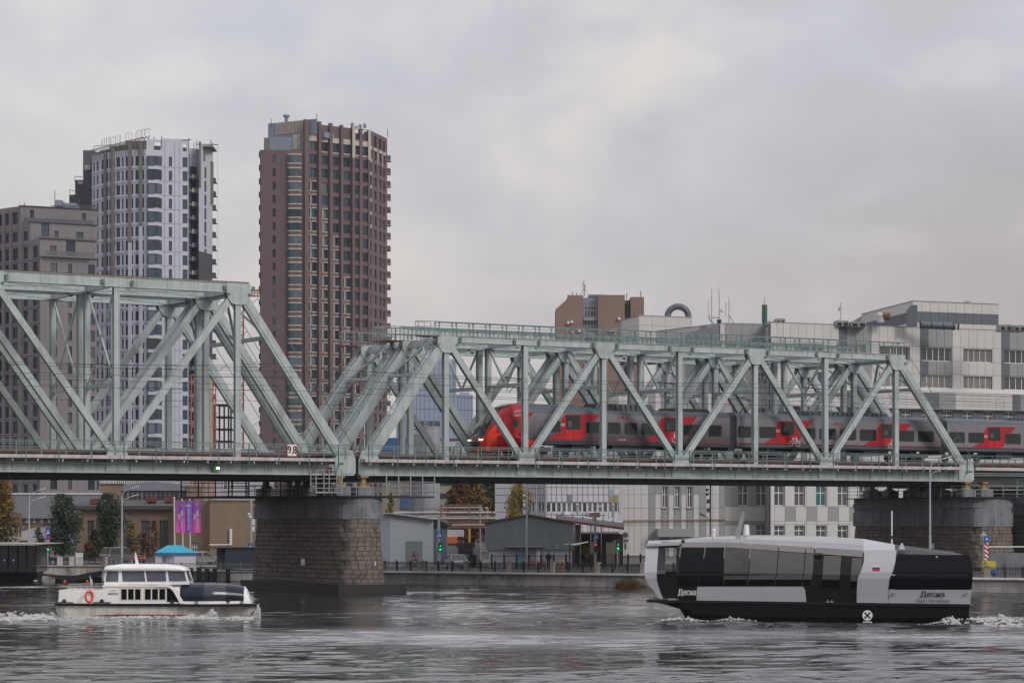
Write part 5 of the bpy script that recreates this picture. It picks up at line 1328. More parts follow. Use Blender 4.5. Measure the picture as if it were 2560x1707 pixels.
m_frd = mat('window_frame_dark', (.03, .035, .045), .5, var=0)
m_frw = mat('window_frame_white', (.68, .68, .70), .5, var=0)
gA = [mat('tower_glass_a', (.05, .075, .10), .08, var=0, rnd=.5, met=.25), mat('tower_glass_b', (.12, .15, .18), .1, var=0, rnd=.3, met=.3), mat('tower_glass_c', (.03, .045, .06), .1, var=0, rnd=.5, met=.15)]
gW = [mat('office_glass_a', (.13, .13, .13), .15, var=.3, sc_=2.5, rnd=.3), mat('office_glass_b', (.07, .075, .08), .12, var=.3, sc_=2, rnd=.4), mat('office_glass_c', (.20, .20, .19), .3, var=.25, sc_=2.5, rnd=.3)]
m_brC = mat('plum_brick', (.145, .098, .103), .85, var=.12, sc_=.25, fine=.06)
m_brC2 = mat('plum_brick_dark', (.10, .065, .075), .85, var=.12, sc_=.25)  # darker brown brick for the core and infill panels
m_cream = mat('cream_trim', (.46, .42, .37), .8, var=.1)
m_bluepan = mat('blue_grey_panel', (.22, .25, .31), .7, var=.12, sc_=.3)
m_lilac = mat('lilac_white_panel', (.50, .515, .59), .7, var=.07, sc_=.3, fine=.03)
m_dkpan = mat('dark_slate_panel', (.085, .09, .11), .7, var=.1)
m_taupe = mat('taupe_panel', (.20, .18, .185), .75, var=.07, sc_=.25, rnd=.05)
m_strip = mat('batten_brown', (.18, .165, .155), .8, var=.2)
def core(o, pts, z0, z1, m_, name='core'):
    q = MB(); q.prism([(p[0], p[1], z0) for p in pts], (0, 0, z1 - z0)); part(name, q, m_, o)
def pxy(x, Y): return (XW(x, Y), Y)
# ---------------- brown tower
o = thing('apartment_tower', 'tallest plum-brown brick apartment tower with cream window trims, behind the gap between the spans', 'apartment tower', (XW(810, 610), 610, GZ))
zc = lambda y, Y: ZW(y, Y)
PT = 3.2; Z1 = zc(388, 597)     # head of the first row
rowsC = [Z1 - i * PT for i in range(28)]
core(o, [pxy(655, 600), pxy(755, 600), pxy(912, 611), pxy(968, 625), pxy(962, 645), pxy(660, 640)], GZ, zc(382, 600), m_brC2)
nw = 0; rest = MB()
def wput(f, u0, u1, z0, z1, v, gl, frm, cols=1, rows=1, lim=300):
    global nw
    nw += 1
    if nw <= lim: return win(f, u0, u1, z0, z1, v, gl, frm, cols, rows)
    me = winmesh(u1 - u0, z1 - z0, cols, rows, gl, frm); rest.fr = f.fr; b = len(rest.v)
    for vv in me.vertices: rest.v.append(f.fr(u0 + vv.co[0], v + vv.co[1], z0 + vv.co[2]))
    for p in me.polygons: rest.f.append([b + i for i in p.vertices]); rest.m.append(p.material_index)
f1 = Fac(o, 650, 597, 757, 597); U = f1.U
ops = []
bz = []
for z in rowsC: ops += [(U(681.5), U(689.5), z - 1.85, z), (U(719), U(754), z - 2.1, z)]
q = f1.mb(); q.wgrid(0, f1.L, GZ, zc(375, 597), ops, .3); part('front_wall', q, m_brC, o)
ff = [(p, U(719), U(754)) for p in rowsC]
q = f1.mb(); q.wgrid(U(652), U(702), GZ, zc(377, 597), [(U(681.5), U(689.5), z - 1.85, z) for z in rowsC], .3, v=-.26)
part('wall_pier', q, m_brC, o)
bq = MB()
for i, z in enumerate(rowsC):
    wput(f1, U(681.5), U(689.5), z - 1.85, z, .12, rndpick(gA), m_frd, 2)
    # rounded bay window
    q = f1.mb(); ua, ub_ = U(718.5), U(754.5); rr = [(ua, 0), (ua + .15, -.55), (ua + .6, -.8), (ub_ - .6, -.8), (ub_ - .1, -.5), (ub_, 0)]
    q.prism([(a, b, z - 1.95) for a, b in rr], (0, 0, 1.85)); bw = part('bay_window', q, gA[1] if R.random() < .6 else gA[0], o)
    q = f1.mb(); rr2 = [(a, b * 1.12 - .05) for a, b in rr]
    q.prism([(a, b, z - .1) for a, b in rr2], (0, 0, .32)); q.prism([(a, b, z - 2.22) for a, b in rr2], (0, 0, .28)); part('cream_band', q, m_cream, bw)
    q = f1.mb(); q.prism([(a, b, z - 2.22 - .78) for a, b in rr], (0, 0, .78)); part('brick_band', q, m_brC, bw)
    q = f1.mb()
    for x in (723, 726.5, 731.5, 749): q.box(U(x) - .06, U(x) + .06, -.86, -.80, z - 1.95, z - .1)
    q.box(U(726.5), U(731.5), -.85, -.80, z - 1.5, z - 1.4); part('mullion', q, m_frd, bw)
bm_ = MB(); bm_.box(-.42, .35, -.1, 3.0, 0, 1.25); bme = bm_.mesh('balcony', m_brC)
for i in range(28):
    piece('balcony', bme, o, (XW(650.5, 597), 598.0, Z1 + .95 - i * PT - 1.2))
f2 = Fac(o, 757, 597, 922, 608.5); U = f2.U
pil = [(758, 768), (792.5, 799), (820.5, 827), (848, 853.7), (876.7, 881.8), (897.7, 904.7), (919.5, 924)]
bays = [(768.5, 791.5), (799.5, 819.5), (827.5, 847), (854, 875.5), (882.2, 897.4), (904.9, 919.2)]
zt2 = 96.0
Z2 = zc(352, 598); rows2 = [Z2 - i * PT for i in range(29)]
ops = [(U(a) + .1, U(b) - .02, z - 2.15, z) for z in rows2 for a, b in bays]
topz = lambda x: zc(299 + (x - 757) * .115, 597 + (x - 757) * .07)
q = f2.mb(); q.wgrid(0, f2.L, GZ, zc(312, 600), ops + [(U(a) + .1, U(b) - .05, Z2 + 1.6, Z2 + 4.0) for a, b in bays[4:]], .3); part('side_wall', q, m_brC, o)
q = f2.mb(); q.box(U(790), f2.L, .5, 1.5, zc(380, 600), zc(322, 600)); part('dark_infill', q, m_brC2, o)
for k, (a, b) in enumerate(pil):
    q = f2.mb(); d = .85 if k < 5 else .3
    q.box(U(a), U(b), -d, -.01, GZ, zc(301, 598) - k * .12); part('pilaster', q, m_brC, o)
    if k in (4, 6): 
        q = f2.mb(); q.box(U(a) - .1, U(b) + .1, -d - .1, -d - .01, Z2 - 3.1, zc(302, 598) - k * .1); part('cream_strip', q, m_cream, o)
lt_ = f2.mb()
for i, z in enumerate(rows2):
    for k, (a, b) in enumerate(bays):
        ua, ub_ = U(a) + .1, U(b) - .02
        two = (k < 4 and i > 2 + k * 2.4) or (k == 4 and i > 15) or (k == 5 and i > 19)
        if two:
            q_ = ua + (ub_ - ua) * .30
            lt_.box(ua, q_, -.12, -.005, z, z + .22); lt_.box(q_ + .3, ub_, -.12, -.005, z, z + .22); lt_.box(ua, q_, -.12, -.005, z - 2.38, z - 2.155); lt_.box(q_ + .3, ub_, -.12, -.005, z - 2.38, z - 2.155)
            lt_.box(q_, q_ + .3, .02, .2, z - 2.15, z)
        if i == 0: lt_.box(ua - .05, ub_, -.15, -.01, z + .02, z + 1.25)
        if i == 0 and k > 0: lt_.box(ua - .05, ub_, -.12, -.01, z - 2.45, z - 2.2)
        wput(f2, ua, ub_, z - 2.15, z, .22, gA[2] if k > 3 else rndpick(gA if k < 2 else gA[:1] + gA[2:]), m_frd, 2 if k < 4 else 1, lim=250)
part('cream_lintels', lt_, m_cream, o, kind='stuff')
f3 = Fac(o, 923.5, 609, 968, 623); U = f3.U
cols3 = [(925, 929), (935, 942), (947, 954), (958, 963)]
Z3 = zc(376, 611.5); rows3 = [Z3 - i * PT for i in range(29)]
q = f3.mb(); q.wgrid(0, f3.L, GZ, zc(330, 612), [(U(a), U(b), z - 2.15, z) for z in rows3 for a, b in cols3] + [(U(a), U(b), Z3 + .9, Z3 + 3.6) for a, b in cols3[1:]], .35); part('end_wall', q, m_brC, o)
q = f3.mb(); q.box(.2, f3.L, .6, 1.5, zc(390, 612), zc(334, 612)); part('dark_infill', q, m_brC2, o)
lt_ = f3.mb()
for i, z in enumerate(rows3):
    for k, (a, b) in enumerate(cols3):
        wput(f3, U(a), U(b), z - 2.15, z, .2, gA[2], m_frd, 1, lim=250)
        if i == 0: lt_.box(U(a) - .2, U(b) + .2, -.12, -.01, z + .02, z + .85)
        if k == 0 and 0 < i < 7: lt_.box(U(a), U(b), -.1, -.01, z + .1, z + .9)
for x in (944.5, 956): lt_.box(U(x) - .3, U(x) + .3, -.1, -.01, Z3 - 2.9, Z3)
part('cream_trim', lt_, m_cream, o)
q = MB(); q.box(0, .85, -1.5, 1.5, 0, 1.15); bme = q.mesh('balcony', m_brC)
q = MB(); q.box(0, .9, -1.55, 1.55, 0, .18); lme = q.mesh('balcony_edge', m_cream)
for i in range(29):
    c = (XW(967, 623), 624.5, Z3 - .5 - i * PT + .6 - .8); b_ = piece('balcony', bme, o, c)
    if i % 3 != 1 or i < 2: piece('balcony_edge', lme, o, (c[0], c[1], c[2] - .2))
if rest.v: part('window_rows', rest, [gA[2], m_frd], o, kind='stuff')
# roof blocks
q = MB(); X0, X1 = XW(660, 599), XW(757, 599)
fx = Fac(o, 660, 599, 757, 598); q = fx.mb(); q.box(0, fx.L, 0, 12, zc(376, 598), zc(343, 598)); part('setback_block', q, m_bluepan, o)
q = fx.mb(); q.box(0, fx.U(674), -.1, 0, zc(376, 598), zc(345, 598)); q.box(fx.U(731), fx.U(748), -.1, 0, zc(372, 598), zc(338, 598)); part('batten_field', q, m_strip, o)
q = fx.mb()
for x in (733, 736, 739, 742, 746, 749, 756): q.box(fx.U(x) - .08, fx.U(x) + .08, -.2, -.1, zc(374, 598), zc(336, 598))
part('batten', q, m_cream, o, kind='stuff')
fx = Fac(o, 670, 604, 793, 596.5); q = fx.mb(); q.wgrid(0, fx.L, zc(342, 600), zc(303, 600), [(fx.U(759), fx.U(768), zc(329, 600), zc(306, 600))], .5)
q.box(0, fx.L, 3, 14, zc(345, 600), zc(331, 600)); q.box(0, fx.U(750), .6, 14, zc(342, 600), zc(303, 600)); part('penthouse', q, m_bluepan, o)
q = fx.mb(); q.box(fx.U(705), fx.U(757), -.1, -.01, zc(334, 600), zc(304, 600)); part('batten_field', q, m_strip, o)
q = fx.mb(); x = 692
while x < 757: q.box(fx.U(x) - .09, fx.U(x) + .09, -.2, -.1, zc(334, 600), zc(303.5, 600)); x += 3.6
part('batten', q, m_cream, o, kind='stuff')
q = MB(); c = (XW(716, 602), 602); q.tube((*c, zc(305, 602)), (*c, zc(288, 602)), .45, 8); q.tube((*c, zc(293, 602)), (*c, zc(288, 602)), .8, 10); part('vent_stack', q, m_bluepan, o)
q = MB()
for x, y in ((678, 300), (792, 286), (969, 325)): c = (XW(x, 600), 600); q.tube((*c, zc(y + 18, 600)), (*c, zc(y - 2, 600)), .07, 4)
part('lightning_rod', q, m_wire, o)
q = MB(); c = XW(897, 606)
for dx in (-1.6, -.6, .3, 1.4): q.box(c + dx - .4, c + dx + .3, 606.5, 607.5, zc(318, 606), zc(315, 606) + R.random() * .8)
part('roof_plant', q, m_bluepan, o)
# ---------------- white tower under construction
o = thing('apartment_tower', 'unfinished lilac-white apartment tower with scaffolding on its rounded top', 'apartment tower', (XW(380, 580), 580, GZ))
ZB1 = ZW(389.5, 571); rowsB = [ZB1 - i * 3.2 for i in range(27)]
core(o, [pxy(233, 586), pxy(263, 580), pxy(301, 576), pxy(366, 573), pxy(470, 577), pxy(474, 590), pxy(500, 592), pxy(527, 598), pxy(520, 615), pxy(240, 610)], GZ, ZW(368, 576), m_dkpan)
rest = MB(); nw = 0
segs = [((230, 583), (250, 578.5), [(233, 237), (241.5, 246.5)], 378), ((250, 578.5), (272, 575.5), [(242.5, 249), (253.5, 260.5), (266, 270.5)], 374), ((272, 575.5), (312, 572.5), [(273, 280), (283.5, 287), (290, 300), (304, 309)], 366), ((312, 572.5), (366, 571), [(314, 322), (328.5, 333), (338, 350), (355, 360)], 358)]
for (p, r, cols, ty) in segs:
    f = Fac(o, p[0], p[1], r[0], r[1]); U = f.U
    cols = [c for c in cols if c[0] > p[0] and c[1] < r[0] + 1]
    zz = rowsB
    q = f.mb(); q.wgrid(0, f.L, GZ, ZW(380, 575), [(U(a), U(b), z - 2.2, z) for z in zz for a, b in cols if z < ZW(380, 575)], .35); part('curved_wall', q, m_lilac, o)
    q = f.mb()
    for i in range(27): q.box(0, f.L, -.14, -.01, zz[i] - 2.75, zz[i] - 2.5)
    part('sill_bands', q, m_lilac, o, kind='stuff')
    for z in zz:
        for a, b in cols: wput(f, U(a), U(b), z - 2.2, z, .2, rndpick(gA), m_frd, 1 if b - a < 9 else 2, lim=300)
    # upper unfinished storey with battens
    q = f.mb(); q.box(0, f.L, .25, 1, ZW(382, 575), ZW(ty, 575)); part('unfinished_storey', q, m_strip, o)
    q = f.mb(); u = .2
    while u < f.L: q.box(u, u + .16, -.05, .2, ZW(395, 575) , ZW(ty - 3, 575)); u += .75
    part('batten', q, m_strip, o, kind='stuff')
    for x in ((265, 283) if p[0] == 272 or p[0] == 250 else (309, 326, 353) if p[0] == 312 else ()):
        if not p[0] <= x <= r[0]: continue
        q = f.mb(); w = .38; q.box(U(x) - w, U(x) + w, -.5, -.02, ZW(690 if x < 300 else 450 + x % 7 * 40, 575), ZW(ty + 6, 575)); part('brown_pilaster', q, m_strip, o)
        q = f.mb(); q.box(U(x) - w, U(x) + w, -.5, -.02, GZ, ZW(691 if x < 300 else 451 + x % 7 * 40, 575)); part('white_pilaster', q, m_lilac, o)
f = Fac(o, 366, 571, 471, 574); U = f.U
q = f.mb(); q.wgrid(0, f.L, GZ, ZW(350, 572), [(U(a), U(b), z - 2.25, z) for z in rowsB for a, b in ((422, 430), (456.5, 469))] + [(U(385), U(402), ZW(374, 571), ZW(354, 571)), (U(457), U(467), ZW(378, 573), ZW(358, 573))], .4); part('front_wall', q, m_lilac, o)
for z in rowsB:
    for a, b in ((422, 430), (456.5, 469)): wput(f, U(a), U(b), z - 2.2, z, .2, rndpick(gA[:2]), m_frd, 2 if a > 440 else 1, 2 if a < 440 else 1)
    q = f.mb(); ua, ub_ = U(367), U(403.5); rr = [(ua, 0), (ua + .2, -.7), (ub_ - 1.0, -.8), (ub_, 0)]
    q.prism([(a, b, z - 2.25) for a, b in rr], (0, 0, 2.2)); bw = part('bay_window', q, gA[1] if R.random() < .5 else gA[0], o)
    q = f.mb(); q.prism([(a, b * 1.2 - .03, z - 3.1) for a, b in rr], (0, 0, .82)); part('bay_band', q, m_lilac, bw)
    q = f.mb(); 
    for x in (369, 387, 391, 402): q.box(U(x) - .09, U(x) + .09, -.9, -.7, z - 2.25, z - .05)
    q.box(U(367), U(385), -.95, -.85, z - 2.4, z - 2.25); part('mullion', q, m_frd, bw)
q = f.mb()
for z in rowsB: q.box(U(405), U(455), -.03, -.005, z - 2.52, z - 2.46)
for x in (412, 437, 448): q.box(U(x) - .03, U(x) + .03, -.03, -.005, GZ, ZW(352, 572))
part('panel_joint', q, m_dkpan, o)
f = Fac(o, 474, 588, 498, 590); U = f.U
q = f.mb(); q.box(0, f.L, 0, 1, GZ, ZW(372, 589)); part('recess_wall', q, m_lilac, o)
for z in rowsB:
    wput(f, U(474.5), U(491), z - 2.2, z, -.12, gA[1], m_frd, 3)
    q = f.mb(); q.box(-.3, f.L, -1.3, -.05, z - 3.0, z - 2.75); q.box(-.3, f.L, -1.3, -1.2, z - 2.75, z - 2.0); part('balcony', q, m_bluepan if R.random() < .6 else m_cream, o)
f = Fac(o, 497, 586, 531, 594); U = f.U
q = f.mb(); q.wgrid(0, f.L, ZW(632, 590), ZW(368, 590), [(U(511), U(516.5), z - 2.6, z) for z in rowsB[:9]], .3); part('right_wall', q, m_lilac, o)
q = f.mb(); q.wgrid(0, f.L, GZ, ZW(632, 590), [(U(511), U(516.5), z - 2.6, z) for z in rowsB[9:]], .3); part('right_wall', q, m_dkpan, o)
for z in rowsB: wput(f, U(511), U(516.5), z - 2.6, z, .15, gA[2], m_frd)
q = f.mb(); q.box(U(497), U(501), -.2, -.02, ZW(474, 590), ZW(360, 590)); q.box(U(526), U(531), -.3, -.02, ZW(508, 592), ZW(402, 592)); q.box(U(508), U(511), -.2, -.02, ZW(404, 590), ZW(366, 590)); part('brown_pilaster', q, m_strip, o)
q = MB(); q.box(-.2, .9, -1.2, 1.2, 0, .12); q.box(-.1, .6, -1.0, 1.0, .12, 1.2); bme = q.mesh('balcony', m_dkpan)
for z in rowsB: piece('balcony', bme, o, (XW(532, 595), 595.5, z - 3.0))
rest.v and part('window_rows', rest, [gA[0], m_frd], o, kind='stuff')
# top works
q = MB(); 
for (x, Y, y0, y1) in ((372, 572, 368, 347), (385, 572, 366, 348), (404, 572, 370, 346), (472, 576, 380, 352), (485, 588, 395, 362), (500, 588, 400, 360), (492, 588, 400, 358), (527, 594, 380, 356), (531, 594, 400, 362)): q.tube((XW(x, Y), Y, ZW(y0, Y)), (XW(x, Y), Y, ZW(y1 - 6, Y)), .09, 4)
q.tube((XW(453, 574), 574, ZW(352, 574)), (XW(478, 575), 575, ZW(349, 575)), .12, 4); q.tube((XW(490, 588), 588, ZW(361, 588)), (XW(545, 594), 594, ZW(362, 594)), .12, 4); q.tube((XW(544, 594), 594, ZW(362, 594)), (XW(545, 594), 594, ZW(690, 594)), .03, 3)
q.box(XW(497, 588), XW(537, 592), 588, 596, ZW(371, 590), ZW(367, 590)); part('scaffolding', q, m_strip, o)
f = Fac(o, 380, 573, 470, 575); q = f.mb(); q.box(f.U(405), f.L, .05, .5, ZW(352, 574), ZW(347, 574)); part('parapet', q, m_lilac, o)
f = Fac(o, 238, 580, 366, 572); q = f.mb(); u = 0
while u < f.L: q.beam((u, -1.2, ZW(371, 576) + u * .115), (u, .6, ZW(371, 576) + u * .115), .12, .12); u += .8
q.beam((-.2, -1.2, ZW(371, 576)), (f.L, -1.2, ZW(371, 576) + f.L * .115), .12, .14); part('scaffolding_ledge', q, m_strip, o)
# lattice letters standing on the roof
q = f.mb()
for x in (243, 246, 250, 256, 265, 277, 290, 311, 334, 352, 362): q.tube((f.U(x), 1.5, ZW(366, 577)), (f.U(x), 1.5, ZW(343 - (x - 243) * .11, 577)), .06, 4)
for x, w in ((253, 5), (262, 4), (271, 5), (281, 4), (289, 3)): 
    for dx in (-w / 2, w / 2): q.tube((f.U(x + dx), 1.5, ZW(358, 577)), (f.U(x + dx), 1.5, ZW(341 - (x - 243) * .08, 577)), .05, 4)
    q.tube((f.U(x - w / 2), 1.5, ZW(341 - (x - 243) * .08, 577)), (f.U(x + w / 2), 1.5, ZW(341 - (x - 243) * .08, 577)), .05, 4)
for x in (311, 337, 349, 359):
    ring(q, f.U(x), ZW(343 - (x - 311) * .1, 577), 1.0, 1.5, .12, 14, *( (0, 2 * pi) if x < 345 else (.6, 5.6)))
part('roof_sign_lattice', q, mat('lattice_grey', (.35, .35, .38), .6), o)
# dark stepped part at the left
for (x0, x1, Y, y) in ((207.5, 236, 596, 376), (187.5, 209, 598, 450), (173, 190, 600, 487)):
    q = MB(); q.box(XW(x0, Y), XW(x1, Y), Y, Y + 8, GZ, ZW(y, Y)); part('stepped_block', q, m_dkpan, o)
    k = 0
    for i in range(12):
        z = ZW(418 if x0 > 200 else 462 if x0 > 180 else 500, Y) - i * 3.2; w = win(Fac(o, x0, Y - .05, x1, Y - .05), XW(x0 + 6, Y) - XW(x0, Y), XW(x1 - 7, Y) - XW(x0, Y), z - 2.1, z, -.08, gA[0], m_frd, 2)
q = MB(); q.box(XW(212, 594), XW(226, 594), 594, 594.5, ZW(425, 594), ZW(413, 594)); q.box(XW(195, 594), XW(207, 594), 594, 594.5, ZW(460, 594), ZW(453, 594)); part('cream_panel', q, m_cream, o)
q = MB(); 
for (x0, y0, x1, y1) in ((187, 441, 206, 443), (174, 475, 187, 478), (235, 366, 283, 362)): q.tube((XW(x0, 594), 594, ZW(y0, 594)), (XW(x1, 594), 594, ZW(y1, 594)), .08, 4); q.tube((XW(x0, 594), 594, ZW(y0 + 14, 594)), (XW(x0, 594), 594, ZW(y0, 594)), .06, 4)
part('davit', q, m_strip, o)
# ---------------- taupe stepped building at the left edge
o = thing('apartment_building', 'taupe stepped apartment block with dark windows at the left edge, behind the left span', 'apartment building', (XW(120, 540), 545, GZ))
Zr = ZW(578, 525); rowsA = [Zr - i * 3.3 for i in range(-1, 20)]
yw = {}
CX = [(50, 526.9), (76, 524.4), (100, 522.1)]   # corners of the tiers
tz = [ZW(516, 527), ZW(556, 524.4), ZW(597, 522), ZW(641, 520)]
# left (receding) face, shared plane
FL = Fac(o, -140, 545, 101, 522); U = FL.U
colsA = [(-60, -50), (-40, -30), (-22, -12), (-4, 6), (13, 23), (31, 45), (58, 70), (82, 95)]
for k, (cx, cY) in enumerate(CX + [(100, 522)]):
    z1 = tz[k]; z0 = tz[k + 1] if k < 3 else GZ
    cols = [c for c in colsA if c[1] < cx - 2]
    rows_k = [z for z in rowsA if z0 + 2.2 < z + .3 < z1 + .25]
    if k == 0: rows_k = [ZW(530, 527)]
    q = FL.mb(); q.wgrid(0, U(cx), z0, z1, [(U(a), U(b), z - 2.5, z) for z in rows_k for a, b in cols], .5); part('left_wall', q, m_taupe, o)
    for z in rows_k:
        for a, b in cols:
            if b < 0 and False: continue
            win(FL, U(a), U(b), z - 2.5, z, .3, gA[2] if R.random() < .7 else gA[0], m_frd, 2)
for i, x in enumerate((-6, 9, 27, 52)):
    q = FL.mb(); q.box(U(x) - .3, U(x) + .3, -.25, -.01, GZ, tz[0] - .3); part('pilaster', q, m_taupe, o)
q = FL.mb()
for z in rowsA: q.box(0, U(100 if z < tz[2] else 76 if z < tz[1] else 50), -.08, -.01, z - 2.95, z - 2.85)
part('floor_joint', q, m_dkpan, o)
# right faces of the tiers
tiers = [((50, 526.9), (244, 534), tz[0], tz[1] - 2.5, [(75, 85, 525, 545), (205, 215, 533, 550)]),
         ((76, 524.4), (244, 531), tz[1], tz[2] - .2, [(103, 123, 557, 597), (135, 146, 577, 600), (191, 208, 580, 602)]),
         ((100, 522.1), (242, 528), tz[2], tz[3] - .2, [(125, 141, 614, 637), (165, 188, 585 + 15, 640)]),
         ((100.5, 521.6), (242, 527), tz[3], GZ, [])]
for k, (p, r, z1, z0, wn) in enumerate(tiers):
    f = Fac(o, p[0], p[1], r[0], r[1]); U2 = f.U
    ops = [(U2(a), U2(b), f.Z(a, d), f.Z(a, c)) for a, b, c, d in wn]
    if k == 3:
        rk = [ZW(654, 520) - i * 3.45 for i in range(18)]
        cc = [(126, 143), (170, 180), (220, 237)]
        ops = [(U2(a), U2(b), z - 2.25, z) for z in rk for a, b in cc]
    ops = [(a, b, max(c, z0 + .1), min(d, z1 - .1)) for a, b, c, d in ops]
    q = f.mb(); q.wgrid(0, f.L, z0, z1, ops, .45)
    q.box(-.02, f.L, .02, 1.0, z1 - .05, z1 + .12); part('right_wall', q, m_taupe, o)
    q = f.mb(); q.prism([(0.1, .5, z0), (f.L, .5, z0), (f.L, 16, z0), (2, 16, z0)], (0, 0, z1 - z0)); part('core', q, m_dkpan, o)
    for (a, b, c, d) in ops: win(f, a, b, c, d, .25, rndpick(gA), m_frd, 2, 2 if k < 3 else 1)
    q = f.mb(); u = .9
    while u < f.L: q.box(u, u + .04, -.02, -.004, z0, z1); u += 1.75
    z = z1 - 1.2
    part('panel_joint', q, mat('joint_taupe', (.12, .105, .105), .8) if k == 0 else bpy.data.materials['joint_taupe'], o, kind='stuff')
    q = f.mb(); q.box(-.3, f.L, -.35, .3, z1 + .121, z1 + .2); part('roof_edge', q, m_dkpan, o)
f = Fac(o, 62, 526, 233, 532); q = f.mb(); q.box(0, f.L, -.5, .1, f.Z(120, 557), f.Z(120, 547)); part('dark_terrace_band', q, m_dkpan, o)
for k, (xa, Ya, xb, Yb, y) in enumerate(((84, 524, 238, 530, 590), (112, 521.5, 232, 526, 627))):
    f = Fac(o, xa, Ya, xb, Yb); q = f.mb(); q.box(0, f.L, -1.0, -.95, f.Z(xa, y + 12), f.Z(xa, y)); part('glass_balustrade', q, mat('balustrade_glass', (.16, .16, .17), .1, alpha=.5) if k == 0 else bpy.data.materials['balustrade_glass'], o)
q = MB(); q.box(XW(138, 540), XW(154, 540), 540, 544, ZW(516, 540), ZW(500, 540)); q.box(XW(157, 541), XW(188, 541), 541, 546, ZW(518, 540), ZW(506, 540)); part('roof_plant', q, m_bluepan, o)
q = MB()
x = 128
while x < 240: q.box(XW(x, 538), XW(x, 538) + .08, 538, 538.1, ZW(524, 538), ZW(515, 538)); x += 2.6
q.box(XW(128, 538), XW(240, 538), 537.9, 538.1, ZW(515.5, 538), ZW(514, 538)); part('roof_railing', q, m_dkpan, o, kind='stuff')
q = MB()
for x, y in ((61, 506), (137, 475)): q.tube((XW(x, 536), 536, ZW(518, 536)), (XW(x, 536), 536, ZW(y, 536)), .07, 4)
part('lightning_rod', q, m_wire, o)
# ================================================================= far towers, brick tower
m_farb = mat('far_tower_hazed_panel', (.26, .32, .44), .7, var=.1, sc_=.05)  # haze of distance is mixed into the far towers' base colours
gF = mat('far_hazed_glass', (.14, .18, .26), .3, rnd=.3, var=0)
def far_tower(lab, x0, x1, y, Y, pitch, cols, rows, d=25):
    o = thing('far_tower', lab, 'apartment tower', (XW((x0 + x1) / 2, Y), Y, GZ), 'pale blue towers far behind the train nose')
    f = Fac(o, x0, Y, x1, Y); z1 = ZW(y, Y); w = f.L / cols
    ops = [(w * (i + .22), w * (i + .78), z1 - 3 - (j + 1) * pitch + 1, z1 - 3 - j * pitch) for i in range(cols) for j in range(rows)]
    q = f.mb(); q.wgrid(0, f.L, GZ, z1, ops, .8); q.box(0, f.L, .8, d, GZ, z1 - .5); part('wall', q, m_farb, o)
    q = f.mb()
    for i in range(cols): q.box(w * (i + .22) + .1, w * (i + .78) - .1, .5, .7, z1 - 3 - rows * pitch, z1 - 3)
    part('glazing_strip', q, gF, o)
    q = f.mb(); q.box(f.L * .2, f.L * .8, 3, 12, z1 - .5, z1 + 3); part('roof_block', q, m_farb, o)
    q = f.mb(); x = 0
    while x < f.L: q.box(x, x + .25, 1, 1.25, z1, z1 + 2.2); x += f.L / 9
    part('roof_mast', q, m_farb, o, kind='stuff')
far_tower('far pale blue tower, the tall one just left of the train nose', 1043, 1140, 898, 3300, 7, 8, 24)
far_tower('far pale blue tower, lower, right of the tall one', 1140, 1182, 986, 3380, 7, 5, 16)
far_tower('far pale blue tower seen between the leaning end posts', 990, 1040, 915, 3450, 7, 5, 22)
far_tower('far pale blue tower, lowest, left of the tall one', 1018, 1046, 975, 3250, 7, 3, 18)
m_bro = mat('orange_brown_brick', (.235, .155, .13), .85, var=.13, sc_=.3, fine=.08)
o = thing('brick_tower', 'orange-brown brick tower block with a stepped left shoulder above the bridge', 'tower block', (XW(1500, 500), 505, GZ))
f = Fac(o, 1390, 503, 1458, 500); z = lambda y: ZW(y, 500)
for i, (x0, x1, y) in enumerate(((1390, 1396, 769), (1396, 1401.5, 764), (1401.5, 1407, 759), (1407, 1413, 754), (1413, 1419, 749), (1419, 1457.5, 737))):
    q = MB(); q.box(XW(x0, 501), XW(x1, 501), 501, 514, GZ, z(y)); part('stepped_wall', q, m_bro, o)
f = Fac(o, 1458, 501.5, 1495, 501.5); U = f.U
rz = [z(762) - i * 3.1 for i in range(0, 9)]
q = f.mb(); q.box(0, f.L, 1.2, 10, GZ, z(741)); part('recess_wall', q, m_bluepan, o)
for zz in rz:
    win(f, .3, f.L - .3, zz - 2.3, zz, 1.1, rndpick(gW[:2]), m_frw, 4, 2)
    q = f.mb(); q.box(0.1, f.L - .1, .2, 1.15, zz - 3.0, zz - 2.35); part('balcony_front', q, m_bluepan, o)
for (x0, x1, y, Y) in ((1495, 1562, 736, 501), (1576.5, 1610, 740, 502), (1562, 1577, 746, 504)):
    q = MB(); q.box(XW(x0, Y), XW(x1, Y), Y, 514, GZ, z(y)); part('brick_wall', q, m_bro, o)
q = MB(); q.box(XW(1471, 503), XW(1510, 503), 503, 512, z(739), z(733)); part('roof_cabin', q, m_strip, o)
f = Fac(o, 1562, 503.9, 1577, 503.9)
for i in range(6): win(f, .15, f.L - .15, z(785) - i * 3.1, z(757) - i * 3.1, -.06, gA[2], m_frd, 1, 2)
q = MB()
for (x, y) in ((1418, 803), (1427, 801), (1545, 793), (1524, 822), (1533, 822), (1427, 826), (1446, 824)): q.box(XW(x, 500.4), XW(x + 6, 500.4), 500.4, 500.95, z(y + 6), z(y))
part('air_conditioner', q, m_frw, o)
q = MB()
for (x, y0, y1) in ((1431, 737, 726), (1442, 737, 728), (1567, 745, 730), (1602, 740, 724), (1420, 741, 732)): q.tube((XW(x, 503), 503, z(y0)), (XW(x, 503), 503, z(y1)), .08, 4)
part('roof_mast', q, m_wire, o)
a = thing('weather_mast', 'small radar-topped mast on the brick tower roof', 'mast', (XW(1460, 503), 503, z(737)))
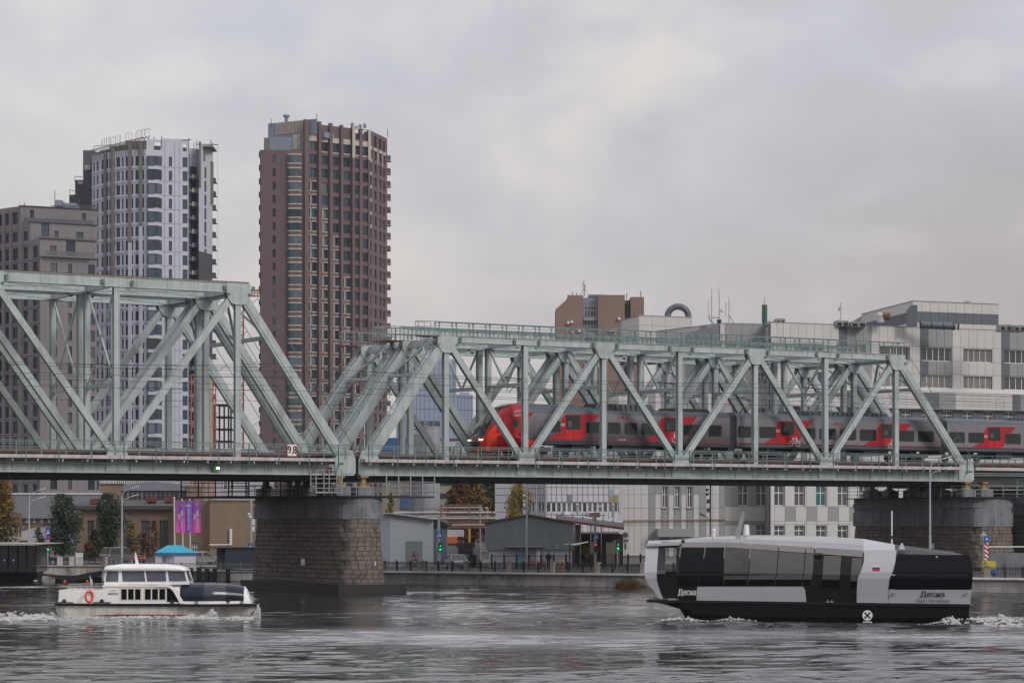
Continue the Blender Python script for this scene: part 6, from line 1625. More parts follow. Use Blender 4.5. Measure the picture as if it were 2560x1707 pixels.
q = MB(); X = XW(1460.5, 503); q.tube((X, 503, z(737)), (X, 503, z(698)), .15, 5)
for dx, dy in ((-.9, -.5), (.9, -.5), (0, 1)): q.tube((X + dx, 503 + dy, z(737)), (X, 503, z(715)), .07, 4)
q.tube((X - .6, 503, z(712)), (X + .6, 503, z(712)), .05, 4); part('mast_frame', q, m_grey, a)
q = MB(); q.tube((X, 503, z(709)), (X, 503, z(700)), .36, 10); part('radome', q, m_frw, a)
# ---------------- crane and unfinished frame
def lattice(q, p0, p1, w, n, r=.05, m=0):
    p0, p1 = Vector(p0), Vector(p1); d = (p1 - p0).normalized(); a = d.cross(Vector((0, 1, 0)))
    if a.length < .1: a = Vector((1, 0, 0))
    a.normalize(); b = d.cross(a); C4 = [a * w + b * w, a * w - b * w, a * -w - b * w, a * -w + b * w]
    for c in C4: q.beam(p0 + c, p1 + c, r * 2, r * 2, m=m)
    for i in range(n):
        t0, t1 = p0 + (p1 - p0) * (i / n), p0 + (p1 - p0) * ((i + 1) / n)
        for k in range(4):
            A, B = (C4[k], C4[(k + 1) % 4]) if i % 2 else (C4[(k + 1) % 4], C4[k]); q.beam(t0 + A, t1 + B, r * 1.3, r * 1.3, m=m); q.beam(t1 + C4[k], t1 + C4[(k + 1) % 4], r * 1.3, r * 1.3, m=m)
m_crane = mat('crane_red', (.42, .12, .09), .6, var=.15)
o = thing('tower_crane', 'red lattice crane jib showing left of the brown tower', 'crane', (XW(600, 680), 680, GZ))
q = MB(); lattice(q, (XW(585, 680), 680, ZW(732, 680)), (XW(651, 680), 680, ZW(733, 680)), .85, 9, .09); part('jib', q, m_crane, o)
q = MB(); lattice(q, (XW(600, 682), 682, GZ), (XW(600, 682), 682, ZW(734, 680)), .9, 24, .12); part('mast', q, m_crane, o)
o = thing('concrete_frame', 'unfinished concrete frame building seen through the leaning end posts of the left span', 'building frame', (XW(555, 640), 645, GZ))
zf = [GZ + 3.1 * i for i in range(1, 12)]
for z_ in zf: 
    q = MB(); q.box(XW(535, 640), XW(578, 640), 640, 650, z_, z_ + .25); part('floor_slab', q, m_dkpan, o)
for x in (536, 548, 560, 571, 577):
    q = MB(); q.box(XW(x, 640) - .2, XW(x, 640) + .2, 640.3, 640.7, GZ, zf[-1]); part('column', q, m_dkpan, o)
# ================================================================= white office building on the right
m_wp = mat('office_panel', (.53, .515, .51), .7, var=.04, sc_=.4, rnd=.035)
m_wpm = mat('office_panel_mid', (.27, .275, .285), .7, var=.05, rnd=.04)
m_wpd = mat('office_panel_dark', (.105, .12, .14), .7, var=.05, rnd=.04)
m_joint = mat('panel_joint_dark', (.10, .10, .10), .9, var=0)
o = thing('office_building', 'long pale panel-clad office building with grey panel patches, behind the right span', 'office building', (XW(2100, 345), 350, GZ))
OB = o; _pm = {}
npan = 0; pex = {}
def panel(f, u0, u1, z0, z1, m_, th=.06, v=0.0):
    global npan
    if u1 - u0 < .15 or z1 - z0 < .15: return
    npan += 1
    w, h = round(u1 - u0, 1), round(z1 - z0, 1)
    if npan <= 290:
        k = (w, h, m_.name)
        if k not in _pm:
            q = MB(); g = .022; q.add([(g, 0, g), (w - g, 0, g), (w - g, 0, h - g), (g, 0, h - g), (g, th, g), (w - g, th, g), (w - g, th, h - g), (g, th, h - g)], [(0, 1, 2, 3), (0, 4, 5, 1), (1, 5, 6, 2), (2, 6, 7, 3), (3, 7, 4, 0)]); _pm[k] = q.mesh('cladding_panel', m_)
        piece('cladding_panel', _pm[k], o, f.fr(u0, v - th, z0), f.ang, ((u1 - u0) / w, 1, (z1 - z0) / h))
    else:
        q = pex.setdefault(m_.name, MB()); q.fr = f.fr; g = .022; q.box(u0 + g, u1 - g, v - th, v, z0 + g, z1 - g)
def clad(f, xs, zs, choose, wins, v=0.0, depth=.35):
    """xs: picture columns of the joints, zs: joint heights (top to bottom); wins (ua,ub,za,zb)"""
    ops = wins
    q = f.mb(); q.wgrid(f.U(xs[0]), f.U(xs[-1]), zs[-1], zs[0], ops, depth, v=v + .002); part('backing_wall', q, m_joint if False else m_wpm, o)
    for i in range(len(xs) - 1):
        ua, ub_ = f.U(xs[i]), f.U(xs[i + 1])
        for j in range(len(zs) - 1):
            zt_, zb_ = zs[j], zs[j + 1]; segs_ = [(ua, ub_, zb_, zt_)]
            for (a, b, c, d) in ops:
                out = []
                for (p, r, s, t) in segs_:
                    if a >= r - .01 or b <= p + .01 or c >= t - .01 or d <= s + .01: out.append((p, r, s, t)); continue
                    if p < a: out.append((p, a, s, t))
                    if b < r: out.append((b, r, s, t))
                    p2, r2 = max(p, a), min(r, b)
                    if s < c: out.append((p2, r2, s, c))
                    if d < t: out.append((p2, r2, d, t))
                segs_ = out
            for (p, r, s, t) in segs_: panel(f, p, r, s, t, choose((xs[i] + xs[i + 1]) / 2, j), v=v)
f = Fac(OB, 1926, 338.5, 2640, 356.5); U = f.U
zr = lambda y: f.Z(1975, y)
zs = [zr(808), zr(855), zr(892), zr(925), zr(961), zr(974), zr(1016), zr(1051)]
xs = [1926, 1942, 1958, 1975] + [1975 + 20.3 * i for i in range(1, 33)]
wx = [(1984, 2060), (2091, 2163), (2197, 2274), (2304, 2378), (2408, 2480), (2511, 2586)]
w3 = [(1996 + 51.4 * i, 2022 + 51.4 * i) for i in range(12)]
z1a, z1b = zr(892), zr(858); z2a, z2b = zr(961), zr(928); z3a, z3b = zr(1051), zr(1018)
W = [(U(a), U(b), z1a, z1b) for a, b in wx] + [(U(a), U(b), z2a, z2b) for a, b in wx] + [(U(a), U(b), z3a, z3b) for a, b in w3]
def ch(x, j):
    if j == 6: return m_wpd if int((x - 1996) / 51.4 * 2 + .5) % 2 or True else m_wp
    dk = any(a <= x <= a + 25 for a in (2090, 2303, 2508)); md = any(a <= x <= a + 55 for a in (2115, 2328, 2533))
    if j in (4,): return m_wp
    return m_wpd if dk else m_wpm if md else m_wp
clad(f, xs, zs, ch, W)
for (a, b) in wx:
    for (c, d) in ((z1a, z1b), (z2a, z2b)):
        win(f, U(a), U(b), c, d, .22, rndpick(gW), m_frw, 5, 1, t=.09)
for (a, b) in w3: win(f, U(a), U(b), z3a, z3b, .22, gW[1], m_frw, 2, 2, t=.1)
# projecting sloped ledge between storeys
q = f.mb(); q.prism([(U(1930), -.06, zr(961)), (U(1930), -.75, zr(972)), (U(1930), -.75, zr(1016)), (U(1930), -.06, zr(1016))], (U(2640) - U(1930), 0, 0)); part('ledge', q, m_wp, OB)
for i in range(1, len(xs) - 1):
    q = f.mb(); m_ = ch(xs[i] + 5, 5)
    q.box(U(xs[i]) + .03, U(xs[i + 1]) - .03, -.79, -.755, zr(1015), zr(974)); part('cladding_panel', q, m_, OB)
q = f.mb(); q.box(U(1926), U(2640), -.10, .4, zs[0] + .002, zs[0] + .1); part('roof_edge', q, m_wpm, OB)
core(OB, [f.fr(.06, .6, 0)[:2], f.fr(f.L, .6, 0)[:2], f.fr(f.L, 20, 0)[:2], f.fr(8.6, 20, 0)[:2]], GZ, zs[0] - .3, m_wpm)
# below the bridge
z4b, z4a = f.Z(2000, 1212), f.Z(2000, 1264); z5b, z5a = f.Z(2000, 1313), f.Z(2000, 1346)
wl = [(1935.5, 1961), (1986, 2012), (2040, 2066), (2094, 2120), (2148, 2174), (2430, 2456), (2482, 2508), (2380, 2404)]
W = [(U(a), U(b), z4a, z4b) for a, b in wl] + [(U(a), U(b), z5a, z5b) for a, b in wl]
xs2 = [1926, 1935.5] + [1935.5 + 13.4 * i * 2 for i in range(1, 27)]
clad(f, xs2, [zr(1051), zr(1120), zr(1190), z4b + .15, z4a - .1, f.Z(2000, 1302), z5b + .2, z5a - .1, GZ - .05], lambda x, j: (m_wpm if (j == 4 and int((x - 1926) / 26.8) % 2 == 1) else m_wp), W)
for (a, b) in wl:
    win(f, U(a), U(b), z4a, z4b, .22, gW[1] if R.random() < .7 else mat('teal_curtain_glass', (.03, .12, .12), .3), m_frw, 2, 2, t=.1); win(f, U(a), U(b), z5a, z5b, .22, gW[1], m_frw, 2, 2, t=.1)
# middle wing (slightly set back)
f = Fac(OB, 1800, 343.5, 1926, 345); U = f.U; z = lambda y: f.Z(1860, y)
wm = [(1845, 1871), (1890, 1916)]
W = [(U(a), U(b), z(1264), z(1212)) for a, b in wm] + [(U(a), U(b), z(1346), z(1313)) for a, b in wm] + [(U(1812), U(1840), z(895), z(862)), (U(1895), U(1915), z(905), z(858)), (U(1812), U(1840), z(960), z(930)), (U(1890), U(1915), z(960), z(930)), (U(1840), U(1860), z(1050), z(1020)), (U(1890), U(1915), z(1050), z(1020))]
clad(f, [1800, 1812, 1829, 1855, 1880, 1905, 1926], [z(810), z(855), z(895), z(925), z(965), z(1015), z(1050), z(1120), z(1190), z(1212), z(1266), z(1302), z(1312), z(1347), GZ - .05], lambda x, j: m_wpm if (j in (9, 11) or (x > 1820 and j < 3)) else m_wp, W)
for (a, b, c, d) in W: win(f, a, b, c, d, .22, rndpick(gW), m_frw, 2, 2, t=.1)
q = f.mb(); q.box(0, f.L, -.1, .4, z(810) + .002, z(810) + .1); part('roof_edge', q, m_wpm, OB)
core(OB, [f.fr(0, .6, 0)[:2], f.fr(f.L + 2, .6, 0)[:2], f.fr(f.L + 2, 18, 0)[:2], f.fr(0, 18, 0)[:2]], GZ, z(812), m_wpm)
# left wing receding
f = Fac(OB, 1640, 367, 1800, 353); U = f.U; zt_ = 33.6; za = lambda y: ZW(y, 370)
W = [(U(a), U(b), za(960), za(925)) for a, b in ((1655, 1670), (1690, 1705), (1725, 1745), (1765, 1785))]
clad(f, [1640, 1662, 1684, 1706, 1728, 1750, 1768, 1784, 1800], [zt_, za(860), za(925), za(962), za(1010), za(1060)], lambda x, j: m_wpm if 1746 < x < 1770 or j == 5 else m_wp, W)
for (a, b, c, d) in W: win(f, a, b, c, d, .22, rndpick(gW), m_frw, 3, 1, t=.1)
core(OB, [f.fr(0, .6, 0)[:2], f.fr(f.L, .6, 0)[:2], f.fr(f.L - 6, 12, 0)[:2], f.fr(0, 14, 0)[:2]], GZ, zt_ - .2, m_wpm)
q = f.mb(); q.box(0, f.L, -.1, .4, zt_ + .002, zt_ + .1); part('roof_edge', q, m_wpm, OB)
# lower front block
f = Fac(OB, 1546, 333, 1812, 334); U = f.U; z = lambda y: f.Z(1680, y)
wq = [(1656, 1669), (1687, 1700), (1718, 1731)]
W = [(U(a), U(b), z(1268), z(1216)) for a, b in wq]
def ch2(x, j):
    if 1621 < x < 1638 or 1747 < x < 1765 or x > 1798: return m_wpm
    if 1652 < x < 1672 or 1684 < x < 1703 or 1715 < x < 1734: return m_wpm
    if j == 4: return m_wpm if x > 1638 and x < 1747 else m_wp
    return m_wp
clad(f, [1546, 1557, 1571, 1585, 1603, 1621, 1638, 1652, 1656, 1669, 1672, 1684, 1687, 1700, 1703, 1715, 1718, 1731, 1734, 1747, 1765, 1782, 1798, 1812], [z(982), z(1040), z(1100), z(1160), z(1204), z(1235), z(1270), z(1312), GZ - .05], ch2, W)
for (a, b, c, d) in W: win(f, a, b, c, d, .25, gW[1], m_frw, 2, 2, t=.1)
for a, b in wq:
    q = f.mb(); q.box(U(a) - .1, U(b) + .1, -.22, -.07, z(1271), z(1268.5)); part('sill', q, m_wpm, OB)
core(OB, [f.fr(.2, .6, 0)[:2], f.fr(f.L, .6, 0)[:2], f.fr(f.L - .5, 9, 0)[:2], f.fr(.2, 14, 0)[:2]], GZ, z(985), m_wp)
q = f.mb(); q.box(U(1640), U(1732), -2.0, -.08, z(1341), z(1321)); part('entrance_canopy', q, m_wpm, OB)
q = f.mb(); q.tube((U(1546), -.3, z(1301)), (U(1812), -.3, z(1298)), .09, 6); q.tube((U(1812), -.3, z(1298)), (XW(2150, 335), 337, ZW(1297, 337)), .09, 6); part('gas_pipe', q, m_yellow, OB)
# penthouses
for nm_, (pts, y0, y1, band) in {'penthouse': (((1555, 402), (1597, 392), (1727, 396)), 789, 860, False), 'roof_storey': (((2155, 372), (2282, 349.5), (2496, 355)), 753, 830, True)}.items():
    for (p, r) in zip(pts, pts[1:]):
        f = Fac(OB, p[0], p[1], r[0], r[1]); zt_ = ZW(y0, pts[1][1]); zb_ = ZW(y1, pts[1][1])
        q = f.mb(); q.wgrid(0, f.L, zb_, zt_, [], .2, v=.002); q.box(-.02, f.L, -.12, .3, zt_ + .002, zt_ + .1); part('upper_wall', q, m_wpm, OB)
        n = max(2, round(f.L / 1.35)) if band else max(2, round(f.L / 2.2)); 
        lv = [zt_, zt_ - (zt_ - zb_) * .33, zt_ - (zt_ - zb_) * .68, zb_]
        for i in range(n):
            for j in range(3): panel(f, f.L * i / n, f.L * (i + 1) / n, lv[j + 1], lv[j], m_wpd if (band and j == 1) else m_wp)
    a_, b_, c_ = [(XW(x, Y), Y) for x, Y in pts]
    core(OB, [a_, b_, c_, (c_[0], c_[1] + 14), (a_[0], a_[1] + 12)], zb_ - 2, zt_ - .2, m_wpm)
for mm in list(pex): part('cladding_rest', pex[mm], bpy.data.materials[mm], OB, kind='stuff')
# roof gear
def rbox(nm, lab, cat, x0, x1, y0, y1, Y, d, m_, grp=None):
    q = MB(); q.box(XW(x0, Y), XW(x1, Y), Y, Y + d, ZW(y1, Y), ZW(y0, Y)); return solo(nm, q, m_, lab, cat, group=grp)
for i, (x0, x1, y0, y1) in enumerate(((2090, 2122, 801, 815), (2128, 2165, 803, 817), (1940, 1963, 796, 811), (1918, 1934, 803, 811), (2500, 2530, 811, 826), (2535, 2565, 813, 827))):
    rc = rbox('rooftop_unit', ['grey air handling unit left of the silver fan on the office roof', 'grey air handling unit right of the silver fan on the office roof', 'small white box on the office roof right of the green chimney', 'low box beside the green chimney on the office roof', 'condenser row on the far right of the office roof, left one', 'condenser row on the far right of the office roof, right one'][i], 'rooftop unit', x0, x1, y0, y1, 342, 3, m_wpm)
    q = MB(); Y = 342
    for k in (0, 1): q.box(XW(x0 + 3 + k * (x1 - x0) / 2, Y), XW(x0 + (k + 1) * (x1 - x0) / 2 - 2, Y), Y - .03, Y - .001, ZW(y1 - 1, Y), ZW(y0 + 5, Y))
    part('grille', q, m_dark, rc)
m_silver = mat('silver_duct', (.55, .55, .57), .3, met=.7, var=.15, sc_=1)
m_ducta = mat('grey_duct', (.12, .135, .16), .45, met=.4, var=.2, sc_=.8)
o = thing('roof_fan', 'round silver fan on top of the office roof units', 'fan', (XW(2212, 343), 343, ZW(805, 343)))
q = MB(); q.tube((XW(2203, 343), 343.5, ZW(805, 343)), (XW(2203, 343), 343.5, ZW(786, 343)), .55, 14); q.ball((XW(2203, 343), 343.5, ZW(787, 343)), .56, 14, 6, .6); part('fan_housing', q, m_silver, o)
q = MB(); q.tube((XW(2204, 343), 343.5, ZW(790, 343)), (XW(2226, 343), 343.2, ZW(790, 343)), .5, 12); part('fan_outlet', q, m_rust, o)
o = thing('roof_duct', 'long grey ribbed round duct lying on the office roof edge', 'duct', (XW(2350, 342), 342, ZW(822, 342)))
Y = 345; q = MB(); q.tube((XW(2300, Y), Y, ZW(812, Y)), (XW(2388, Y), Y, ZW(816, Y)), .5, 14); part('duct_pipe', q, m_ducta, o)
q = MB()
for x in (2300, 2327, 2357, 2382, 2395): q.tube((XW(x, Y), Y, ZW(812 + (x - 2300) * .045, Y)), (XW(x + 1.6, Y), Y, ZW(812 + (x - 2300) * .045, Y)), .54, 14)
part('duct_ring', q, m_dark, o, kind='stuff')
q = MB(); q.box(XW(2268, Y), XW(2292, Y), Y - .5, Y + .6, ZW(816, Y), ZW(775, Y)); q.prism([(XW(2268, Y), Y - .5, ZW(775, Y)), (XW(2292, Y), Y - .5, ZW(775, Y)), (XW(2292, Y), Y - .5, ZW(763, Y)), (XW(2276, Y), Y - .5, ZW(764, Y))], (0, 1.1, 0)); part('duct_riser', q, m_ducta, o)
o = thing('bent_duct', 'large grey inverted-U air duct on the roof of the left penthouse', 'duct', (XW(1695, 396), 396, ZW(800, 396)))
Y = 397; q = MB(); rings = []; cx, cz = XW(1695, Y), ZW(790, Y)
for i in range(15):
    t = pi * i / 14 * 1.0; rr = 1.62; c = (cx - cos(t) * rr, cz + sin(t) * rr * .92); k = .50 + (.03 if i % 3 == 0 else 0)
    rings.append([(c[0] - cos(t) * k * cos(a), Y + k * sin(a), c[1] + sin(t) * k * cos(a)) for a in [2 * pi * j / 12 for j in range(12)]])
q.loft(rings); q.tube((cx + 1.62, Y, cz), (cx + 1.62, Y, cz - 3), .5, 12); part('duct_bend', q, m_ducta, o, smooth=False)
q = MB(); X = XW(1911.5, 350); q.tube((X, 350, ZW(812, 350)), (X, 350, ZW(766, 350)), .38, 12); c = solo('chimney', q, mat('chimney_green', (.02, .10, .08), .5), 'dark green round chimney with a red top on the office roof', 'chimney')
q = MB(); q.tube((X, 350, ZW(766, 350)), (X, 350, ZW(762, 350)), .37, 12); q.tube((X, 350, ZW(762, 350)), (X, 350, ZW(742, 350)), .03, 4); part('chimney_top', q, mat('chimney_red', (.2, .04, .03), .7), c)
o = thing('antenna_group', 'group of mobile phone antennas on masts at the office roof corner', 'antenna', (XW(1800, 355), 355, 33.6)); Y = 354
for (x, y0, y1) in ((1779, 812, 738), (1798, 812, 735), (1822.5, 810, 752), (1822, 752, 742), (1779, 738, 720), (1797, 735, 717)):
    q = MB(); q.tube((XW(x, Y), Y, ZW(y0, Y)), (XW(x, Y), Y, ZW(y1, Y)), .07 if y0 > 760 else .025, 5); part('mast', q, m_grey if y0 > 760 else m_wire, o)
for (x, y0, y1) in ((1773, 785, 752), (1817, 789, 756)):
    q = MB(); q.tube((XW(x, Y), Y - .3, ZW(y0, Y)), (XW(x, Y), Y - .3, ZW(y1, Y)), .2, 8); part('antenna_panel', q, m_frw, o)
q = MB(); q.tube((XW(1803, Y), Y - .3, ZW(777, Y)), (XW(1806, Y), Y - .1, ZW(777, Y)), .25, 10); part('dish', q, m_frw, o)
q = MB(); q.path([(XW(1772, Y), Y, ZW(787, Y)), (XW(1774, Y), Y, ZW(800, Y)), (XW(1785, Y), Y, ZW(809, Y))], .06, 5); q.tube((XW(1779, Y), Y, ZW(794, Y)), (XW(1800, Y), Y, ZW(794, Y)), .05, 4); q.path([(XW(1823, Y), Y, ZW(788, Y)), (XW(1836, Y), Y, ZW(810, Y))], .04, 4); q.box(XW(1793, Y), XW(1803, Y), Y - .3, Y + .3, ZW(812, Y), ZW(799, Y)); part('cable_run', q, m_dark, o)
q = MB(); X = XW(2102, 344); q.tube((X, 344, ZW(812, 344)), (X, 344, ZW(757, 344)), .06, 5); q.tube((X - .8, 344, ZW(812, 344)), (X, 344, ZW(795, 344)), .04, 4); q.box(X - .35, X - .1, 343.9, 344.1, ZW(777, 344), ZW(769, 344)); solo('roof_antenna', q, m_grey, 'thin antenna pole with a stay on the office roof, left of the roof storey', 'antenna')
q = MB(); X = XW(2416, 360); q.loft([[(X - .6, 359.5, ZW(756, 360)), (X + .6, 359.5, ZW(756, 360)), (X + .6, 360.5, ZW(756, 360)), (X - .6, 360.5, ZW(756, 360))], [(X - .1, 359.9, ZW(750, 360)), (X + .1, 359.9, ZW(750, 360)), (X + .1, 360.1, ZW(750, 360)), (X - .1, 360.1, ZW(750, 360))]]); q.box(X - .3, X + .3, 359.8, 360.2, ZW(760, 360), ZW(756, 360)); solo('roof_cowl', q, m_grey, 'small pointed vent cowl on the upper office roof', 'vent')
# ================================================================= trees
m_bark = mat('bark', (.07, .055, .045), .9, var=.2)
def leafmat(n, c, c2, r=.7):
    m = mat(n, c, r, var=.35, sc_=1.4, col2=c2, c2lo=.42, c2hi=.62, spec=.2); return m
lf_green = leafmat('leaf_green', (.028, .048, .028), (.06, .085, .045))
lf_pop = leafmat('leaf_poplar', (.035, .052, .038), (.10, .12, .085))
lf_or = leafmat('leaf_orange', (.24, .13, .03), (.10, .09, .03))
lf_br = leafmat('leaf_brown', (.15, .075, .03), (.09, .035, .03))
lf_ye = leafmat('leaf_yellow', (.24, .18, .05), (.13, .12, .04))
lf_red = leafmat('leaf_red', (.16, .02, .03), (.08, .02, .02))
def tree(lab, x, Y, yt, wpx, mats, n=2600, ybase=None, crown_low=.22, seed=0, ls=.13, droop=False, cat='tree', name='tree', gz=None, dens=1.0, multi=1):
    r = random.Random(seed + int(x)); z0 = GZ - .1 if gz is None else gz; X = XW(x, Y); zt = ZW(yt, Y); H = zt - z0; W = wpx * Y / FP / 2
    o = thing(name, lab, cat, (X, Y, z0))
    q = MB(); limbs = []
    for s in range(multi):
        bx = r.gauss(0, W * .2) if multi > 1 else 0
        pts = [(X + bx + r.gauss(0, .06) * H * t, Y + r.gauss(0, .03) * H * t, z0 + H * t * .85) for t in (0, .2, .4, .6, .8, 1)]
        for i in range(5): q.tube(pts[i], pts[i + 1], H * .018 * (1 - i * .17), 6, H * .018 * (1 - (i + 1) * .17))
        for i in range(1, 5):
            for k in range(3):
                a = r.uniform(0, 2 * pi); L = W * r.uniform(.4, .9) * (1 - abs(i / 5 - .5)); p = pts[i]; e_ = (p[0] + cos(a) * L, p[1] + sin(a) * L, p[2] + L * .8); q.tube(p, e_, H * .006, 4, H * .002); limbs.append(e_)
    part('trunk', q, m_bark, o)
    lobes = []
    for i in range(22):
        t = crown_low + (1 - crown_low) * (i + r.random()) / 22; prof = sin(min(1, (1 - t) * 2.2 + .12) * pi / 2) * (.55 + .45 * min(1, (t - crown_low) * 4 + .3)); a = r.uniform(0, 2 * pi); rr = W * prof * r.uniform(.2, .75)
        lobes.append((X + cos(a) * rr, Y + sin(a) * rr, z0 + H * t * .96, W * r.uniform(.34, .58) * (.55 + prof * .6)))
    qs = [MB() for _ in mats]
    for i in range(int(n)):
        lx, ly, lz, lr = lobes[r.randrange(22)]; 
        while True:
            a, b, c = r.uniform(-1, 1), r.uniform(-1, 1), r.uniform(-1, 1)
            if a * a + b * b + c * c < 1: break
        k = (a * a + b * b + c * c) ** .5; f_ = lr * (.95 if r.random() < .72 else 1.35)
        p = Vector((lx + a * f_, ly + b * f_, lz + c * f_ * 1.15))
        if p.z > zt or p.z < z0 + H * crown_low * .7: continue
        s = ls * r.uniform(.6, 1.5); d1 = Vector((r.gauss(0, 1), r.gauss(0, 1), r.gauss(0, .7))).normalized(); d2 = d1.cross(Vector((r.gauss(0, 1), r.gauss(0, 1), r.gauss(0, 1)))).normalized()
        if droop: d1 = Vector((d1.x * .3, d1.y * .3, -1)).normalized(); d2 = d1.cross(Vector((r.gauss(0, 1), r.gauss(0, 1), 0))).normalized(); s *= 1.1
        h_ = (p.z - z0) / H; mi = 0 if len(mats) == 1 else (min(len(mats) - 1, int(h_ * len(mats) + r.gauss(0, .35))) if h_ > 0 else 0); mi = max(0, mi)
        qs[mi].add([tuple(p - d1 * s), tuple(p + d2 * s * .55), tuple(p + d1 * s), tuple(p - d2 * s * .55)], [(0, 1, 2, 3)])
    for q, m_ in zip(qs, mats):
        if q.v: part('crown', q, m_, o)
    return o
TG = 'street trees on the left bank'
tree('tall autumn tree with an orange top cut by the left edge', 4, 285, 1196, 84, [lf_green, lf_or, lf_or], 5200, seed=1, crown_low=.28)
tree('dark green bushy poplar, left of the pair before the brick building', 155, 280, 1234, 92, [lf_green, lf_green, lf_pop], 7500, seed=2, crown_low=.18)
tree('dark green bushy poplar between the lamp post and the chimney-like brick wall', 270, 282, 1232, 74, [lf_green, lf_green, lf_pop], 6800, seed=3, crown_low=.12)
tree('thin young green tree left of the poplars', 97, 276, 1315, 32, [lf_pop], 700, seed=4)
tree('small shrubby green-brown tree at the foot of the poplars', 222, 279, 1355, 40, [lf_green, lf_br], 900, seed=5)
tree('small red-leaved tree leaning beside the poplar', 238, 283, 1322, 34, [lf_red], 420, seed=6)
tree('thin autumn sapling right of the lamp post', 330, 284, 1305, 44, [lf_br, lf_ye], 800, seed=7, dens=.6)
tree('thin brownish autumn sapling before the brick wall windows', 362, 284, 1330, 40, [lf_green, lf_br], 700, seed=8)
tree('slender yellow-brown sapling left of the tall window', 386, 285, 1297, 30, [lf_br], 600, seed=9)
tree('weeping yellow birch in front of the white panel building', 1298, 300, 1208, 68, [lf_ye], 3200, seed=10, droop=True, crown_low=.45, gz=GZ)
for i, (x, y, w, mm, lb) in enumerate(((1140, 1190, 70, [lf_br, lf_br], 'reddish brown autumn tree left in the group behind the pipe rack'), (1185, 1180, 90, [lf_br, lf_or], 'orange brown autumn tree in the middle behind the pipe rack'), (1225, 1170, 70, [lf_ye, lf_green], 'olive autumn tree right in the group, beside the white panel wall'), (1165, 1150, 90, [lf_green, lf_ye], 'taller olive tree rising behind the brown autumn trees'))):
    tree(lb, x, 345 + i * 6, y, w, mm, 4200, seed=20 + i, crown_low=.2, ls=.2)
tree('small yellowish tree beside the pier top, left of the blue wall', 975, 330, 1225, 34, [lf_ye], 700, seed=31, ls=.18)
tree('autumn bush behind the fence right of the grey shed', 1470, 268, 1352, 40, [lf_or, lf_ye], 700, seed=33, crown_low=.05)
# reeds at the quay
q = MB(QF); r = random.Random(4)
for i in range(900):
    u = solve_u(QF, 1547) + r.random() * 3.0; v = -.9 + r.random() * .9 - .3 * sin(u); hgt = r.uniform(.3, 1.1) * (1 - abs(u - solve_u(QF, 1547) - 1.4) / 2.3)
    q.add([(u, v, -.05), (u + .04, v, -.05), (u + r.gauss(0, .25), v + r.gauss(0, .15), max(.15, hgt))], [(0, 1, 2)])
for i in range(600):
    u = solve_u(QF, 1547) + r.random() * 2.6; s = .08; p = Vector((u, -.5 + r.gauss(0, .25), r.uniform(.2, 1.05) * (1 - abs(u - solve_u(QF, 1547) - 1.2) / 2.6)))
    d = Vector((r.gauss(0, 1), r.gauss(0, 1), r.gauss(0, 1))).normalized(); e_ = d.cross(Vector((0, 0, 1))) * s; q.add([tuple(p - d * s), tuple(p + e_ * .5), tuple(p + d * s), tuple(p - e_ * .5)], [(0, 1, 2, 3)])
solo('shoreline_bush', q, leafmat('reed', (.20, .12, .05), (.08, .07, .03)), 'dry yellow-brown reeds at the foot of the quay beside the black boat', 'bush')
# ================================================================= street furniture
def lamp(lab, x, Y, ytop, arms=True, big=True):
    X = XW(x, Y); zt = ZW(ytop, Y); o = thing('street_lamp', lab, 'street lamp', (X, Y, GZ - .1), 'tall double-arm street lamps')
    q = MB(); q.tube((X, Y, GZ - .1), (X, Y, GZ + 3.5), .12, 8, .10); q.tube((X, Y, GZ + 3.5), (X, Y, zt - 1.0), .09, 8, .06); part('pole', q, m_galv, o)
    for k, dz in enumerate((0, -.85)):
        q = MB(); q.path([(X, Y, zt - 1.6 + dz * .6), (X + .06, Y, zt - .75 + dz), (X + .25, Y, zt - .45 + dz), (X + 1.1, Y - .15, zt - .12 + dz)], .045, 5); part('arm', q, m_galv, o)
        q = MB(); q.beam((X + 1.05, Y - .15, zt - .13 + dz), (X + 1.8, Y - .2, zt + .08 + dz), .2, .07); part('lamp_head', q, m_frw, o)
    return o
lamp('double-arm street lamp left of the two poplars', 73, 268, 1222)
lamp('double-arm street lamp right of the two poplars', 305, 266, 1217)
lamp('double-arm street lamp in front of the right pier, behind the boat', 2325, 212.5, 1143)
q = MB(); X = XW(628, 262); q.tube((X, 262, GZ - .1), (X, 262, ZW(1250, 262)), .09, 8); lp = solo('street_lamp', q, m_galv, 'slim lamp post with cameras close to the left side of the pier', 'street lamp')
q = MB(); q.ball((X - .25, 262, ZW(1285, 262)), .14, 8, 5); q.ball((X - .1, 261.8, ZW(1292, 262)), .14, 8, 5); q.box(X + .1, X + .35, 261.9, 262.1, ZW(1312, 262), ZW(1297, 262)); q.box(X + .1, X + .35, 261.9, 262.1, ZW(1328, 262), ZW(1315, 262)); part('camera', q, m_frw, lp)
q = MB(); X = XW(1317, 250); q.tube((X, 250, GZ - .1), (X, 250, ZW(1196, 250)), .09, 8); lp = solo('street_lamp', q, m_galv, 'tall slim pole before the gable of the grey corrugated shed', 'street lamp')
q = MB()
for y in (1239, 1252): q.ball((X - .25, 250, ZW(y, 250)), .14, 8, 5)
for y0, y1 in ((1256, 1267), (1273, 1285)): q.box(X - .38, X - .1, 249.9, 250.1, ZW(y1, 250), ZW(y0, 250))
part('camera', q, m_frw, lp)
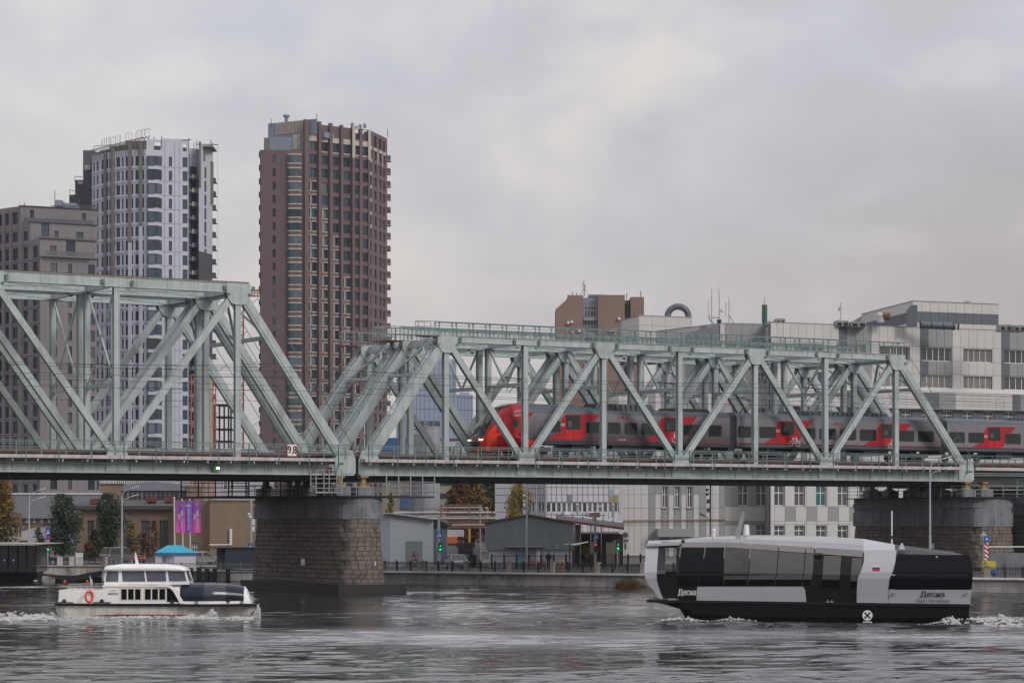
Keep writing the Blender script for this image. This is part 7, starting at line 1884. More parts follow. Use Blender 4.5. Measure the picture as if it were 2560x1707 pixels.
q = MB(); X = XW(1776, 240); q.tube((X, 240, GZ - .1), (X, 240, ZW(1205, 240)), .08, 8); q.path([(X, 240, ZW(1308, 240)), (X - .3, 240, ZW(1292, 240)), (X - 1.0, 240, ZW(1285, 240))], .04, 5); lp = solo('street_lamp', q, m_grey, 'dark lamp post with one arm and cameras before the pale office facade', 'street lamp')
q = MB(); q.beam((X - .5, 240, ZW(1289, 240)), (X - 1.1, 240, ZW(1281, 240)), .18, .07); 
for y in (1224, 1235): q.ball((X - .3, 240, ZW(y, 240)), .15, 8, 5)
for y in (1248, 1270): q.box(X - .35, X - .08, 239.9, 240.1, ZW(y + 10, 240), ZW(y, 240))
part('camera', q, m_grey, lp)
q = MB(); X = XW(1488, 246); q.tube((X, 246, GZ - .1), (X, 246, ZW(1290, 246)), .13, 8); q.tube((X - 5.2, 246, ZW(1383 - 1383 + 1385 - 100, 246)), (X + 1.0, 246, ZW(1288, 246)), .05, 5); q.box(X - .12, X + .14, 245.8, 246.2, ZW(1292, 246), ZW(1283, 246)); solo('gantry_pole', q, m_galv, 'thick grey pole with a long thin arm carrying the crossing sign', 'pole')
q = MB(); X = XW(1097, 252); q.tube((X, 252, GZ - .1), (X, 252, ZW(1290, 252)), .13, 8); solo('signal_pole', q, m_galv, 'thick grey pole beside the white shed carrying the crossing sign', 'pole')
def sign_plate(lab, x, y, s, Y, kind, cat='road sign'):
    X, Z = XW(x, Y), ZW(y, Y); h = s * Y / FP / 2; o = thing('road_sign', lab, cat, (X, Y, Z))
    F = Frame((X, Y, 0))
    q = MB(F); q.box(-h, h, -.01, .03, Z - h, Z + h)
    if kind in ('round', 'nop'): q = MB(F); q.prism([(cos(2 * pi * i / 20) * h, -.01, Z + sin(2 * pi * i / 20) * h) for i in range(20)], (0, .04, 0))
    part('plate', q, m_blue if kind != 'round' else m_grey, o)
    q = MB(F)
    if kind == 'zebra':
        q.add([(-h * .82, -.015, Z - h * .75), (h * .82, -.015, Z - h * .75), (0, -.015, Z + h * .82)], [(0, 1, 2)]); part('triangle', q, m_white, o)
        q = MB(F); q.ball((h * .02, -.02, Z + h * .34), h * .1, 6, 4); ln(q, (0, Z + h * .25), (-h * .05, Z - h * .15), -.022, h * .2); ln(q, (-h * .05, Z - h * .15), (-h * .28, Z - h * .62), -.022, h * .13); ln(q, (-h * .05, Z - h * .15), (h * .22, Z - h * .62), -.022, h * .13); ln(q, (0, Z + h * .2), (h * .25, Z - h * .1), -.022, h * .1); part('figure', q, m_black, o)
    elif kind == 'bus':
        q.add([(-h * .7, -.015, Z - h * .8), (h * .7, -.015, Z - h * .8), (h * .7, -.015, Z + h * .8), (-h * .7, -.015, Z + h * .8)], [(0, 1, 2, 3)]); part('field', q, m_white, o)
        q = MB(F); q.box(-h * .55, h * .55, -.03, -.02, Z - .02, Z + h * .35); part('figure', q, m_black, o)
    elif kind == 'nop':
        ring(q, 0, Z, h * .82, -.02, h * .3); ln(q, (-h * .55, Z + h * .55), (h * .55, Z - h * .55), -.022, h * .22); part('ring', q, m_red, o)
    elif kind == 'cycle':
        ln(q, (0, Z - h * .5), (0, Z + h * .6), -.02, h * .2); ln(q, (-h * .5, Z - h * .5), (0, Z + .05), -.02, h * .2); ln(q, (h * .5, Z - h * .5), (0, Z + .05), -.02, h * .2); part('figure', q, m_white, o)
    return o
sign_plate('blue pedestrian crossing sign by the poplar at the left', 120, 1329, 12, 266, 'zebra')
sign_plate('round no-parking sign under the left crossing sign', 120, 1342, 12, 266, 'nop')
sign_plate('blue pedestrian crossing sign before the white shed', 1098, 1335, 14.5, 251.8, 'zebra')
sign_plate('blue pedestrian crossing sign right of the grey corrugated shed', 1490, 1340, 14, 245.8, 'zebra')
sign_plate('blue and white bus stop sign behind the iron fence', 1392, 1366, 13, 244, 'bus')
sign_plate('round blue path sign at the left side of the pier', 626, 1364, 13, 258, 'cycle')
sign_plate('round grey back of a road sign before the office building', 1563, 1337, 15, 237, 'round')
q = MB(); X = XW(1563, 237.1); q.tube((X, 237.1, GZ - .1), (X, 237.1, ZW(1330, 237)), .035, 6); q.box(X - .27, X + .27, 237, 237.06, ZW(1355, 237), ZW(1347, 237)); q.box(X - .12, X + .12, 237, 237.06, ZW(1373, 237), ZW(1357, 237)); solo('sign_post', q, m_grey, 'post with grey plates under the round sign back', 'sign post')
q = MB(); X = XW(1392, 244.1); q.tube((X, 244.1, GZ - .1), (X, 244.1, ZW(1360, 244)), .035, 6); solo('sign_post', q, m_galv, 'thin post of the bus stop sign', 'sign post')
q = MB(); X = XW(120, 266.1); q.tube((X, 266.1, GZ - .1), (X, 266.1, ZW(1322, 266)), .045, 6); q.box(X - .22, X + .22, 266, 266.05, ZW(1354, 266), ZW(1350, 266)); solo('sign_post', q, m_galv, 'post of the left crossing sign and traffic light', 'sign post')
def tlight(lab, x, y, Y, col, board=True):
    X, Z = XW(x, Y), ZW(y, Y); o = thing('traffic_light', lab, 'traffic light', (X, Y, Z - .6)); F = Frame((X, Y, 0))
    if board: q = MB(F); q.box(-.42, .18, .02, .05, Z - .55, Z + .5); part('backboard', q, m_grey, o)
    q = MB(F); q.box(-.15, .15, -.1, .02, Z - .45, Z + .45); part('housing', q, m_black, o)
    q = MB(F); zz = Z - .28 if col != 'r' else Z + .28
    q.tube((0, -.13, zz), (0, -.10, zz), .125, 14); part('lens', q, m_glow_r if col == 'r' else m_glow_g, o)
    if col == '3': q = MB(F); lettering(q, '3', 0, Z + .08, .3, -.11, bold=.015); part('countdown', q, m_glow_g, o)
    q = MB(F); q.tube((-.05, .1, GZ - .1), (-.05, .1, Z + .4), .06, 6); part('pole', q, m_galv, o)
tlight('green traffic light beside the landing stage', 120, 1366, 265.8, 'g', False)
tlight('traffic light showing green and 3 before the white shed', 1101, 1366, 251.6, '3')
tlight('traffic light showing green and 3 at the corner of the office building', 1545, 1363, 236, '3')
tlight('small traffic light showing red under the right crossing sign', 1489, 1368, 245.5, 'r')
q = MB(); X = XW(1424.5, 238); q.tube((X, 238, GZ - .1), (X, 238, ZW(1366, 238)), .06, 6); q.tube((X, 238, ZW(1366, 238)), (X, 238, ZW(1363, 238)), .12, 8); pl_ = solo('park_lamp', q, m_iron, 'short black park lamp with a cream pear-shaped globe on the embankment', 'street lamp')
q = MB(); q.ball((X, 238, ZW(1359, 238)), .16, 12, 8, 1.2); q.tube((X, 238, ZW(1355, 238)), (X, 238, ZW(1351, 238)), .07, 8, .02); part('globe', q, mat('cream_globe', (.55, .45, .32), .4), pl_, smooth=True)
# no-anchoring boards
def anchor(q, Z, s, v):
    ln(q, (0, Z - s * .6), (0, Z + s * .5), v, s * .12); ln(q, (-s * .25, Z + s * .3), (s * .25, Z + s * .3), v, s * .1); ring(q, 0, Z + s * .6, s * .1, v, s * .07)
    ring(q, 0, Z - s * .1, s * .48, v, s * .12, 12, pi * 1.12, pi * 1.88)
for (lab, x, y, w, h, m_, red) in (('oval white no-anchoring board with a red ring on the quay railing', 1037, 1394, 15, 31, m_white, True), ('oval faded rusty board with an anchor on the quay railing', 1404.5, 1413, 20, 34, mat('faded_board', (.34, .20, .14), .8, var=.3, sc_=3), False)):
    X = XW(x, QA[1] + (x - 960) / 1600 * -30 - .35); Y = QA[1] + (x - 960) / 1600 * -26.3 - 1.0; X, Z = XW(x, Y), ZW(y, Y); a, b = w * Y / FP / 2, h * Y / FP / 2
    o = thing('anchor_board', lab, 'river sign', (X, Y, Z)); F = Frame((X, Y, 0), radians(0))
    q = MB(F); q.prism([(cos(2 * pi * i / 24) * a, 0, Z + sin(2 * pi * i / 24) * b) for i in range(24)], (0, .05, 0)); part('board', q, m_red if red else m_, o)
    if red: q = MB(F); q.add([(cos(2 * pi * i / 24) * a * .78, -.01, Z + sin(2 * pi * i / 24) * b * .82) for i in range(24)], [tuple(range(24))]); part('face', q, m_white, o)
    q = MB(F); anchor(q, Z, b * .8, -.02); part('anchor_figure', q, m_black, o)
    if red: q = MB(F); ln(q, (-a * .55, Z + b * .55), (a * .55, Z - b * .55), -.03, .09); part('red_bar', q, m_red, o)
    q = MB(F); q.tube((0, .1, Z - b - .25), (0, .1, Z + b * .5), .05, 6); q.ob((0, .3, Z - b - .1), (.1, 0, 0), (0, .4, 0), (0, 0, .05)); part('bracket', q, m_rust, o)
# ---------------- flags
grad = {}
def bmat(n, top, bot, z0, z1):
    m = bpy.data.materials.new(n); m.use_nodes = True; t = m.node_tree; b = t.nodes['Principled BSDF']; g = N(t, 'ShaderNodeNewGeometry'); s = N(t, 'ShaderNodeSeparateXYZ'); t.links.new(g.outputs['Position'], s.inputs[0])
    f_ = mth(t, 'DIVIDE', mth(t, 'SUBTRACT', s.outputs['Z'], z0), z1 - z0, clamp=True); t.links.new(ramp(t, f_, [(0, bot), (.75, top)]), b.inputs['Base Color']); b.inputs['Roughness'].default_value = .7; return m
YF = 256.0; zf0, zf1 = ZW(1331, YF), ZW(1252, YF)
mg1 = bmat('banner_magenta', (.28, .07, .36), (.72, .10, .42), zf0, zf1); mg2 = bmat('banner_violet', (.17, .09, .45), (.30, .09, .48), zf0, zf1)
for i, (xp, x0, x1, mm, txt) in enumerate(((438, 441, 463, mg1, ('2', 'ЗИЛ —', 'Печатники')), (458, 460.5, 480.5, mg2, (None, '', 'Нагатинский')), (476.5, 479, 502, mg1, ('2', 'ЗИЛ —', 'Печатники')))):
    Y = YF + i * .35; X = XW(xp, Y)
    o = thing('banner_pole', ['magenta banner reading ЗИЛ — Печатники, left of three', 'violet banner reading Нагатинский, middle of three', 'magenta banner reading ЗИЛ — Печатники, right of three'][i], 'banner', (X, Y, 1.1), 'three tall banners on white poles')
    q = MB(); q.tube((X, Y, 1.1), (X - .1, Y, ZW(1246, Y)), .055, 8); q.ball((X - .1, Y, ZW(1244, Y)), .1); part('pole', q, m_frw, o)
    q = MB(); n = 6; U0, U1 = XW(x0, Y), XW(x1, Y); vs_ = []
    for k in range(n + 1):
        t = k / n; yy = Y - .1 + .05 * sin(t * 7 + i)
        vs_ += [(U0 + (U1 - U0) * t, yy, zf0), (U0 + (U1 - U0) * t, yy, zf1)]
    q.add(vs_, [(2 * k, 2 * k + 2, 2 * k + 3, 2 * k + 1) for k in range(n)]); part('banner_cloth', q, mm, o)
    q = MB(Frame((0, 0, 0))); c = (U0 + U1) / 2
    if txt[0]: lettering(q, '2', c + .02, ZW(1263, Y), .62, Y - .17, bold=.012)
    else:
        for dx in (-.12, .12): ring(q, c + dx, ZW(1263, Y), .09, Y - .17, .05); ln(q, (c + dx + .05, ZW(1263, Y) - .02), (c + dx - .05, ZW(1268, Y)), Y - .17, .05)
    if txt[1]: lettering(q, txt[1], c - .13, ZW(1287, Y), .30, Y - .17, rot=pi / 2, bold=.011)
    lettering(q, txt[2], c + (.13 if txt[1] else .03), ZW(1297, Y), .34, Y - .17, rot=pi / 2, bold=.012); part('white_lettering', q, m_white, o)
# ---------------- tent
Y = 249.0; o = thing('market_tent', 'white-walled tent with a turquoise hipped roof on the berth', 'tent', (XW(436, Y), 250, 1.1))
m_tq = mat('turquoise_canvas', (.02, .38, .50), .7, var=.06); m_tw = mat('white_canvas', (.66, .65, .72), .8, var=.08, sc_=1.2)
X0, X1, Xm = XW(382, Y), XW(489, Y), XW(436, Y); za, zb_, zc_ = 1.1, ZW(1389, Y), ZW(1381, Y); D = 3.6
q = MB(); q.add([(X0, Y + 1.2, zc_), (Xm, Y, zc_), (X1, Y + .6, zc_), (X1 - .8, Y + D + .6, zc_), (X0 + .6, Y + D + 1.0, zc_), (XW(410, Y), Y + 2.4, ZW(1363, Y)), (XW(447, Y), Y + 2.2, ZW(1363, Y))],
                [(0, 1, 5), (1, 6, 5), (1, 2, 6), (2, 3, 6), (3, 4, 5, 6), (4, 0, 5)]); part('roof', q, m_tq, o)
q = MB(); q.prism([(X0, Y + 1.2, zb_), (Xm, Y, zb_), (X1, Y + .6, zb_), (X1 - .8, Y + D + .6, zb_), (X0 + .6, Y + D + 1, zb_)], (0, 0, zc_ - zb_)); part('valance', q, mat('blue_valance', (.05, .16, .36), .8, var=.4, sc_=5, col2=(.2, .4, .55)), o)
q = MB(); q.prism([(X0 + .05, Y + 1.22, za), (XW(402, Y), Y + .9, za), (XW(407, Y), Y + 1.3, za), (Xm, Y + .05, za), (X1 - .05, Y + .63, za), (X1 - .85, Y + D + .5, za), (X0 + .65, Y + D + .9, za)], (0, 0, zb_ - za)); part('side_wall', q, m_tw, o)
# ---------------- people
m_vest = mat('hi_vis_orange', (.62, .13, .03), .7, var=.1); m_cloth = mat('dark_work_clothes', (.03, .035, .05), .9); m_skin = mat('skin', (.38, .23, .17), .6)
m_hair = mat('dark_hair', (.02, .015, .012), .8)
def person(lab, x, Y, gz, face=0.0, lean=.15, vest=True, grp=None):
    X = XW(x, Y); o = thing('person', lab, 'person', (X, Y, gz), grp); F = Frame((X, Y, gz), face)
    vs = [(0, 0, .95), (0, .0, 1.15), (0, -lean * .5, 1.38), (0, -lean * .75, 1.47), (0, -lean, 1.56),      # pelvis chest neck
          (-.1, 0, .9), (-.11, -.03, .5), (-.11, .03, .08), (-.11, -.12, .03), (.1, 0, .9), (.11, -.05, .5), (.12, .0, .08), (.12, -.14, .03),
          (-.2, -lean * .5, 1.36), (-.26, -.05, 1.1), (-.2, -.25, .95), (.2, -lean * .5, 1.36), (.27, -.04, 1.1), (.18, -.26, .98)]
    es = [(0, 1), (1, 2), (2, 3), (3, 4), (0, 5), (5, 6), (6, 7), (7, 8), (0, 9), (9, 10), (10, 11), (11, 12), (2, 13), (13, 14), (14, 15), (2, 16), (16, 17), (17, 18)]
    rad = [.15, .15, .17, .06, .055, .09, .07, .05, .045, .09, .07, .05, .045, .07, .055, .04, .07, .055, .04]
    g = org(o); me = bpy.data.meshes.new('person_body'); me.from_pydata([tuple(a - b for a, b in zip(F(*p), g)) for p in vs], es, [])
    b = bpy.data.objects.new('body', me); COL.objects.link(b); b.parent = o; b['org'] = g
    md = b.modifiers.new('s', 'SKIN'); 
    for k, sv in enumerate(me.skin_vertices[0].data): sv.radius = (rad[k], rad[k]); sv.use_root = k == 0
    b.modifiers.new('u', 'SUBSURF').levels = 1; me.materials.append(m_cloth)
    q = MB(F); hc = (0, -lean * 1.15, 1.67); q.ball(hc, .105, 12, 8, 1.22); q.ob((0, hc[1] - .105, 1.66), (.012, 0, 0), (0, .02, 0), (0, 0, .02)); part('head', q, m_skin, o, smooth=True)
    q = MB(F); q.ball((0, hc[1] + .02, 1.705), .112, 12, 6, 1.0); part('hair', q, m_hair, o, smooth=True)
    if vest:
        q = MB(F); rr = []
        for (z, w, d, y) in ((.88, .19, .17, 0), (1.1, .2, .18, 0), (1.3, .23, .2, -lean * .4), (1.44, .17, .13, -lean * .6)): rr.append([(cos(2 * pi * k / 12) * w, y + sin(2 * pi * k / 12) * d, z) for k in range(12)])
        q.loft(rr); part('vest', q, m_vest, o, smooth=True)
        q = MB(F); rr = [[(cos(2 * pi * k / 12) * .212, sin(2 * pi * k / 12) * .192 - lean * (.1 if z < 1.2 else .15), z) for k in range(12)] for z in (1.12, 1.18)]; q.loft(rr, cap=False); part('reflective_band', q, m_frw, o)
PG = 'workers in orange vests by the berth railing'
person('person in an orange vest, leftmost, half hidden by the boat mast', 336, 259.5, 1.0, .4, .2, grp=PG)
person('person in an orange vest bending forward, middle of three', 350.5, 259.5, 1.0, -1.2, .25, grp=PG)
person('person in an orange vest facing right, rightmost of three', 358.5, 260, 1.0, 1.1, .2, grp=PG)
person('person standing by the bus stop fence in dark clothes with a red top', 1371, 246, GZ, .2, .05, vest=False)
# ---------------- cars
m_cargl = mat('car_glass', (.02, .025, .03), .08)
m_tyre = mat('tyre', (.02, .02, .02), .8)
def car(lab, x, Y, ang, kind, col, name='parked_car'):
    X = XW(x, Y); gz = GZ - .085; o = thing(name, lab, 'car', (X, Y, gz)); F = Frame((X, Y, gz), ang)
    mm = mat('car_paint_' + name + str(int(x)), col, .3, met=.3, var=0, coat=.5)
    if kind == 'suv': low = [(-2.3, .45), (-2.32, .95), (-2.2, 1.12), (1.05, 1.1), (2.1, .98), (2.32, .75), (2.32, .4)]; top = [(-2.15, 1.12), (-1.85, 1.82), (.35, 1.84), (1.1, 1.12)]; W = .93
    else: low = [(-2.25, .42), (-2.28, .8), (-2.1, .98), (-1.6, 1.0), (1.0, .95), (2.05, .82), (2.25, .6), (2.25, .35)]; top = [(-1.65, .99), (-1.0, 1.42), (.25, 1.45), (1.05, .95)]; W = .86
    q = MB(F); n = len(low); rings = []
    for (v, sc_) in ((-W, .96), (-W * .93, 1.0), (W * .93, 1.0), (W, .96)): rings.append([(a * sc_, v, .35 + (z - .35) * sc_) for a, z in low])
    q.loft(rings); part('body', q, mm, o)
    q = MB(F); rings = []
    for (v, k) in ((-W * .92, 0), (-W * .72, 1), (W * .72, 1), (W * .92, 0)): rings.append([(a, v, z if k else min(z, low[2][1]) + (0 if z < low[2][1] + .1 else 0)) for a, z in top])
    zt_ = top[1][1]; q = MB(F); b0 = [(a, s * W * .92, z) for s in (-1,) for a, z in top]
    A = top[0]; B = top[1]; C_ = top[2]; D_ = top[3]
    q.add([(A[0], -W * .92, A[1]), (D_[0], -W * .92, D_[1]), (D_[0], W * .92, D_[1]), (A[0], W * .92, A[1]), (B[0], -W * .7, B[1]), (C_[0], -W * .7, C_[1]), (C_[0], W * .7, C_[1]), (B[0], W * .7, B[1])],
          [(0, 1, 5, 4), (1, 2, 6, 5), (2, 3, 7, 6), (3, 0, 4, 7)]); part('windows', q, m_cargl, o)
    q = MB(F); q.add([(B[0] - .04, -W * .72, B[1]), (C_[0] + .04, -W * .72, C_[1]), (C_[0] + .04, W * .72, C_[1]), (B[0] - .04, W * .72, B[1])] + [(B[0] + .1, -W * .6, B[1] + .06), (C_[0] - .1, -W * .6, C_[1] + .06), (C_[0] - .1, W * .6, C_[1] + .06), (B[0] + .1, W * .6, B[1] + .06)], [(0, 1, 5, 4), (1, 2, 6, 5), (2, 3, 7, 6), (3, 0, 4, 7), (4, 5, 6, 7)])
    for (p, r) in ((A, B), (((A[0] + D_[0]) / 2, A[1]), ((B[0] + C_[0]) / 2, B[1])), (D_, C_)):
        for s in (-1, 1): q.beam((p[0], s * W * .93, p[1]), (r[0], s * W * .715, r[1]), .07, .06)
    part('roof', q, mm, o)
    for a in (-1.4, 1.4):
        for s in (-1, 1):
            q = MB(F); q.tube((a, s * W * .82, .34), (a, s * W * 1.01, .34), .34, 14); w_ = part('wheel', q, m_tyre, o)
            q = MB(F); q.tube((a, s * W * 1.0, .34), (a, s * W * 1.02, .34), .2, 10); part('rim', q, m_grey, w_)
    for s in (-1, 1):
        q = MB(F); q.ob((-2.27, s * W * .75, .85), (.05, 0, 0), (0, .13, 0), (0, 0, .1)); part('tail_light', q, m_red, o)
        q = MB(F); q.ob((2.18, s * W * .75, .72), (.06, 0, 0), (0, .16, 0), (0, 0, .08)); part('headlight', q, m_frw, o)
car('silver off-road car parked before the brick building, left of the tent', 301, 277, radians(48), 'suv', (.15, .145, .14))
car('pale grey saloon car showing its rear lamp right of the tent', 506, 270, radians(35), 'sedan', (.36, .36, .37))
car('dark car behind the landing stage at the left', 100, 270, radians(8), 'sedan', (.02, .03, .03))
car('car with a pale roof driving behind the iron fence before the white shed', 1143, 246, radians(-78), 'sedan', (.20, .21, .23))
# ================================================================= low buildings on the left
m_tan = mat('tan_brick', (.205, .145, .105), .88, var=.16, sc_=.7, fine=.12, streak=.12)
m_tan2 = mat('dark_tan_brick', (.14, .095, .07), .88, var=.2, sc_=.7, fine=.12)
m_roofd = mat('dark_roof', (.07, .065, .065), .9, var=.2)
m_gpan = mat('grey_sheet', (.19, .20, .22), .75, var=.08, sc_=.5)
m_ww = mat('white_wall', (.42, .42, .46), .85, var=.1, sc_=.3, streak=.12)
m_ventr = mat('red_brown_vent', (.13, .045, .04), .8, var=.2)
o = thing('brick_building', 'long tan brick building with tall dark windows behind the tent and poplars', 'brick building', (XW(420, 300), 300, GZ))
f = Fac(o, 195, 302, 432, 300); U = f.U; z = lambda y: f.Z(320, y)
W = [(U(a), U(b), z(1382), z(1300)) for a, b in ((218, 235), (305, 329), (353, 375), (398, 421))]
q = f.mb(); q.wgrid(0, f.L, GZ - .1, z(1272), W, .4); q.box(.5, f.L, .5, 14, GZ, z(1274)); part('front_wall', q, m_tan2 if False else m_tan, o)
for (a, b, c, d) in W:
    w_ = win(f, a, b, c, d, .25, gW[1], m_frd, 2, 4, t=.08)
q = f.mb(); q.box(-.5, f.L + .2, -.7, 12, z(1273), z(1267)); q.prism([(-.5, -.7, z(1267)), (f.L + .2, -.7, z(1267)), (f.L + .2, 6, z(1252)), (-.5, 6, z(1252))], (0, 0, .15)); part('roof', q, m_roofd, o)
f = Fac(o, 432, 299, 523, 298); U = f.U
q = f.mb(); q.wgrid(0, f.L, GZ - .1, f.Z(480, 1251), [(U(478), U(497), f.Z(480, 1388), f.Z(480, 1354))], .4); q.box(.2, f.L, .5, 13, GZ, f.Z(480, 1255)); part('front_wall', q, m_tan, o)
win(f, U(478), U(497), f.Z(480, 1388), f.Z(480, 1354), .2, gW[0], m_frw, 3, 2, t=.09)
f = Fac(o, 524, 297, 660, 299.5); U = f.U; q = f.mb(); q.wgrid(0, f.L, GZ - .1, f.Z(580, 1250), [], .4); q.box(0, f.L, .3, 13, GZ, f.Z(580, 1251)); q.box(-.1, f.L, -.15, .2, f.Z(580, 1252), f.Z(580, 1249)); part('front_wall', q, m_tan, o)
q = f.mb(); q.tube((U(576), -.3, f.Z(576, 1361)), (U(576), -.3, f.Z(576, 1321)), .12, 6); q.tube((U(573), -.3, f.Z(576, 1361)), (U(573), -.3, f.Z(576, 1321)), .06, 6); q.tube((U(520), -.6, f.Z(576, 1361)), (U(576), -.3, f.Z(576, 1361)), .07, 5); part('drain_pipe', q, m_frw, o)
for x in (378.5, 424.5, 472, 240):
    Y = 303; q = MB(); X = XW(x, Y); y0 = 1241 if x != 240 else 1246; q.loft([[(X - k, Y - k, ZW(y, Y)), (X + k, Y - k, ZW(y, Y)), (X + k, Y + k, ZW(y, Y)), (X - k, Y + k, ZW(y, Y))] for k, y in ((.35, 1266), (.3, y0 + 16), (.58, y0 + 13), (.62, y0))]); solo('roof_vent', q, m_ventr, {378.5: 'square red-brown roof vent, left of three above the brick wall', 424.5: 'square red-brown roof vent, middle of three above the brick wall', 472: 'square red-brown roof vent right behind the banners', 240: 'square red-brown roof vent left of the poplar top'}[x], 'roof vent', group='red-brown roof vents')
o = thing('workshop_building', 'taller tan brick workshop with a grey gabled attic and glazed band', 'workshop', (XW(380, 318), 320, GZ))
Y = 316; q = MB(); q.box(XW(248, Y), XW(303, Y), Y, Y + 12, GZ, ZW(1211, Y)); q.box(XW(466, Y), XW(475, Y), Y, Y + 12, GZ, ZW(1212, Y)); part('brick_end', q, m_tan, o)
q = MB(); q.box(XW(246, Y), XW(307, Y), Y - .15, Y + 12.1, ZW(1211, Y) + .01, ZW(1208.5, Y)); part('coping', q, m_roofd, o)
q = MB(); q.prism([(XW(303, Y), Y + .2, ZW(1226, Y)), (XW(466, Y), Y + .2, ZW(1226, Y)), (XW(466, Y), Y + .2, ZW(1212, Y)), (XW(385, Y), Y + .2, ZW(1202.5, Y)), (XW(303, Y), Y + .2, ZW(1211, Y))], (0, 12, 0)); part('attic', q, mat('attic_grey', (.19, .20, .24), .8, var=.06), o)
f = Fac(o, 303, Y + .4, 466, Y + .4)
for i in range(14):
    a = f.L * i / 14; win(f, a, a + f.L / 14 - .04, ZW(1270, Y), ZW(1226, Y), 0, gW[1] if i > 7 else gW[0], m_frd, 1, 2, t=.07)
q = f.mb(); q.box(0, f.L, .3, 10, GZ, ZW(1226, Y)); part('inner_wall', q, m_dkpan, o)
o = thing('white_hall', 'white hall with ribbed strips behind the workshop', 'hall', (XW(400, 360), 360, GZ)); Y = 352
q = MB(); q.box(XW(250, Y), XW(660, Y), Y, Y + 15, GZ, ZW(1120, Y)); part('wall', q, m_ww, o)
q = MB(); x = 290
while x < 374: q.box(XW(x, Y), XW(x + 2.2, Y), Y - .2, Y - .01, ZW(1215, Y), ZW(1150, Y)); x += 5.3
part('rib', q, m_frw, o); q = MB(); q.box(XW(288, Y), XW(372, Y), Y - .06, Y - .005, ZW(1215, Y), ZW(1150, Y)); part('rib_ground', q, m_strip, o)
f = Fac(o, 255, Y - .1, 290, Y - .1)
for i in range(3): win(f, f.L * i / 3 + .1, f.L * (i + 1) / 3 - .1, ZW(1213, Y), ZW(1196, Y), -.05, gW[1], m_frw, 2, 2, t=.1)
f = Fac(o, 556, Y - .1, 590, Y - .1)
for i in range(2):
    for (y0, y1) in ((1225, 1198), (1195, 1165)): win(f, f.L * i / 2 + .1, f.L * (i + 1) / 2 - .2, ZW(y0, Y), ZW(y1, Y), -.05, gW[0], m_frw, 1, 2, t=.12)
# lattice tower with pipes
o = thing('stack_tower', 'rust-red lattice tower holding pale flue pipes', 'chimney tower', (XW(509, 330), 330, GZ)); Y = 330; X0, X1 = XW(482, Y), XW(536, Y)
for i in range(3):
    q = MB(); X = X0 + .55 + i * .85; q.tube((X, Y, GZ), (X, Y, ZW(940, Y)), .34, 10); part('flue_pipe', q, mat('flue_cream%d' % i, (.36, .32, .26), .7, var=.2, streak=.3), o)
q = MB(); h0 = GZ; k = 0
for (x, y) in ((X0, Y - 1.4), (X1, Y - 1.4), (X0, Y + 1.4), (X1, Y + 1.4)): q.beam((x, y, GZ), (x, y, ZW(940, Y)), .14, .14)
while h0 < ZW(960, Y):
    h1 = h0 + 3.4; q.beam((X0, Y - 1.4, h1), (X1, Y - 1.4, h1), .12, .12); q.beam((X0, Y - 1.4, h0), (X0 + 1.4, Y - 1.4, h1), .08, .08); q.beam((X1, Y - 1.4, h0), (X1 - 1.4, Y - 1.4, h1), .08, .08); q.beam((X0, Y + 1.4, h1), (X1, Y + 1.4, h1), .12, .12); q.beam((X0, Y - 1.4, h1), (X0, Y + 1.4, h1), .1, .1); h0 = h1
part('lattice_frame', q, m_crane, o)
# grey hall at far left
o = thing('grey_hall', 'grey sheet-metal hall with a conveyor end behind the left trees', 'hall', (XW(120, 310), 312, GZ)); Y = 308
q = MB(); q.prism([(XW(-60, Y), Y, ZW(1295, Y)), (XW(250, Y), Y, ZW(1295, Y)), (XW(250, Y), Y, ZW(1236, Y)), (XW(-60, Y), Y, ZW(1236, Y))], (0, 12, 0)); part('upper_wall', q, m_gpan, o)
q = MB(); x = -60
while x < 250: q.box(XW(x, Y), XW(x + 1.2, Y), Y - .12, Y + 12, ZW(1236, Y), ZW(1233, Y) + (.06 if int(x) % 2 else 0)); x += 2.4
part('corrugated_edge', q, m_frw, o, kind='stuff')
f = Fac(o, -60, Y + .3, 200, Y + .3)
for i in range(14): win(f, f.L * i / 14, f.L * (i + 1) / 14 - .3, ZW(1306, Y), ZW(1296, Y), 0, gW[1], m_frd, 2, 1, t=.06)
q = MB(); q.box(XW(-60, Y), XW(200, Y), Y + .35, Y + 8, GZ, ZW(1295, Y)); part('lower_wall', q, m_ww, o)
q = MB(); q.box(XW(-60, Y), XW(250, Y), Y - .1, Y + .3, ZW(1309, Y), ZW(1306, Y)); part('red_beam', q, m_ventr, o)
for (a, b) in ((0, 15), (20, 35)):
    w_ = win(Fac(o, a, Y - .3, b, Y - .3), 0, XW(b, Y) - XW(a, Y), ZW(1342, Y), ZW(1319, Y), 0, gW[0], m_frw, 2, 1, t=.1)
q = MB(); Y = 300
for x in (38, 47): q.box(XW(x, Y), XW(x + 5, Y), Y, Y + .4, GZ, ZW(1282, Y))
q.beam((XW(38, Y), Y, ZW(1330, Y)), (XW(108, Y), Y, ZW(1308, Y)), .2, .25); q.beam((XW(38, Y), Y, ZW(1325, Y)), (XW(108, Y), Y, ZW(1304, Y)), .1, .1)
for i in range(9): q.beam((XW(40 + i * 7, Y), Y, ZW(1329 - i * 2.2, Y)), (XW(44 + i * 7, Y), Y, ZW(1323 - i * 2.2, Y)), .06, .06)
solo('conveyor_trestle', q, m_rust, 'rusty conveyor trestle before the grey hall at the left', 'conveyor')
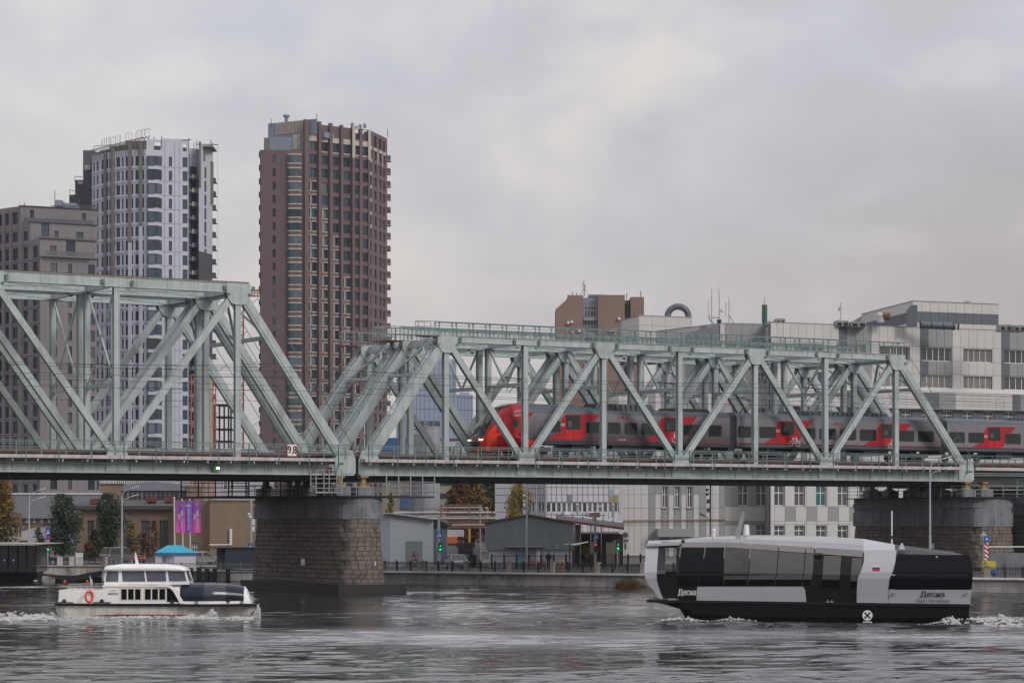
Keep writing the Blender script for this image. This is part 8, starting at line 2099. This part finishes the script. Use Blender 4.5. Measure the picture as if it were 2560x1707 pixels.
o = thing('low_wall', 'pale graffiti-stained boundary wall behind the green traffic light', 'wall', (XW(130, 286), 286, GZ)); q = MB(); q.box(XW(60, 286), XW(152, 286), 286, 286.4, GZ - .1, ZW(1363, 286)); part('wall', q, mat('boundary_wall', (.33, .28, .25), .9, var=.3, sc_=.6), o)
q = MB(); q.box(XW(-40, 290), XW(60, 290), 290, 294, GZ, ZW(1343, 290)); q.box(XW(48, 289), XW(118, 289), 289, 292, ZW(1351, 289), ZW(1348, 289)); solo('low_shed', q, mat('shed_beige', (.36, .33, .29), .8, var=.1), 'low beige shed roof behind the landing stage', 'shed')
# dark kiosk left of pier
Y = 254; q = MB(); q.box(XW(563, Y), XW(640, Y), Y, Y + 5, 1.1, ZW(1370, Y)); q.box(XW(540, Y), XW(563, Y), Y + .6, Y + 4, 1.1, ZW(1371, Y)); k_ = solo('kiosk', q, mat('kiosk_blue_black', (.03, .04, .06), .6, var=.1), 'blue-black container kiosk left of the pier', 'kiosk')
q = MB(); q.box(XW(538, Y), XW(641, Y), Y - .15, Y + 5.1, ZW(1370, Y) + .005, ZW(1368, Y) + .02); part('roof', q, m_dark, k_)
q = MB(); q.box(XW(545, Y), XW(553, Y), Y + .3, Y + .6, ZW(1385, Y), ZW(1374, Y)); part('air_conditioner', q, m_dark, k_)
q = MB(); X = XW(197, 268); q.box(X - .35, X + .35, 268, 268.6, GZ - .1, ZW(1383, 268)); q.box(X - .4, X + .4, 267.95, 268.65, ZW(1383, 268), ZW(1381.5, 268)); solo('utility_box', q, m_frw, 'small white utility cabinet behind the parapet', 'utility box')
# ================================================================= low buildings in the middle
m_shedw = mat('pale_blue_wall', (.36, .39, .43), .85, var=.06, sc_=.4, fine=.04)
o = thing('white_shed', 'pale blue-white shed with grey double doors right of the pier', 'shed', (XW(1020, 262), 264, GZ)); Y = 262
q = MB(); q.prism([(XW(975, Y), Y, GZ - .1), (XW(1083, Y), Y, GZ - .1), (XW(1083, Y), Y, ZW(1299, Y)), (XW(975, Y), Y, ZW(1284, Y))], (0, 9, 0)); q.prism([(XW(940, Y), Y + 1, GZ - .1), (XW(975, Y), Y - .02, GZ - .1), (XW(975, Y), Y - .02, ZW(1284, Y)), (XW(940, Y), Y + 1, ZW(1282, Y))], (0, 6, 0)); part('wall', q, m_shedw, o)
q = MB(); q.prism([(XW(955, Y), Y - .5, ZW(1282, Y)), (XW(976, Y), Y - .5, ZW(1281, Y)), (XW(1087, Y), Y - .5, ZW(1296, Y)), (XW(1087, Y), Y - .5, ZW(1299, Y)), (XW(976, Y), Y - .5, ZW(1284, Y)), (XW(955, Y), Y - .5, ZW(1285, Y))], (0, 10, 0)); part('roof', q, m_grey, o)
for x in (1014.5, 1035.5):
    q = MB(); q.box(XW(x, Y), XW(x + 20.3, Y), Y - .06, Y - .005, GZ, ZW(1352, Y)); part('door', q, mat('door_green_grey', (.17, .20, .22), .7) if x < 1020 else bpy.data.materials['door_green_grey'], o)
o = thing('lean_to', 'dark corrugated lean-to between the white shed and the pipe rack', 'shed', (XW(1099, 264), 264, GZ)); Y = 263
q = MB(); x = 1083
while x < 1115: q.box(XW(x, Y), XW(x + 1.6, Y), Y - .04, Y, GZ, ZW(1314, Y)); x += 3.1
q.box(XW(1083, Y), XW(1115, Y), Y, Y + 5, GZ, ZW(1314, Y)); part('wall', q, mat('lean_to_sheet', (.14, .18, .22), .7), o)
q = MB(); q.prism([(XW(1083, Y), Y - .3, ZW(1300, Y)), (XW(1092, Y), Y - .3, ZW(1297, Y)), (XW(1134, Y), Y - .3, ZW(1316, Y)), (XW(1083, Y), Y - .3, ZW(1313, Y))], (0, 6, 0)); part('roof', q, m_dark, o)
m_corr = mat('corrugated_grey_blue', (.27, .31, .325), .6, var=.07, sc_=.5, streak=.1)
o = thing('corrugated_shed', 'grey-blue corrugated shed with a low gable behind the iron fence', 'shed', (XW(1325, 260), 262, GZ)); Y = 257
q = MB(); ga = lambda x: 1287 + (abs(x - 1318) * .19 if x < 1318 else (x - 1318) * .17)
x = 1213; pts = []
while x < 1435:
    q.box(XW(x, Y), XW(x + 1.9, Y), Y - .16, Y, ZW(1374, Y), ZW(ga(x + 1) + 2, Y)); x += 3.7
part('rib', q, m_corr, o, kind='stuff')
q = MB(); q.prism([(XW(1213, Y), Y, ZW(1374, Y)), (XW(1435, Y), Y, ZW(1374, Y)), (XW(1435, Y), Y, ZW(ga(1435), Y)), (XW(1318, Y), Y, ZW(1287, Y)), (XW(1213, Y), Y, ZW(ga(1213), Y))], (0, 14, 0)); part('sheet_wall', q, m_corr, o)
q = MB(); q.box(XW(1222, Y), XW(1433, Y), Y + .05, Y + 12, GZ - .1, ZW(1374, Y)); part('base_wall', q, m_ww, o)
q = MB(); z1, z2, z3 = ZW(ga(1210), Y), ZW(1286.5, Y), ZW(ga(1440), Y)
q.prism([(XW(1208, Y), Y - .4, z1), (XW(1318, Y), Y - .4, z2), (XW(1440, Y), Y - .4, z3), (XW(1440, Y), Y - .4, z3 + .12), (XW(1318, Y), Y - .4, z2 + .12), (XW(1208, Y), Y - .4, z1 + .12)], (0, 15, 0)); part('roof', q, m_rust, o)
q = MB(); q.box(XW(1266, Y), XW(1358, Y), Y - .8, Y - .1, ZW(1367, Y), ZW(1365, Y)); part('door_canopy', q, m_grey, o)
q = MB(); q.box(XW(1293, Y), XW(1313, Y), Y - .05, Y + .1, GZ, ZW(1370, Y)); part('blue_door', q, mat('pale_blue_door', (.18, .30, .40), .6), o)
q = MB(); q.box(XW(1341, Y), XW(1350, Y), Y - .1, Y + .1, GZ, ZW(1368, Y)); part('white_post', q, m_frw, o)
o = thing('rusty_shed', 'rusty-roofed open shed with skylights beside the office building', 'shed', (XW(1490, 275), 275, GZ)); Y = 266
q = MB(); m_rr = mat('old_rust_roof', (.09, .055, .05), .9, var=.3, sc_=1.5)
q.prism([(XW(1395, Y), Y, ZW(1297, Y)), (XW(1560, Y), Y, ZW(1318, Y)), (XW(1560, Y + 16), Y + 16, ZW(1302, Y + 16) + .0), (XW(1390, Y + 16), Y + 16, ZW(1284, Y + 16))], (0, 0, -.25)); part('roof', q, m_rr, o)
for i in range(6):
    t0, t1 = .1 + i * .15, .1 + i * .15 + .125; A = (XW(1392, Y + 10), Y + 10, ZW(1289.5, Y + 10)); B = (XW(1560, Y + 10), Y + 10, ZW(1310, Y + 10)); C_ = (XW(1391, Y + 13), Y + 13, ZW(1286.5, Y + 13)); D_ = (XW(1560, Y + 13), Y + 13, ZW(1306, Y + 13))
    L = lambda p, r, t: tuple(a + (b - a) * t for a, b in zip(p, r)); up = lambda p: (p[0], p[1], p[2] + .18)
    q = MB(); q.add([up(L(A, B, t0)), up(L(A, B, t1)), up(L(C_, D_, t1)), up(L(C_, D_, t0))] + [L(A, B, t0), L(A, B, t1), L(C_, D_, t1), L(C_, D_, t0)], [(0, 1, 2, 3), (0, 4, 5, 1), (1, 5, 6, 2), (2, 6, 7, 3), (3, 7, 4, 0)]); part('skylight', q, mat('skylight_glass', (.35, .42, .50), .3, met=.3) if i == 0 else bpy.data.materials['skylight_glass'], o)
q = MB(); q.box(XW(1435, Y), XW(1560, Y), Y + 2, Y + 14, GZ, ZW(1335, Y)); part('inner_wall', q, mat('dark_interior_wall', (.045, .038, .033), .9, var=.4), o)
for x in (1436, 1450, 1476, 1502):
    q = MB(); q.box(XW(x, Y), XW(x + 3, Y), Y + .3, Y + .6, GZ, ZW(1302 + (x - 1395) * .12, Y)); part('post', q, m_strip, o)
q = MB(); q.box(XW(1437, Y), XW(1452, Y), Y + .7, Y + .9, GZ + 2, ZW(1311, Y)); q.box(XW(1515, Y), XW(1548, Y), Y - 1, Y + 1, GZ, ZW(1356, Y)); part('store_wall', q, mat('store_beige', (.2, .17, .13), .9, var=.3), o)
q = MB(); q.loft([[(XW(1411, 250), 250, ZW(1360, 250)), (XW(1411, 250), 252, ZW(1360, 250))], [(XW(1438, 250), 250, ZW(1362, 250)), (XW(1438, 250), 252, ZW(1359, 250))], [(XW(1472, 250), 250, ZW(1354, 250)), (XW(1472, 250), 252, ZW(1353, 250))]], closed=False, cap=False); sh = solo('bus_shelter', q, mat('shelter_sheet', (.42, .45, .48), .5), 'small open shelter with a winged white roof behind the park lamp', 'shelter')
q = MB(); q.box(XW(1431, 251), XW(1433, 251), 251, 251.1, GZ, ZW(1361, 251)); q.box(XW(1437, 251), XW(1439, 251), 251, 251.1, GZ, ZW(1361, 251)); part('post', q, m_iron, sh)
# white panel building
o = thing('panel_building', 'white panel building with rusty seams and a band of windows behind the sheds', 'factory building', (XW(1390, 310), 312, GZ))
f = Fac(o, 1237, 312, 1363, 309); U = f.U; z = lambda y: f.Z(1300, y)
m_pb = mat('white_panel', (.52, .51, .565), .8, var=.07, sc_=.3, streak=.1, rnd=.03)
m_seam = mat('rusty_seam', (.15, .11, .09), .9, var=.2)
def pgrid(f, xs, ys, ops, base=1300):
    q = f.mb(); q.wgrid(f.U(xs[0]), f.U(xs[-1]), GZ - .1, f.Z(base, ys[0]), ops, .35, v=.05); part('seam_wall', q, m_seam, o)
    for i in range(len(xs) - 1):
        for j in range(len(ys) - 1):
            a, b = f.U(xs[i]) + .035, f.U(xs[i + 1]) - .035; c, d = f.Z(base, ys[j + 1]) + .035, f.Z(base, ys[j]) - .035
            if any(p < (a + b) / 2 < r and s < (c + d) / 2 < t for p, r, s, t in ops): continue
            q = f.mb(); q.box(a, b, -.03, .045, c, d); part('wall_panel', q, m_pb, o)
W1 = [(U(1320), U(1361), z(1279), z(1256))]
pgrid(f, [1237, 1278, 1300, 1320, 1326, 1332, 1338, 1344, 1350, 1361], [1140, 1170, 1205, 1220, 1237, 1256, 1279, 1305, 1330], W1)
for i in range(5): win(f, U(1320 + i * 8.2), U(1327.6 + i * 8.2), z(1279), z(1256), .15, gW[1], m_frw, 1, 1, t=.07)
f = Fac(o, 1364, 308, 1560, 310.5); U = f.U; z = lambda y: f.Z(1450, y)
ex = [1365] + [1365 + 13.05 * i for i in range(1, 15)]
ops = [(U(1366), U(1547), z(1280), z(1255))]
pgrid(f, ex, [1140, 1165, 1204, 1218, 1236, 1255, 1280, 1300, 1330], ops, 1450)
for i in range(14):
    a = 1366 + i * 12.9; q_ = rndpick(gW); win(f, U(a), U(a + 12.3), z(1280), z(1255), .12, gW[1] if R.random() < .7 else gW[0], m_frw, 1, 1 + (i == 10), t=.08)
for x in (1523, 1535): q = f.mb(); q.box(U(x), U(x + 11), -.05, -.035, z(1253), z(1238)); part('yellow_panel', q, mat('yellowed_panel', (.28, .25, .14), .8) if x < 1530 else bpy.data.materials['yellowed_panel'], o)
q = f.mb(); q.box(U(1523), U(1533), -.05, -.035, z(1237), z(1222)); part('blue_panel', q, mat('pale_blue_panel', (.2, .34, .42), .7), o)
q = f.mb(); q.box(U(1418), U(1431), -.06, -.035, z(1253), z(1237)); part('grey_panel', q, m_gpan, o)
core(o, [pxy(1240, 313.2), pxy(1362, 310.2), pxy(1558, 312), pxy(1556, 326), pxy(1242, 326)], GZ, ZW(1142, 312), m_pb)
q = f.mb(); q.tube((U(1362), -.4, GZ), (U(1362), -.4, z(1150)), .18, 8); q.tube((U(1333), -1.5, GZ), (U(1333), -1.5, z(1150)), .1, 6); part('drain_pipe', q, m_grey, o)
for i, (x, yy) in enumerate(((1408, 1277), (1467, 1275))):
    q = f.mb(); q.box(U(x), U(x + 13), -.7, -.1, z(1290), z(1278)); part('air_conditioner', q, m_frw, o)
for x, Y in ((1444.5, 296), (1533, 296)):
    q = MB(); X = XW(x, Y); q.tube((X, Y, ZW(1294, Y)), (X, Y, ZW(1262, Y)), .17, 8); q.tube((X, Y, ZW(1262, Y)), (X, Y, ZW(1259, Y)), .3, 10, .1); solo('flue', q, m_grey, 'grey flue with a pale cowl on the shed roof, ' + ('left one' if x < 1500 else 'right one'), 'flue')
q = MB(); q.box(XW(1473, 290), XW(1500, 290), 290, 291, ZW(1292, 290), ZW(1281, 290)); solo('roof_vent', q, m_ventr, 'wide dark red-brown vent box on the rusty shed roof', 'roof vent')
# silo, blue building, back buildings
o = thing('silo', 'round concrete silo with machinery on top, seen through the truss', 'silo', (XW(1075, 330), 330, GZ)); Y = 330; X = XW(1074, Y); rr = 1.35
m_silo = mat('silo_concrete', (.30, .30, .32), .85, var=.1, streak=.15)
q = MB(); zz = GZ
while zz < ZW(1066, Y): 
    q = MB(); q.tube((X, Y, zz), (X, Y, min(zz + 2.05, ZW(1066, Y))), rr, 24); part('silo_ring', q, m_silo, o, smooth=False); zz += 2.1
q = MB(); q.tube((X, Y, GZ), (X, Y, ZW(1068, Y)), rr - .07, 20); part('core', q, m_dkpan, o)
q = MB()
for i in range(14): a = 2 * pi * i / 14; q.tube((X + cos(a) * rr, Y + sin(a) * rr, ZW(1066, Y)), (X + cos(a) * rr, Y + sin(a) * rr, ZW(1054, Y)), .05, 4)
for z_ in (.5, 1.1): 
    for i in range(14): a, b = 2 * pi * i / 14, 2 * pi * (i + 1) / 14; q.tube((X + cos(a) * rr, Y + sin(a) * rr, ZW(1066, Y) + z_ * .6), (X + cos(b) * rr, Y + sin(b) * rr, ZW(1066, Y) + z_ * .6), .03, 4)
part('top_railing', q, m_dkpan, o)
q = MB()
for dx in (-.9, .2, .9): q.tube((X + dx, Y, ZW(1066, Y)), (X + dx, Y, ZW(1052, Y)), .3, 8, .22)
part('filter', q, m_dkpan, o)
o = thing('silo', 'lower dark grey silo block left of the concrete silo', 'silo', (XW(1045, 335), 335, GZ)); q = MB(); Yb = 335
for x in (1040, 1056): q.tube((XW(x, Yb), Yb, GZ), (XW(x, Yb), Yb, ZW(1085, Yb)), .9, 14)
part('tank', q, mat('tank_grey', (.16, .18, .2), .7, var=.1), o); q = MB(); q.box(XW(1030, Yb), XW(1064, Yb), Yb - .9, Yb - .7, ZW(1075, Yb), ZW(1072, Yb)); part('catwalk', q, m_dkpan, o)
o = thing('blue_building', 'long building with a bright blue fascia showing between the trusses', 'building', (XW(1010, 345), 345, GZ)); Y = 345
q = MB(); q.box(XW(955, Y), XW(1052, Y), Y, Y + 10, ZW(1135, Y), ZW(1094, Y)); part('blue_fascia', q, mat('fascia_blue', (.035, .09, .23), .6, var=.1), o)
q = MB(); q.box(XW(955, Y), XW(1052, Y), Y + .1, Y + 10, GZ, ZW(1135, Y)); part('wall', q, mat('ochre_grey_wall', (.23, .21, .17), .85, var=.15), o)
q = MB(); q.box(XW(1002, Y), XW(1045, Y), Y - .05, Y + .08, ZW(1272, Y), ZW(1236, Y)); part('blue_gate', q, mat('gate_blue', (.05, .10, .20), .6, var=.1), o)
q = MB(); q.box(XW(1000, Y + 8), XW(1054, Y + 8), Y + 8, Y + 16, ZW(1094, Y), ZW(1088, Y)); part('roof', q, m_ww, o)
o = thing('grey_block', 'low grey slab building behind the autumn trees', 'building', (XW(1130, 380), 380, GZ)); Y = 375
q = MB(); q.box(XW(1100, Y), XW(1240, Y), Y, Y + 12, GZ, ZW(1190, Y)); part('wall', q, mat('slab_wall', (.28, .26, .24), .85, var=.1), o)
for y in (1200, 1233): q = MB(); q.box(XW(1100, Y), XW(1160, Y), Y - .1, Y - .01, ZW(y + 12, Y), ZW(y, Y)); part('window_band', q, gW[1], o)
o = thing('low_white_building', 'long low white building behind the pipe rack and under the train', 'building', (XW(1200, 400), 400, GZ)); Y = 395
q = MB(); q.box(XW(1100, Y), XW(1560, Y), Y, Y + 12, GZ, ZW(1100, Y)); part('wall', q, m_ww, o)
q = MB(); q.box(XW(1098, Y), XW(1562, Y), Y - .2, Y + 12.2, ZW(1100, Y) + .01, ZW(1096, Y)); part('roof_edge', q, m_roofd, o)
f = Fac(o, 1110, Y - .1, 1540, Y - .1)
for i in range(16): win(f, f.L * i / 16, f.L * (i + .75) / 16, ZW(1150, Y), ZW(1116, Y), -.06, gW[1], m_frw, 2, 1, t=.1)
# pipe rack
o = thing('pipe_rack', 'rack of silver steam pipes on rusty frames above the yard', 'pipe rack', (XW(1150, 285), 285, GZ))
m_pipe = mat('aluminium_pipe', (.36, .34, .33), .35, met=.6, var=.2, sc_=1, col2=(.30, .18, .12), c2lo=.6, c2hi=.75)
for (x0, x1, y, r_, Y) in ((985, 1240, 1282, .17, 285), (1070, 1240, 1296, .15, 283), (1107, 1205, 1269, .13, 286), (1130, 1212, 1312, .10, 281), (1020, 1110, 1291, .08, 287), (1100, 1235, 1290, .06, 284)):
    q = MB(); q.tube((XW(x0, Y), Y, ZW(y, Y)), (XW(x1, Y), Y, ZW(y - .5, Y)), r_, 10); part('pipe', q, m_pipe, o)
q = MB(); q.tube((XW(1204, 286), 286, ZW(1269, 286)), (XW(1204, 286), 286, ZW(1280, 286)), .16, 8); q.path([(XW(1213, 286), 286, ZW(1270, 286)), (XW(1219, 286), 286, ZW(1270, 286)), (XW(1219, 286), 286, ZW(1298, 286))], .13, 8); q.tube((XW(1200, 282), 282, ZW(1262, 282)), (XW(1201, 282), 282, GZ), .1, 8); part('pipe', q, m_pipe, o)
q = MB()
for y, x0, x1, Y in ((1262, 1102, 1210, 286), (1275, 1095, 1200, 286), (1306, 1110, 1220, 282), (1316, 1120, 1215, 281)): q.beam((XW(x0, Y), Y, ZW(y, Y)), (XW(x1, Y), Y, ZW(y, Y)), .14, .16)
x = 1120
while x < 1215: q.tube((XW(x, 282), 282, ZW(1306, 282)), (XW(x, 282), 282, ZW(1295, 282)), .03, 4); x += 5
for x in (1103, 1120, 1172, 1231): q.beam((XW(x, 284), 284, GZ), (XW(x, 284), 284, ZW(1262 if x < 1200 else 1276, 284)), .16, .16)
for y in (1299, 1303): q.tube((XW(1110, 282), 282, ZW(y, 282)), (XW(1220, 282), 282, ZW(y, 282)), .03, 4)
part('rack_frame', q, m_rust, o)
q = MB(); q.beam((XW(1112, 280), 280, ZW(1318, 280)), (XW(1215, 280), 280, ZW(1318, 280)), .3, .2); part('red_beam', q, m_ventr, o)
q = MB(); q.beam((XW(1174, 280), 280, GZ), (XW(1174, 280), 280, ZW(1320, 280)), .22, .25); part('yellow_column', q, mat('yellow_column', (.42, .28, .05), .7), o)
# yard clutter: container, tractor
o = thing('container', 'grey and orange container in the yard behind the tractor', 'container', (XW(1137, 275), 275, GZ)); Y = 275
q = MB(); q.box(XW(1115, Y), XW(1158, Y), Y, Y + 4, ZW(1341, Y), ZW(1324, Y)); part('grey_container', q, m_ww, o)
q = MB(); q.box(XW(1115, Y), XW(1143, Y), Y - .3, Y + 3, ZW(1358, Y), ZW(1341, Y)); part('orange_box', q, mat('container_orange', (.45, .12, .03), .7, var=.15), o)
q = MB(); q.box(XW(1115, Y), XW(1200, Y), Y - .1, Y + 3, GZ, ZW(1359, Y)); part('base_wall', q, m_gpan, o)
o = thing('tractor', 'old green tractor with a broad dark cab roof behind the iron fence', 'tractor', (XW(1163, 262), 262, GZ)); Y = 262; F = Frame((XW(1164, Y), Y, GZ - .1))
q = MB(F); q.loft([[(-.95 + k, -.9, z_), (.95 - k, -.9, z_), (.95 - k, .9, z_), (-.95 + k, .9, z_)] for k, z_ in ((0, 2.05), (-.05, 2.15), (.0, 2.45), (.12, 2.55))]); part('cab_roof', q, mat('tractor_roof', (.06, .03, .03), .8), o)
q = MB(F)
for a in (-.75, .75):
    for b in (-.7, .7): q.beam((a, b, 1.0), (a, b, 2.1), .08, .08)
q.box(-.7, .7, -1.4, 1.0, .55, 1.05); q.loft([[(-.35, -2.4, .6), (.35, -2.4, .6), (.35, -2.4, 1.15), (-.35, -2.4, 1.15)], [(-.45, -.9, .6), (.45, -.9, .6), (.45, -.9, 1.4), (-.45, -.9, 1.4)]]); part('body', q, mat('tractor_green', (.03, .08, .06), .6, var=.2), o)
q = MB(F); q.box(-.7, .7, -.68, .68, 1.05, 2.05); part('cab_glass', q, m_cargl, o)
for s in (-1, 1):
    q = MB(F); q.tube((s * .75, .4, .62), (s * 1.1, .4, .62), .66, 16); q.tube((s * .6, -1.9, .4), (s * .85, -1.9, .4), .4, 14); part('wheel', q, m_tyre, o)
    q = MB(F); q.tube((s * 1.1, .4, .62), (s * 1.13, .4, .62), .3, 12); part('rim', q, m_yellow, o)
# fence behind the road
o = thing('yard_fence', 'tall black bar fence in front of the grey shed and the yard', 'fence', (XW(1400, 252), 252, GZ)); Y = 251.5
q = MB(); w = 31 * Y / FP; q.box(0, w, -.02, .02, 1.25, 1.3); q.box(0, w, -.02, .02, .2, .25); x = .1
while x < w: q.box(x - .012, x + .012, -.012, .012, .1, 1.42); x += .16
pm1 = q.mesh('fence_panel', m_iron); q = MB(); q.box(-.09, .09, -.06, .06, 0, 1.5); pm2 = q.mesh('fence_post', m_iron)
x = 1229
while x < 1640: piece('fence_panel', pm1, o, (XW(x, Y), Y, GZ - .1)); piece('fence_post', pm2, o, (XW(x, Y), Y, GZ - .1)); x += 31
q = MB()
for a, b in ((1320, 1343), (1350, 1364)):
    for z_ in (.35, .55, .75): q.box(XW(a, 249), XW(b, 249), 249, 249.08, GZ + z_ - .1, GZ + z_ + .0)
    q.box(XW(a, 249), XW(a, 249) + .08, 249, 249.4, GZ - .1, GZ + .75)
solo('bench', q, m_red, 'red slatted bench behind the bar fence near the bus stop', 'bench')
# ================================================================= right end: signs and barrier
o = thing('hazard_board', 'red and white striped hazard board on a post right of the pier', 'road sign', (XW(2464, 209), 210, GZ)); Y = 210.8; F = Frame((XW(2466, Y), Y, 0))
q = MB(F); h = 44 * Y / FP / 2; zc1 = ZW(1377.5, Y); q.box(-.16, .16, 0, .03, zc1 - h, zc1 + h); part('board', q, m_white, o)
for i in range(4):
    q = MB(F); zz = zc1 - h + .1 + i * h * .5; q.add([(-.16, -.005, zz + .12), (.16, -.005, max(zc1 - h, zz - .12)), (.16, -.005, zz + .06), (-.16, -.005, zz + .30)], [(0, 1, 2, 3)]); part('red_stripe', q, m_red, o)
q = MB(F); q.tube((-.25, .08, GZ), (-.25, .08, ZW(1326, Y)), .035, 6); q.add([(-.55, .05, ZW(1339, Y)), (.1, .05, ZW(1339, Y)), (-.22, .05, ZW(1327, Y))], [(0, 1, 2)]); part('post', q, m_galv, o)
sign_plate('round blue arrow sign above the striped hazard board', 2467, 1346, 14, 210.6, 'cycle')
q = MB(); Y = 212; q.box(XW(2466, Y), XW(2490, Y), Y, Y + 2.5, GZ, ZW(1403, Y)); solo('road_barrier', q, mat('barrier_yellow', (.48, .40, .05), .7, var=.1), 'yellow plastic road barrier behind the railing right of the boat', 'barrier')
q = MB(); q.ball((XW(2485, 211), 211, GZ + .35), .3, 10, 6); solo('blue_barrel', q, m_blue, 'round blue object beside the yellow barrier', 'barrel')
q = MB(); q.beam((XW(2472, 216), 216, ZW(1366, 216)), (XW(2600, 216), 216, ZW(1366, 216)), .05, .1); solo('guard_rail', q, m_frw, 'thin pale guard rail crossing before the dark abutment', 'guard rail')
q = MB(); q.box(XW(2470, 222), XW(2640, 222), 222, 223, GZ - .1, ZW(1382, 222)); solo('retaining_wall', q, m_cap, 'low dark concrete wall in front of the abutment at the right edge', 'wall')
# ================================================================= air
hz = MB(); hz.box(-800, 800, -40, 3600, -4.2, 235)
ho = struct('haze', hz, m_white, 'stuff'); hm = bpy.data.materials.new('haze'); hm.use_nodes = True; t = hm.node_tree; t.nodes.clear()
vp = N(t, 'ShaderNodeVolumePrincipled'); vp.inputs['Color'].default_value = (.80, .86, .97, 1); vp.inputs['Density'].default_value = .00008; vp.inputs['Anisotropy'].default_value = .2
t.links.new(vp.outputs[0], N(t, 'ShaderNodeOutputMaterial').inputs['Volume']); ho.data.materials.clear(); ho.data.materials.append(hm)
